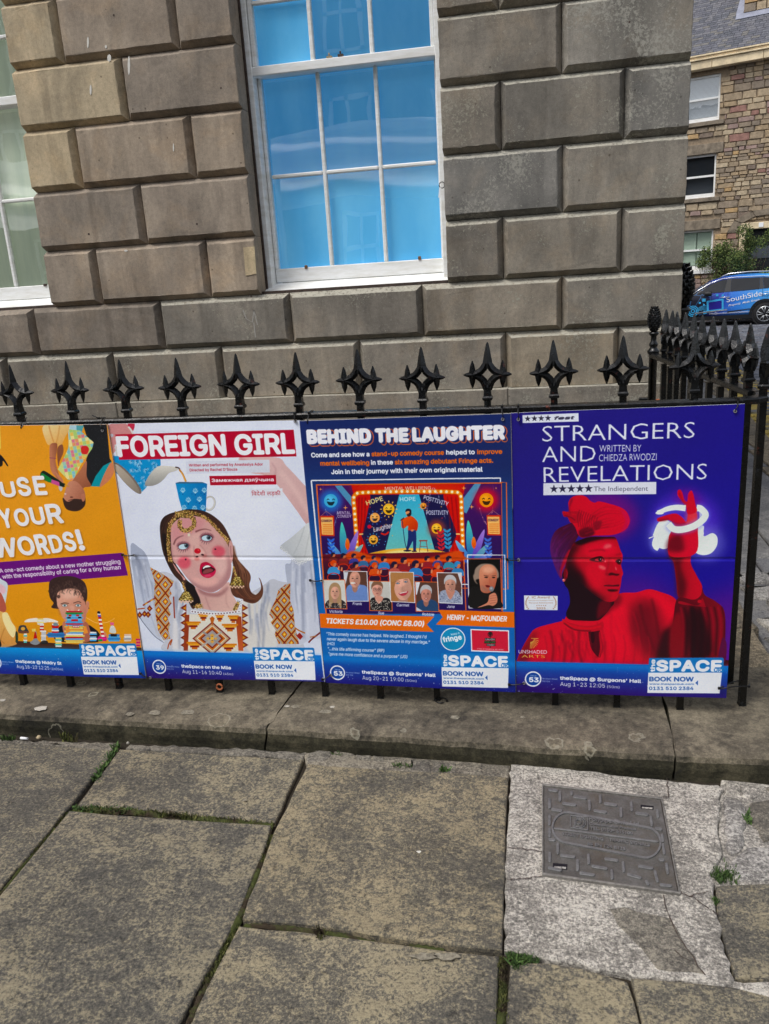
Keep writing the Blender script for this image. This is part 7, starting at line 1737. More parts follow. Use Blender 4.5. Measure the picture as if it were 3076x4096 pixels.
# ------------------------------------------------------------------ WEEDS, MOSS, LITTER
def tufts(name, line, width, n, size, m, label, cat, lean=1.0, tall=1.0, z0=-.007):
    b = MB(); P_ = [np.array(at(u, v, 2, 0)[:2]) for u, v in line]; seg = [np.linalg.norm(q-p) for p, q in zip(P_, P_[1:])]; tot = sum(seg)
    for _ in range(n):
        s = rng.uniform(0, tot); i = 0
        while i < len(seg)-1 and s > seg[i]: s -= seg[i]; i += 1
        p = P_[i] + (P_[i+1]-P_[i])*(s/seg[i]); d = (P_[i+1]-P_[i])/seg[i]; nn = np.array([-d[1], d[0]])
        dens = .5 + .5*math.sin(p[0]*37 + p[1]*53 + len(line)); 
        if rng.random() > .35 + .65*dens: continue
        p = p + nn*rng.normal(0, width*.33); h = size*1.25*rng.uniform(.4, 1.2)*tall; q = rng.uniform(0, 6.28); w = size*rng.uniform(.12, .3)
        ux, uy = math.cos(q), math.sin(q); lx, ly = rng.normal(0, size*.5*lean, 2)
        b.quad([(p[0] - ux*w, p[1] - uy*w, z0), (p[0] + ux*w, p[1] + uy*w, z0), (p[0] + ux*w*.6 + lx, p[1] + uy*w*.6 + ly, z0 + h), (p[0] - ux*w*.6 + lx, p[1] - uy*w*.6 + ly, z0 + h)])
    o = b.build(name, M[m], recalc=False); tag(o, label, cat, kind='stuff'); return o
def mossbed(name, line, width, label, z=-.001):
    b = MB(); P_ = [np.array(at(u, v, 2, 0)[:2]) for u, v in line]; pts_ = []
    for p, q in zip(P_, P_[1:]):
        k = max(2, int(np.linalg.norm(q-p)/.006))
        for t in range(k): pts_.append(p + (q-p)*t/k)
    pts_.append(P_[-1]); prev = None
    for i, p in enumerate(pts_):
        d = pts_[min(i+1, len(pts_)-1)] - pts_[max(0, i-1)]; d /= np.linalg.norm(d); nn = np.array([-d[1], d[0]]); w = width*rng.uniform(.7, 1.15)
        zz = z - .010*max(0.0, math.sin(i*.11 + len(line)*1.7) - .1); row = [b.bm.verts.new((*(p + nn*w*o), zz + (rng.uniform(-.002, .004) if abs(o) < .9 else -.008))) for o in (-1, -.5, 0, .5, 1)]
        if prev:
            for a in range(4): b.bm.faces.new((prev[a], row[a], row[a+1], prev[a+1])).smooth = True
        prev = row
    o = b.build(name, M['moss'], recalc=True); tag(o, label, 'moss', kind='stuff')
J1 = [Lc(312, 682), Lc(560, 690), Lc(800, 712), Lc(1000, 734), Lc(1180, 752)]
J2 = [Lc(1176, 790), Lc(1130, 900), Lc(1090, 1010), Lc(1030, 1150), Lc(985, 1240), Lc(930, 1360), Lc(855, 1510), Lc(790, 1660)]
J3 = [Lc(1050, 1172), Lc(1300, 1200), Lc(1560, 1236), Rc(60, 1262), Rc(260, 1290)]
J4 = [Rc(508, 1320), Rc(512, 1450), Rc(506, 1560), Rc(500, 1700)]
J0 = [Lc(290, 694), Lc(230, 760), Lc(130, 885), Lc(30, 1020), Lc(-60, 1110)]
mossbed('moss', J1, .010, 'moss strip in the joint below the upper left flagstone'); mossbed('moss', J2, .010, 'long moss strip in the joint left of the middle golden flagstone')
mossbed('moss', J4, .010, 'moss strip in the joint below the left corner of the concrete patch'); mossbed('moss', J0[1:], .006, 'moss strip in the leftmost slanting joint'); mossbed('moss', J3, .005, 'thin brown moss strip below the middle golden flagstone')
tufts('weed_patch', J1[:2], .016, 420, .008, 'weed', 'bright green clover patch at the left end of the horizontal joint', 'weeds', lean=1.3)
tufts('grass_strip', J1, .016, 1500, .008, 'moss', 'dry grass and moss standing in the upper horizontal joint', 'grass')
tufts('grass_strip', J2, .014, 1900, .006, 'moss', 'short moss blades in the long slanting joint', 'grass')
tufts('grass_strip', J4, .016, 900, .006, 'moss', 'moss blades in the joint below the concrete patch', 'grass'); tufts('grass_strip', J0, .008, 400, .005, 'moss', 'sparse moss blades in the leftmost slanting joint', 'grass')
tufts('weed_patch', [Rc(530, 1305), Rc(600, 1320), Rc(670, 1330)], .020, 420, .006, 'weed', 'green weeds at the lower left corner of the concrete patch', 'weeds', lean=1.3); tufts('weed_patch', [Rc(555, 1345), Rc(590, 1370)], .016, 160, .010, 'weed', 'small green weeds between concrete patch and flagstone', 'weeds', lean=1.2)
tufts('grass_tuft', [Rc(1430, 985), Rc(1480, 960), Rc(1530, 965)], .038, 420, .006, 'weed', 'green grass tuft beside the broken right edge of the concrete', 'grass', tall=1.5); tufts('grass_tuft', [Rc(1425, 1070), Rc(1445, 1090)], .016, 140, .006, 'weed', 'tiny green tuft right of the concrete crack', 'grass', tall=1.4)
tufts('grass_tuft', [Lc(1365, 1215), Lc(1400, 1235)], .020, 160, .010, 'moss', 'dry straw tuft in the lower joint', 'grass', tall=1.4); tufts('weed_patch', [Lc(480, 1218 - 560), Lc(1480, 1218)], .004, 30, .006, 'weed', 'scattered sprouts along the lower joint', 'weeds')
tufts('weed_patch', [Lc(410, 560), Lc(455, 490), Lc(510, 405)], .014, 160, .013, 'weed', 'leafy weed in the top left joint by the kerb', 'weeds', lean=1.4); tufts('grass_tuft', [Lc(0, 378), Lc(60, 380)], .014, 90, .008, 'weed', 'green sprouts by the cigarette end at the kerb foot', 'grass', tall=1.5)
tufts('grass_tuft', [Lc(270, 384), Lc(330, 386)], .008, 60, .014, 'moss', 'thin straw sprouts at the kerb foot', 'grass', tall=1.6); tufts('grass_tuft', [Rc(40, 498), Rc(120, 500)], .012, 120, .008, 'weed', 'light green tuft in the stones along the kerb above the golden flagstone', 'grass', tall=1.2); tufts('weed_patch', [Rc(245, 515), Rc(270, 520)], .012, 80, .012, 'weed', 'small round leaved weed along the kerb above the golden flagstone', 'weeds')
tufts('weed_patch', [Lc(1440, 445), Lc(1470, 455)], .010, 60, .010, 'weed', 'small weed among the broken stones under the kerb', 'weeds'); tufts('weed_patch', [Rc(1565, 690), Rc(1570, 740)], .008, 50, .012, 'weed', 'sprout with white bits in the broken stones right of the concrete', 'weeds')
p = at(*(95, 2650 + 301), 2, .006); b = MB(); b.tube([(-.012, 0, 0), (.013, .001, 0)], .0042, 10); o = b.build('cigarette_end', M['canvas'], loc=(p[0], p[1], .0035)); tag(o, 'white cigarette end lying at the foot of the kerb', 'cigarette end'); o.rotation_euler = (0, 0, -.1)
p = at(155, 2947, 2, 0); b = MB(); b.lathe([(.007, 0), (.009, .004), (.004, .009), (.001, .010)], 7); o = b.build('pebble', M['plug'], loc=(p[0], p[1], -.005)); tag(o, 'pale brown pebble right of the cigarette end', 'pebble')
p = at(Lc(552, 402)[0], Lc(552, 402)[1], 2, 0); b = MB(); b.lathe([(.004, 0), (.005, .004), (.001, .008)], 6); o = b.build('pebble', M['lichen_white'], loc=(p[0], p[1], -.002)); tag(o, 'white pebble at the top of the leftmost joint under the kerb', 'pebble')
for (pp, r_, lab) in ((Rc(150, 870), .006, 'white dropping splash on the golden flagstone'), (Lc(1058, 648), .007, 'pale gum spot on the upper left flagstone'), (Rc(270, 1320), .016, 'grey mortar smear at the top of the lower middle flagstone'), (Rc(170, 1322), .016, 'longer grey mortar smear left on the lower middle flagstone')):
    p = at(*pp, 2, .004); b = MB(); n = 11; rr = [r_*random.uniform(.6, 1.2) for _ in range(n)]; b.loft([[(rr[k]*math.cos(2*math.pi*k/n)*(1.9 if r_ > .01 else 1), rr[k]*math.sin(2*math.pi*k/n)*.6, h) for k in range(n)] for h in (0, .0012)])
    o = b.build('stain', M['splash'] if r_ == .006 else M['lichen_grey'], loc=(p[0], p[1], .0032)); tag(o, lab, 'stain')
# ------------------------------------------------------------------ SIDE STREET
street = empty('street', (4, 10, 0)); tag(street, kind='structure')
ex = lambda y: 3.02 + (y - 4.5)*.114
# pavement flags beside the building
sp = empty('side_pavement', (2.4, 4, 0)); tag(sp, kind='structure'); WORLD_BUILT.add(sp.name)
y = .32; r = 0
while y < 24:
    h = .6 if y < 12 else 1.2; x1 = ex(y) - .16; x0 = 2.03 if y < 2.4 else 1.86; n = 2; cut = (.42 if r % 2 else .60); xs_ = [x0, x0 + (x1-x0)*cut, x1]
    for a, b in zip(xs_, xs_[1:]):
        q = MB(); za, zb = gz(y), gz(y + h)
        q.loft([[(a + .004, y + .004, za - .06), (b - .004, y + .004, za - .06), (b - .004, y + h - .004, zb - .06), (a + .004, y + h - .004, zb - .06)], [(a + .004, y + .004, za - .006), (b - .004, y + .004, za - .006), (b - .004, y + h - .004, zb - .006), (a + .004, y + h - .004, zb - .006)], [(a + .009, y + .009, za), (b - .009, y + .009, za), (b - .009, y + h - .009, zb), (a + .009, y + h - .009, zb)]])
        q.build('flagstone', M['slab_far'], sp)
    q = MB(); za, zb = gz(y), gz(y + h); q.loft([[(x1 + .004, y, z0), (x1 + .15, y, z0), (x1 + .15 + .114*h, y + h - .01, z0 + zb - za), (x1 + .004 + .114*h*0, y + h - .01, z0 + zb - za)] for z0 in (za - .2, za)]); q.build('kerb_stone', M['kerb_top'], sp, bevel=.008)
    y += h; r += 1
# setts
sett = []
y = 1.0; r = 0
while y < 30:
    x = ex(y) + .02 + (.09 if r % 2 else 0)
    while x < ex(y) + (3.6 if y < 8 else 6.2):
        w = rng.uniform(.16, .24); sett.append((x, y, w)); x += w + .012
    y += .125; r += 1
def sett_mesh():
    b = MB(); b.loft([[(sx_*k, sy*k2, z) for sx_, sy in ((-.5, -.5), (.5, -.5), (.5, .5), (-.5, .5))] for k, k2, z in ((1, 1, -.6), (1, 1, -.1), (.86, .84, 0))]); return b
SM = sett_mesh().mesh('sett', M['sett']); SMY = SM.copy(); SMY.materials[0] = M['sett_yellow']
def is_yellow(x, y): d = x - ex(y) - .12; return (0 < d < .11 or .27 < d < .38)
inview = []
for s in sett:
    x, y, w = s; v = np.array([x, y, gz(y) - .1]) - _O; c = v @ _R; inview.append(c[2] < 0 and abs(c[0]/-c[2]) < .50 and (x - 1.85)/(y + .01) > .1 and y > 3)
idx = sorted([i for i, f in enumerate(inview) if f], key=lambda i: sett[i][1])[:290]; near = set(idx)
rest = MB(); resty = MB()
for i, (x, y, w) in enumerate(sett):
    z = gz(y) - .10 + rng.uniform(-.004, .004); yl = is_yellow(x + w/2, y)
    if i in near:
        o = link('sett', SMY if yl else SM, loc=(x + w/2 - 4, y + .06 - 10, z)); o.parent = street; o.scale = (w, .113, .09); o.rotation_euler = (rng.normal(0, .012), rng.normal(0, .012), rng.normal(0, .02))
    else:
        mm = Matrix.Translation((x + w/2 - 4, y + .06 - 10, z)) @ Matrix.Diagonal((w, .113, .09, 1)); t = resty if yl else rest
        b = [[Vector((a*k, c*k2, zz)) for a, c in ((-.5, -.5), (.5, -.5), (.5, .5), (-.5, .5))] for k, k2, zz in ((1, 1, -.6), (.86, .84, 0))]; t.loft([[mm @ p for p in rr] for rr in b])
for t, nm, m in ((rest, 'distant_setts', 'sett'), (resty, 'distant_yellow_setts', 'sett_yellow')):
    o = t.build(nm, M[m], street, recalc=True); o['kind'] = 'stuff'
q = MB(); q.quad([(1.9, 3, -.148), (30, 3, -.148), (30, YC, gz(YC) - .148), (1.9, YC, gz(YC) - .148)]); q.quad([(1.9, YC, gz(YC) - .148), (60, YC, gz(YC) - .148), (60, 60, gz(YC) - .148), (1.9, 60, gz(YC) - .148)]); tag(q.build('road', M['road'], recalc=False), kind='structure')

# ------------------------------------------------------------------ THE RUBBLE HOUSE ACROSS THE STREET
U = np.array([.939, -.344, 0]); U /= np.linalg.norm(U); N = np.array([-.344, -.939, 0]); N /= np.linalg.norm(N)
P0 = np.array([7.0, 28.6, 0.0]); GZ = gz(YC) - .1
def fa(u, v, d=0.0):
    p = at_n(u, v, P0 + N*d, N) - (P0 + N*d); return float(p @ U), float(p[2])
def fw(a, z, d=0.0): return tuple(P0 + U*a + N*d + np.array([0, 0, z]))
house = empty('rubble_stone_house', (P0[0], P0[1], GZ)); tag(house, 'warm rubble stone house with slate roof across the side street, right edge of the photo', 'house')
ROTZ = math.atan2(U[1], U[0])
FM = Matrix.Translation(Vector(P0)) @ Matrix.Rotation(ROTZ, 4, 'Z')   # local: x along the front, -y out of it, z up
def hbuild(b, name, m, parent=None, bevel=0.0, kind=None):
    bmesh.ops.transform(b.bm, matrix=FM, verts=b.bm.verts); o = b.build(name, m, None, bevel=bevel)
    o.parent = parent or house
    o.matrix_parent_inverse = (parent or house).matrix_world.inverted() if parent is None else Matrix.Identity(4)
    if kind: o['kind'] = kind
    return o
house.location = (0, 0, 0)      # parts carry their own place
EA = fa(2765, 276)[1]; EAr = fa(3076, 243)[1]; EAV = (EA + EAr)/2
wins = [  # glass rectangle in the photograph: left, right, top, bottom
    (2756, 2880, 291, 478), (2750, 2862, 612, 786), (2738, 2850, 916, 1076)]
holes = []; WR = []
for (l, r_, t, b) in wins:
    a1 = fa(r_, (t+b)/2)[0]; a0 = a1 - 1.12; z1 = fa(r_, t)[1]; z0 = fa(r_, b)[1]; holes.append((a0, a1, z0, z1)); WR.append((a0, a1, z0, z1))
dr0 = fa(2984, 940); dr = (dr0[0], dr0[0] + 1.15, GZ, fa(2990, 919)[1]); holes.append((dr[0] - .22, dr[1] + .22, GZ, dr[3] + .24))
for (a0, a1, z0, z1) in WR: holes.append((a0 - .10, a1 + .22, z1, z1 + .33)); holes.append((a0 - .1, a1 + .18, z0 - .14, z0))
core = MB(); A0, A1 = -3.2, 9.0
xs_ = sorted(set([A0, A1] + [v for h in WR + [dr] for v in h[:2]])); 
for a, b in zip(xs_, xs_[1:]):
    m_ = (a+b)/2; cuts = sorted([(h[2], h[3]) for h in WR + [dr] if h[0] < m_ < h[1]]); z = GZ - .3
    for c0, c1 in cuts + [(EAV, EAV)]:
        if c0 > z: core.box((a, .02, z), (b, .45, c0))
        z = c1
core.box((A0, .46, GZ - .3), (A1, 7, EAV)); hbuild(core, 'wall', M['mortar'])
stones = []
z = GZ
while z < EAV - .04:
    h = rng.choice([.08, .12, .16, .20, .24], p=[.15, .25, .25, .22, .13]); h = min(h, EAV - z)
    a = A0
    while a < 5.2:
        w = h*rng.uniform(1.0, 2.9) + .05; stones.append((a, min(a + w, 5.2), z, z + h)); a += w
    z += h
def cut(s):
    a, b, z0, z1 = s
    for h in holes:
        if a < h[1] and b > h[0] and z0 < h[3] - .02 and z1 > h[2] + .02:
            if a < h[0] - .05: b = h[0]
            elif b > h[1] + .05: a = h[1]
            else: return None
    return (a, b, z0, z1)
stones = [c for c in (cut(s) for s in stones) if c]
vis = [i for i, s in enumerate(stones) if s[1] > fa(2740, 600)[0] and s[0] < fa(3076, 600)[0] and s[2] > .2]
ordr = sorted(vis, key=lambda i: -(stones[i][1]-stones[i][0])*(stones[i][3]-stones[i][2]))[:290]; big = set(ordr)
def unit_stone(seed):
    r_ = random.Random(seed); b = MB(); n = 8; base = [(-.5, -.5), (0, -.5), (.5, -.5), (.5, 0), (.5, .5), (0, .5), (-.5, .5), (-.5, 0)]
    j = lambda s: [(x*s + r_.uniform(-.03, .03), y_*s + r_.uniform(-.05, .05)) for x, y_ in base]
    k1, k2 = j(.96), j(.84); b.loft([[(x, 0, y_) for x, y_ in k1], [(x, -.7, y_) for x, y_ in k1], [(x, -1, y_) for x, y_ in k2]]); return b
UST = [unit_stone(s).mesh('wall_stone', M['wall_rubble']) for s in range(4)]
rest = MB()
for i, (a, b, z0, z1) in enumerate(stones):
    d = rng.uniform(.035, .075); loc = FM @ Vector(((a+b)/2, .02, (z0+z1)/2)); w, h = b - a - .014, z1 - z0 - .013
    if w < .03 or h < .02: continue
    if i in big:
        o = link('wall_stone', UST[int(rng.integers(4))], house, loc, (0, 0, ROTZ), (w, d, h))
    else:
        x0_, x1_ = (a+b)/2 - w/2, (a+b)/2 + w/2; zc0, zc1 = (z0+z1)/2 - h/2, (z0+z1)/2 + h/2; rest.loft([[(x0_, .02, zc0), (x1_, .02, zc0), (x1_, .02, zc1), (x0_, .02, zc1)], [(x0_ + .008, -d, zc0 + .008), (x1_ - .01, -d*.9, zc0 + .008), (x1_ - .008, -d, zc1 - .01), (x0_ + .008, -d*.95, zc1 - .008)]])
hbuild(rest, 'small_wall_stones', M['wall_rubble'], kind='stuff')
def hbox(name, lo, hi, m, parent=None, bev=.0): b = MB(); b.box(lo, hi); return hbuild(b, name, M[m], parent, bevel=bev)
for k, (a0, a1, z0, z1) in enumerate(WR):
    if k: hbox('lintel', (a0 - .09, -.05, z1 + .005), (a1 + .21, .2, z1 + .32), 'dressed', bev=.01)
    hbox('sill', (a0 - .09, -.10, z0 - .135), (a1 + .17, .2, z0 - .005), 'dressed' if k < 2 else 'white_far', bev=.01)
    f = MB(); t = .065
    f.box((a0 + .002, .10, z0 + .002), (a0 + t, .2, z1 - .002)); f.box((a1 - t, .10, z0 + .002), (a1 - .002, .2, z1 - .002)); f.box((a0 + t, .10, z1 - t), (a1 - t, .2, z1 - .002)); f.box((a0 + t, .10, z0 + .002), (a1 - t, .2, z0 + .13))
    w_ = hbuild(f, 'window', M['white_far']); zm = (z0 + z1)/2
    hbox('meeting_rail', (a0 + t, .095, zm - .03), (a1 - t, .18, zm + .03), 'white_far', w_)
    for c0, c1 in ((z0 + .13, zm - .03), (zm + .03, z1 - t)):
        q = MB(); q.quad([(a0 + t, .15, c0), (a1 - t, .15, c0), (a1 - t, .15, c1), (a0 + t, .15, c1)]); hbuild(q, 'pane', M['glass'], w_)
    if k == 0:
        n = 34
        for i in range(n): zz = z0 + .16 + (z1 - t - z0 - .16)*i/n; hbox('blind_slat', (a0 + t + .01, .22, zz), (a1 - t - .01, .235, zz + (z1 - z0)/n*.62), 'blind', w_)
        hbox('room', (a0 + .01, .26, z0 + .01), (a1 - .01, .28, z1 - .01), 'dark_room', w_)
    elif k == 1: hbox('room', (a0 + .01, .34, z0 + .01), (a1 - .01, .36, z1 - .01), 'dark_room', w_)
    else:
        for i in range(2):
            for j in range(9): zz = z0 + .15 + (z1 - z0 - .25)*j/9; hbox('shutter_slat', (a0 + t + .02 + i*.50, .20, zz), (a0 + t + .47 + i*.50, .222, zz + .125), 'blind_green', w_)
        hbox('room', (a0 + .01, .26, z0 + .01), (a1 - .01, .28, z1 - .01), 'blind_green', w_)
# door with its stone surround
d_ = MB(); d_.box((dr[0], .18, GZ), (dr[1], .25, dr[3])); door = hbuild(d_, 'door', M['dooriron'])
for x in (.12, .62):
    for z0_, z1_ in ((.25, .95), (1.1, 1.9)): hbox('door_panel', (dr[0] + x, .165, GZ + z0_), (dr[0] + x + .40, .179, GZ + z1_), 'dooriron', door)
hbox('glazing', (dr[0] + .1, .16, GZ + 2.0), (dr[1] - .1, .179, min(dr[3] - .05, GZ + 2.4)), 'dark_room', door)
for a, b in ((dr[0] - .20, dr[0] - .004), (dr[1] + .004, dr[1] + .20)): hbox('door_jamb', (a, -.05, GZ), (b, .2, dr[3] + .005), 'gutter', bev=.012)
hbox('door_lintel', (dr[0] - .20, -.06, dr[3] + .008), (dr[1] + .20, .2, dr[3] + .22), 'gutter', bev=.012)
for k in range(7):   # arch stones over the door
    q = math.radians(200 - k*33 + 9); q2 = math.radians(200 - (k+1)*33 + 11); c = ((dr[0] + dr[1])/2, dr[3] - .1); b = MB()
    b.loft([[(c[0] + r_*math.cos(t), y_, c[1] + r_*.62*math.sin(t)) for r_, t in ((.88, q), (1.18, q), (1.18, q2), (.88, q2))] for y_ in (.02, -.07)]); 
    if k in range(1, 6): hbuild(b, 'arch_stone', M['dressed'])
hn = fa(3044, 899); hbox('number_plate', (hn[0] - .06, -.075, hn[1] - .07), (hn[0] + .08, -.062, hn[1] + .07), 'canvas')
# eaves
for k in range(8):
    hbox('eaves_stone', (A0 + k*1.52, -.34, EAV - .04), (A0 + k*1.52 + 1.51, .3, EAV + .20), 'gutter', bev=.012)
for dz_, dy in ((.205, -.40), (.265, -.36), (.32, -.40)): hbox('gutter_moulding', (A0, dy, EAV + dz_), (A1, .3, EAV + dz_ + .05), 'gutter', bev=.012)
# slate roof, rows of single slates
ZE = EAV + .37; PITCH = math.radians(40); row = .13
sl = []
for r_ in range(46):
    x = A0 + rng.uniform(0, .2)
    while x < 5.4:
        w = rng.uniform(.17, .27); sl.append((x, w, r_)); x += w + .006
du = fa(2960, 80)[0]
def sp_(x, s, n=0.0): return (x, -.34 + s*math.cos(PITCH) - n*math.sin(PITCH), ZE + s*math.sin(PITCH) + n*math.cos(PITCH))
b = MB(); s_end = 46*row
b.loft([[sp_(x, -.02, -.10), sp_(x, s_end, -.10), sp_(x, s_end, -.02), sp_(x, -.02, -.02)] for x in (A0, A1)]); hbuild(b, 'roof', M['dooriron'])
vis = [i for i, s in enumerate(sl) if fa(2765, 100)[0] < s[0] < fa(3076, 100)[0] + .3 and s[2] < 30]; near = set(sorted(vis, key=lambda i: sl[i][2])[:290])
b = MB(); b.loft([[(x, 0 + .02, z) for x, z in ((-.5, 0), (.5, 0), (.5, 1.35), (-.5, 1.35))]] + [[(x, -1, z) for x, z in ((-.5, 0), (.47, 0), (.5, 1.35), (-.48, 1.35))]]); SLM = b.mesh('slate', M['slate'])
rest = MB(); PR = Matrix.Rotation(-(math.pi/2 - PITCH), 4, 'X')
for i, (x, w, r_) in enumerate(sl):
    pz = Vector(sp_(x + w/2, r_*row, .004)); j = rng.uniform(-.006, .006)
    if i in near:
        mm = FM @ Matrix.Translation(pz) @ PR @ Matrix.Rotation(-.06, 4, 'X') @ Matrix.Diagonal((w, .022, row, 1)); o = link('slate', SLM, house); o.matrix_world = mm
    else:
        mm = Matrix.Translation(pz) @ PR @ Matrix.Rotation(-.06, 4, 'X') @ Matrix.Diagonal((w, .022, row, 1)); rest.loft([[mm @ Vector(p) for p in q_] for q_ in ([(-.5, 0, 0), (.5, 0, 0), (.5, 0, 1.35), (-.5, 0, 1.35)], [(-.5, -1, 0), (.5, -1, 0), (.5, -1, 1.35), (-.5, -1, 1.35)])])
hbuild(rest, 'upper_slates', M['slate'], kind='stuff')
# dormer cheek in rubble with lead flashing

def roof_hit(u, v):
    n_l = Vector((0, -math.sin(PITCH), math.cos(PITCH))); n_w = (FM.to_3x3() @ n_l); p_w = FM @ Vector(sp_(0, 0, 0)); h = at_n(u, v, tuple(p_w), tuple(n_w)); l = FM.inverted() @ Vector(h); return l.x, (l.y + .34)/math.cos(PITCH)
ux, us = roof_hit(2975, 62)
yd = -.34 + us*math.cos(PITCH); zd = ZE + us*math.sin(PITCH)
b = MB(); b.box((ux, yd + .01, zd - .3), (ux + 3.0, yd + 1.6, zd + 2.4)); hbuild(b, 'dormer', M['mortar'])
z = zd + .06; k_ = 0
while z < zd + 2.2:
    h = rng.uniform(.14, .26); x = ux
    while x < ux + 2.9:
        w = rng.uniform(.22, .42); q = MB(); q.loft([[(x + .01, yd + .008, z + .008), (x + w, yd + .008, z + .008), (x + w, yd + .008, z + h), (x + .01, yd + .008, z + h)], [(x + .02, yd - .05, z + .02), (x + w - .01, yd - .05, z + .018), (x + w - .012, yd - .05, z + h - .012), (x + .018, yd - .05, z + h - .01)]]); hbuild(q, 'dormer_stone', M['wall_rubble']); x += w + .01
    z += h + .01
b = MB(); b.loft([[sp_(ux - .22, us - .24, .03), sp_(ux + 3.0, us - .24, .03), sp_(ux + 3.0, us + .02, .05), sp_(ux - .22, us + .02, .05)], [sp_(ux - .22, us - .24, .045), sp_(ux + 3.0, us - .24, .045), sp_(ux + 3.0, us + .02, .07), sp_(ux - .22, us + .02, .07)]]); hbuild(b, 'lead_apron', M['lead'])
b = MB(); b.loft([[sp_(ux - .24, us + .03, .03), sp_(ux - .02, us + .03, .03), sp_(ux - .02, us + 2.2, .03), sp_(ux - .24, us + 2.2, .03)], [sp_(ux - .24, us + .03, .06), sp_(ux - .02, us + .03, .06), sp_(ux - .02, us + 2.2, .06), sp_(ux - .24, us + 2.2, .06)]]); hbuild(b, 'lead_flashing', M['lead'])

# ------------------------------------------------------------------ ROSE BUSH
bc = fa(2925, 1010, 1.0); ctr = Vector(P0) + Vector(U)*bc[0] + Vector(N)*.75 + Vector((0, 0, bc[1]))
bush = empty('rose_bush', (ctr.x, ctr.y, GZ)); tag(bush, 'loose green rose bush in front of the stone house, behind the blue car', 'bush')
lf = MB(); tw = MB()
def leafq(p, s):
    a = Vector(rng.normal(0, 1, 3)); a.normalize(); b_ = Vector(rng.normal(0, 1, 3)).cross(a); b_.normalize()
    lf.quad([p - a*s, p - b_*s*.5, p + a*s, p + b_*s*.5])
lumps = [(Vector((rng.normal(0, .55), rng.normal(0, .22), rng.normal(-.12, .26))), rng.uniform(.18, .34)) for _ in range(19)] + [(Vector((-.85, -.1, .05)), .22), (Vector((-.95, 0, -.3)), .2), (Vector((.9, 0, .30)), .25), (Vector((1.1, 0, .55)), .14)]
for c, r_ in lumps:
    for _ in range(int(480*r_/.3)):
        d = Vector(rng.normal(0, 1, 3)); d.normalize(); leafq(Vector((ctr.x, ctr.y, ctr.z)) - Vector(bush.location) + Vector((c.x*U[0], c.x*U[1] + c.y, c.z)) + d*r_*rng.uniform(.35, 1.05), rng.uniform(.022, .045))
for _ in range(46):
    q = rng.uniform(-1.2, 1.2); base = Vector((q*.3*U[0], q*.3*U[1], .05)); top = Vector((q*.95*U[0], q*.95*U[1], ctr.z - GZ + rng.uniform(-.1, .5) - abs(q)*.2)); mid = (base + top)/2 + Vector((rng.normal(0, .1), rng.normal(0, .1), .15))
    tw.tube([base, mid, top], [.012, .008, .003], 4)
    for k in range(26): t = rng.uniform(.55, 1.05); leafq(base.lerp(top, t) + Vector(rng.normal(0, .05, 3)), rng.uniform(.02, .04))
lf.build('foliage', M['leaf'], bush, recalc=False); tw.build('stem', M['twig'], bush)

# ------------------------------------------------------------------ PARKED CAR
cp = at(3056, 1286, 1, 25.75); CY = math.radians(-9)
car = empty('parked_car', (cp[0], 25.75, gz(YC) - .10), CY); tag(car, 'blue and black wrapped hatchback lettered SouthSide, parked in front of the stone house', 'car')
# local: x towards the rear (right in the photo); rear axle at 0, front axle at -2.70; near flank at y = 0
T_ = lambda x: x*1.0
prof_top = [(-3.60, .62), (-3.52, .78), (-3.30, .90), (-2.9, .97), (-2.45, 1.01), (-2.20, 1.06), (-1.95, 1.20), (-1.55, 1.40), (-1.15, 1.50), (-.7, 1.545), (-.1, 1.545), (.35, 1.51), (.62, 1.42), (.78, 1.22), (.86, 1.02), (.90, .75), (.88, .45)]
belt = lambda x: .985 + (x + 2.2)*.045
b = MB(); rings = []
for (x, zt) in prof_top:
    zb = .30; bl_ = min(zt, belt(x)); e = .0 if -3.4 < x < .75 else .12; tk = max(0.0, zt - bl_)
    W = 1.80
    def half(y0s): return y0s
    ins = [(e + .05, zb), (e + .0, zb + .10), (e - .015 + .015, .55), (e + .01, min(.78, bl_ - .02)), (e + .03, bl_), (e + .03 + tk*.30, bl_ + tk*.55), (e + .05 + tk*.42, bl_ + tk*.92), (e + .14 + tk*.42, zt)]
    rings.append([(x, y_, z) for y_, z in ins] + [(x, W - y_, z) for y_, z in reversed(ins)])
b.loft(rings, smooth=True); body = b.build('body', M['car'], car)
def strip(name, P_, m, y_, th=.012, parent=car, bev=0.0):
    q = MB(); q.loft([[(p[0], y_(p) , p[1]) for p in P_], [(p[0], y_(p) - th, p[1]) for p in P_]]); return q.build(name, M[m], parent, bevel=bev)
def yside(p):
    x, z = p; zt = np.interp(x, [q[0] for q in prof_top], [q[1] for q in prof_top]); bl_ = min(zt, belt(x)); tk = max(1e-4, zt - bl_)
    if z <= bl_: return -.003 + float(np.interp(z, [.3, .4, .55, .78, bl_], [.05, 0, 0, .01, .03]))
    t = (z - bl_)/tk; return .022 + tk*(np.interp(t, [0, .55, .92, 1], [0, .30, .42, .5]))
bz = lambda x: belt(x) + .02
strip('side_window', [(-1.98, bz(-1.98) + .02), (-1.22, bz(-1.2)), (-1.13, 1.43), (-1.30, 1.41), (-1.62, 1.30)], 'dark_glass', yside)
strip('side_window', [(-1.02, bz(-1)), (-.20, bz(-.2)), (-.18, 1.44), (-1.0, 1.445)], 'dark_glass', yside)
strip('side_window', [(-.06, bz(0)), (.52, bz(.52) + .02), (.34, 1.32), (.14, 1.41), (-.10, 1.44)], 'dark_glass', yside)
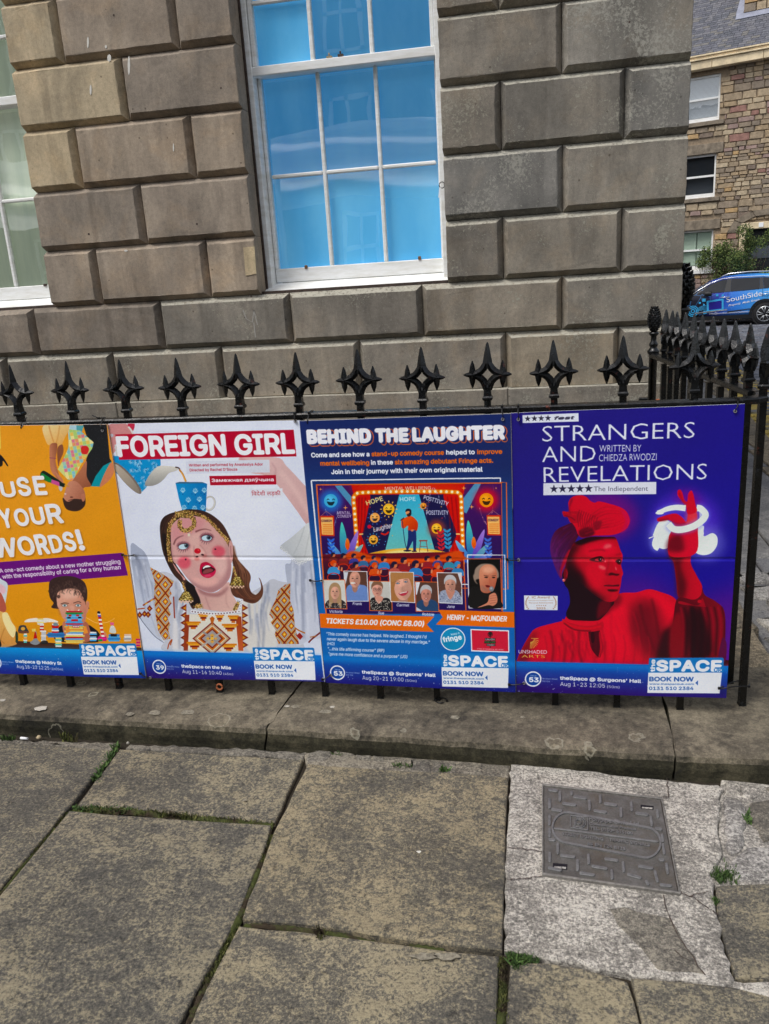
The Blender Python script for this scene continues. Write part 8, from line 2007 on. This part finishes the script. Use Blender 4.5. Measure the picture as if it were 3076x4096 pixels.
strip('door_pillar', [(-1.215, bz(-1.2)), (-1.025, bz(-1)), (-1.005, 1.445), (-1.125, 1.435)], 'blackplastic', yside, .008); strip('door_pillar', [(-.195, bz(-.2)), (-.065, bz(0)), (-.105, 1.44), (-.175, 1.44)], 'blackplastic', yside, .008)
q = MB(); q.tube([(x, yside((x, z)) - .010, z) for x, z in ((-2.16, 1.02), (-1.95, 1.16), (-1.62, 1.34), (-1.30, 1.45), (-.9, 1.485), (-.1, 1.48), (.2, 1.44), (.45, 1.30), (.6, 1.12))], .014, 6); q.build('chrome_trim', M['chrome'], car)
q = MB(); q.tube([(-1.3, .30, 1.52), (-1.1, .27, 1.60), (-.5, .26, 1.63), (.2, .27, 1.61), (.4, .30, 1.53)], .018, 6); q.build('roof_rail', M['chrome'], car)
q = MB(); q.tube([(.62, .6, 1.50), (.72, .6, 1.60)], [.03, .008], 6); q.build('aerial', M['canvas'], car)
q = MB(); q.loft([[(-1.80 + a, -.16 + .05*math.cos(t), 1.02 + .075*math.sin(t)) for t in [k*math.pi/4 for k in range(8)]] for a in (0, .06, .18, .22)], smooth=True); q.tube([(-1.72, .04, 1.0), (-1.70, -.13, 1.02)], .02, 6); q.build('wing_mirror', M['blackplastic'], car)
for x in (-1.18, .02): q = MB(); q.tube([(x - .14, -.010, .885 + (x+1.2)*.035), (x, -.026, .893 + (x+1.2)*.035), (x + .14, -.010, .895 + (x+1.2)*.035)], .014, 6); q.build('door_handle', M['chrome'], car)
for x0, x1 in ((-2.05, -1.10), (-1.09, -.33)):
    q = MB(); q.loft([[(x0, -.001, .40), (x0, -.016, .41), (x0, -.012, .45)], [(x1, -.001, .48 if x0 < -1.5 else .50), (x1, -.016, .49 if x0 < -1.5 else .51), (x1, -.012, .52)]]); q.build('door_trim', M['chrome' if x0 < -1.5 else 'blackplastic'], car)
for x in (-1.10, -.10): strip('door_seam', [(x, .38), (x + .008, .38), (x + .008, belt(x)), (x, belt(x))], 'blackplastic', lambda p: yside(p) - .004, .002)
strip('side_skirt', [(-2.35, .20), (-.36, .20), (-.36, .33), (-2.35, .31)], 'blackplastic', lambda p: .02, .03)
for wx in (0.0, -2.70):
    q = MB(); n = 22; ro, ri = .455, .385
    q.loft([[(wx + rr*math.cos(math.pi*k/n), y_, .335 + rr*math.sin(math.pi*k/n)) for rr, y_ in ((ri, -.022), (ro, -.022), (ro, .05), (ri, .05))] for k in range(n+1)]); q.build('wheel_arch', M['blackplastic'], car)
    q = MB(); q.loft([[(wx + .385*math.cos(2*math.pi*k/20), y_, .335 + .385*math.sin(2*math.pi*k/20)) for k in range(20)] for y_ in (-.012, .30)]); q.build('wheel_well', M['tyre'], car)
    wh = MB(); prof = [(.21, -.02), (.30, -.035), (.325, -.01), (.33, .05), (.33, .18), (.2, .2)]
    wh.loft([[(wx + r_*math.cos(2*math.pi*k/26), y_ - .006, .33 + r_*math.sin(2*math.pi*k/26)) for k in range(26)] for r_, y_ in prof], smooth=True); w_ = wh.build('wheel', M['tyre'], car)
    rm = MB(); rm.loft([[(wx + r_*math.cos(2*math.pi*k/26), y_, .33 + r_*math.sin(2*math.pi*k/26)) for k in range(26)] for r_, y_ in ((.215, -.034), (.235, -.044), (.222, -.034), (.21, .02))], cap=False, smooth=True); rm.lathe([(.0, 0)], 3) if False else None; rm.build('rim', M['alloy'], w_)
    for k in range(5):
        t = math.radians(90 + 72*k + 12)
        for dt in (-.24, .24):
            c0 = (wx + .04*math.cos(t), -.040, .33 + .04*math.sin(t)); c1 = (wx + .215*math.cos(t + dt), -.036, .33 + .215*math.sin(t + dt)); s_m = MB(); s_m.tube([c0, c1], [.022, .026], 4, flat=.5); s_m.build('spoke', M['alloy'], w_)
    h_ = MB(); h_.loft([[(wx + r_*math.cos(2*math.pi*k/12), y_, .33 + r_*math.sin(2*math.pi*k/12)) for k in range(12)] for r_, y_ in ((.05, -.03), (.045, -.052), (.02, -.055))]); h_.build('hub_cap', M['blackplastic'], w_)
def car_text(s, x0, z0, x1, z1, h, off=0.0, shear=0.0):
    A = np.array([x0, 0, z0]); B = np.array([x1, 0, z1]); ex_ = B - A; ey_ = np.array([-(z1-z0), 0, x1-x0])/np.linalg.norm(ex_)*h
    def fm(q, r_, d): p = A + ex_*q + ey_*r_; p[1] = yside((p[0], p[2])) - .006 - d; return tuple(p)
    flat_text(s, fm, M['letter_white'], car, .002, off, shear=shear)
car_text('SouthSide', -1.12, .73, -.10, .89, .155, 0); car_text('Property  Made Simple', -1.06, .60, -.16, .75, .060, .004, .3); car_text('info@southsidemanagement.com', -1.62, .37, -.30, .40, .052, .008)
strip('wrap_square', [(-1.70, .45), (-1.20, .50), (-1.22, .86), (-1.72, .80)], 'cyan', lambda p: -.006, .002); strip('wrap_square', [(-1.64, .51), (-1.26, .545), (-1.275, .80), (-1.655, .75)], 'indigo_vinyl', lambda p: -.0095, .002)
for r_ in (.05, .11, .16):
    q = MB(); n = 24; q.loft([[(-2.12 + rr*math.cos(2*math.pi*k/n), -.010 + dy, .50 + rr*math.sin(2*math.pi*k/n)) for rr, dy in ((r_ - .012, 0), (r_ + .012, 0), (r_ + .012, .012), (r_ - .012, .012))] for k in range(n+1)]); q.build('wrap_ring', M['cyan'], car)
q = MB(); q.tube([(-2.36, -.006, .72), (-2.38, -.008, .55), (-2.30, -.008, .48), (-2.2, -.008, .47)], .014, 5); q.build('wrap_line', M['cyan'], car)
for k in range(5): q = MB(); q.tube([(-2.0, -.008, .50 + k*.018), (-1.86, -.008, .52 + k*.03), (-1.72, -.008, .54 + k*.03)], .006, 5); q.build('wrap_line', M['cyan'], car)
for (x, z, s) in ((-1.85, .78, .10), (-1.95, .72, .06), (-1.82, .66, .05), (-1.80, .40, .10), (-1.45, .93, .07), (-1.28, .92, .06)): strip('wrap_square', [(x, z), (x + s, z + .005), (x + s, z + s), (x, z + s)], 'cyan', lambda p: -.006, .002)
for (x, z, w) in ((-.05, .99, .28), (.1, .93, .3), (.2, .78, .24), (-.15, .74, .2)): strip('wrap_line', [(x, z), (x + w, z + .02), (x + w, z + .032), (x, z + .012)], 'letter_white', lambda p: yside(p) - .004, .002)
sh = MB(); sh.quad([(-3.6, .1, .02), (.9, .1, .02), (.9, 1.7, .02), (-3.6, 1.7, .02)]); sh.quad([(-3.5, .12, .22), (.8, .12, .22), (.8, 1.7, .22), (-3.5, 1.7, .22)]); sh.bm.faces.ensure_lookup_table(); bmesh.ops.delete(sh.bm, geom=[sh.bm.faces[0]], context='FACES'); sh.build('floor_pan', M['blackplastic'], car)

# ------------------------------------------------------------------ WHAT THE WINDOWS REFLECT: marquee and houses behind the photographer
mq = empty('marquee', (-3, -7.6, 0)); tag(mq, 'white draped marquee canopy behind the photographer, seen reflected in the windows', 'marquee')
b = MB(); nx, nz = 60, 25; rows = []
for j in range(nz):
    t = j/(nz-1); rows.append([])
    for i in range(nx):
        x = -9.5 + i*.185; sag = .10*math.sin(i*.26)**2; rows[-1].append(b.bm.verts.new((x + 3, -1.6*t + .16*math.sin(t*14 + x*.7) + .07*math.sin(t*23 + x*1.3), 2.45 + 1.25*t + sag*(1 - t)*1.2 - .1*t*math.sin(x*.8))))
for r0, r1 in zip(rows, rows[1:]):
    for i in range(nx-1): b.bm.faces.new((r0[i], r0[i+1], r1[i+1], r1[i])).smooth = True
b.build('canopy', M['canvas'], mq, recalc=False)
for k in range(4): q = MB(); q.tube([(-6 + k*3.2, .6, 0), (-6 + k*3.2, .6, 3.4)], .05, 8); q.build('pole', M['alloy'], mq)
op = empty('opposite_building', (-2, -20, 0)); tag(op, 'dark stone terrace behind the photographer, seen reflected in the blue window', 'building')
q = MB(); q.box((-22, -8, -.03), (24, 0, 11)); q.build('wall', M['ash_mid'], op)
for i in range(12):
    for j in range(3):
        x, z = -20 + i*3.4, 1.2 + j*3.2; q = MB()
        for a in ((x, z, x + 1.2, z + .1), (x, z + 1.9, x + 1.2, z + 2.0), (x, z, x + .1, z + 2), (x + 1.1, z, x + 1.2, z + 2), (x + .55, z, x + .63, z + 2), (x, z + .95, x + 1.2, z + 1.05)): q.box((a[0], .02, a[1]), (a[2], .08, a[3]))
        w_ = q.build('window', M['white_far'], op); q = MB(); q.box((x + .05, .002, z + .05), (x + 1.15, .019, z + 1.95)); q.build('pane', M['dark_glass'], w_)
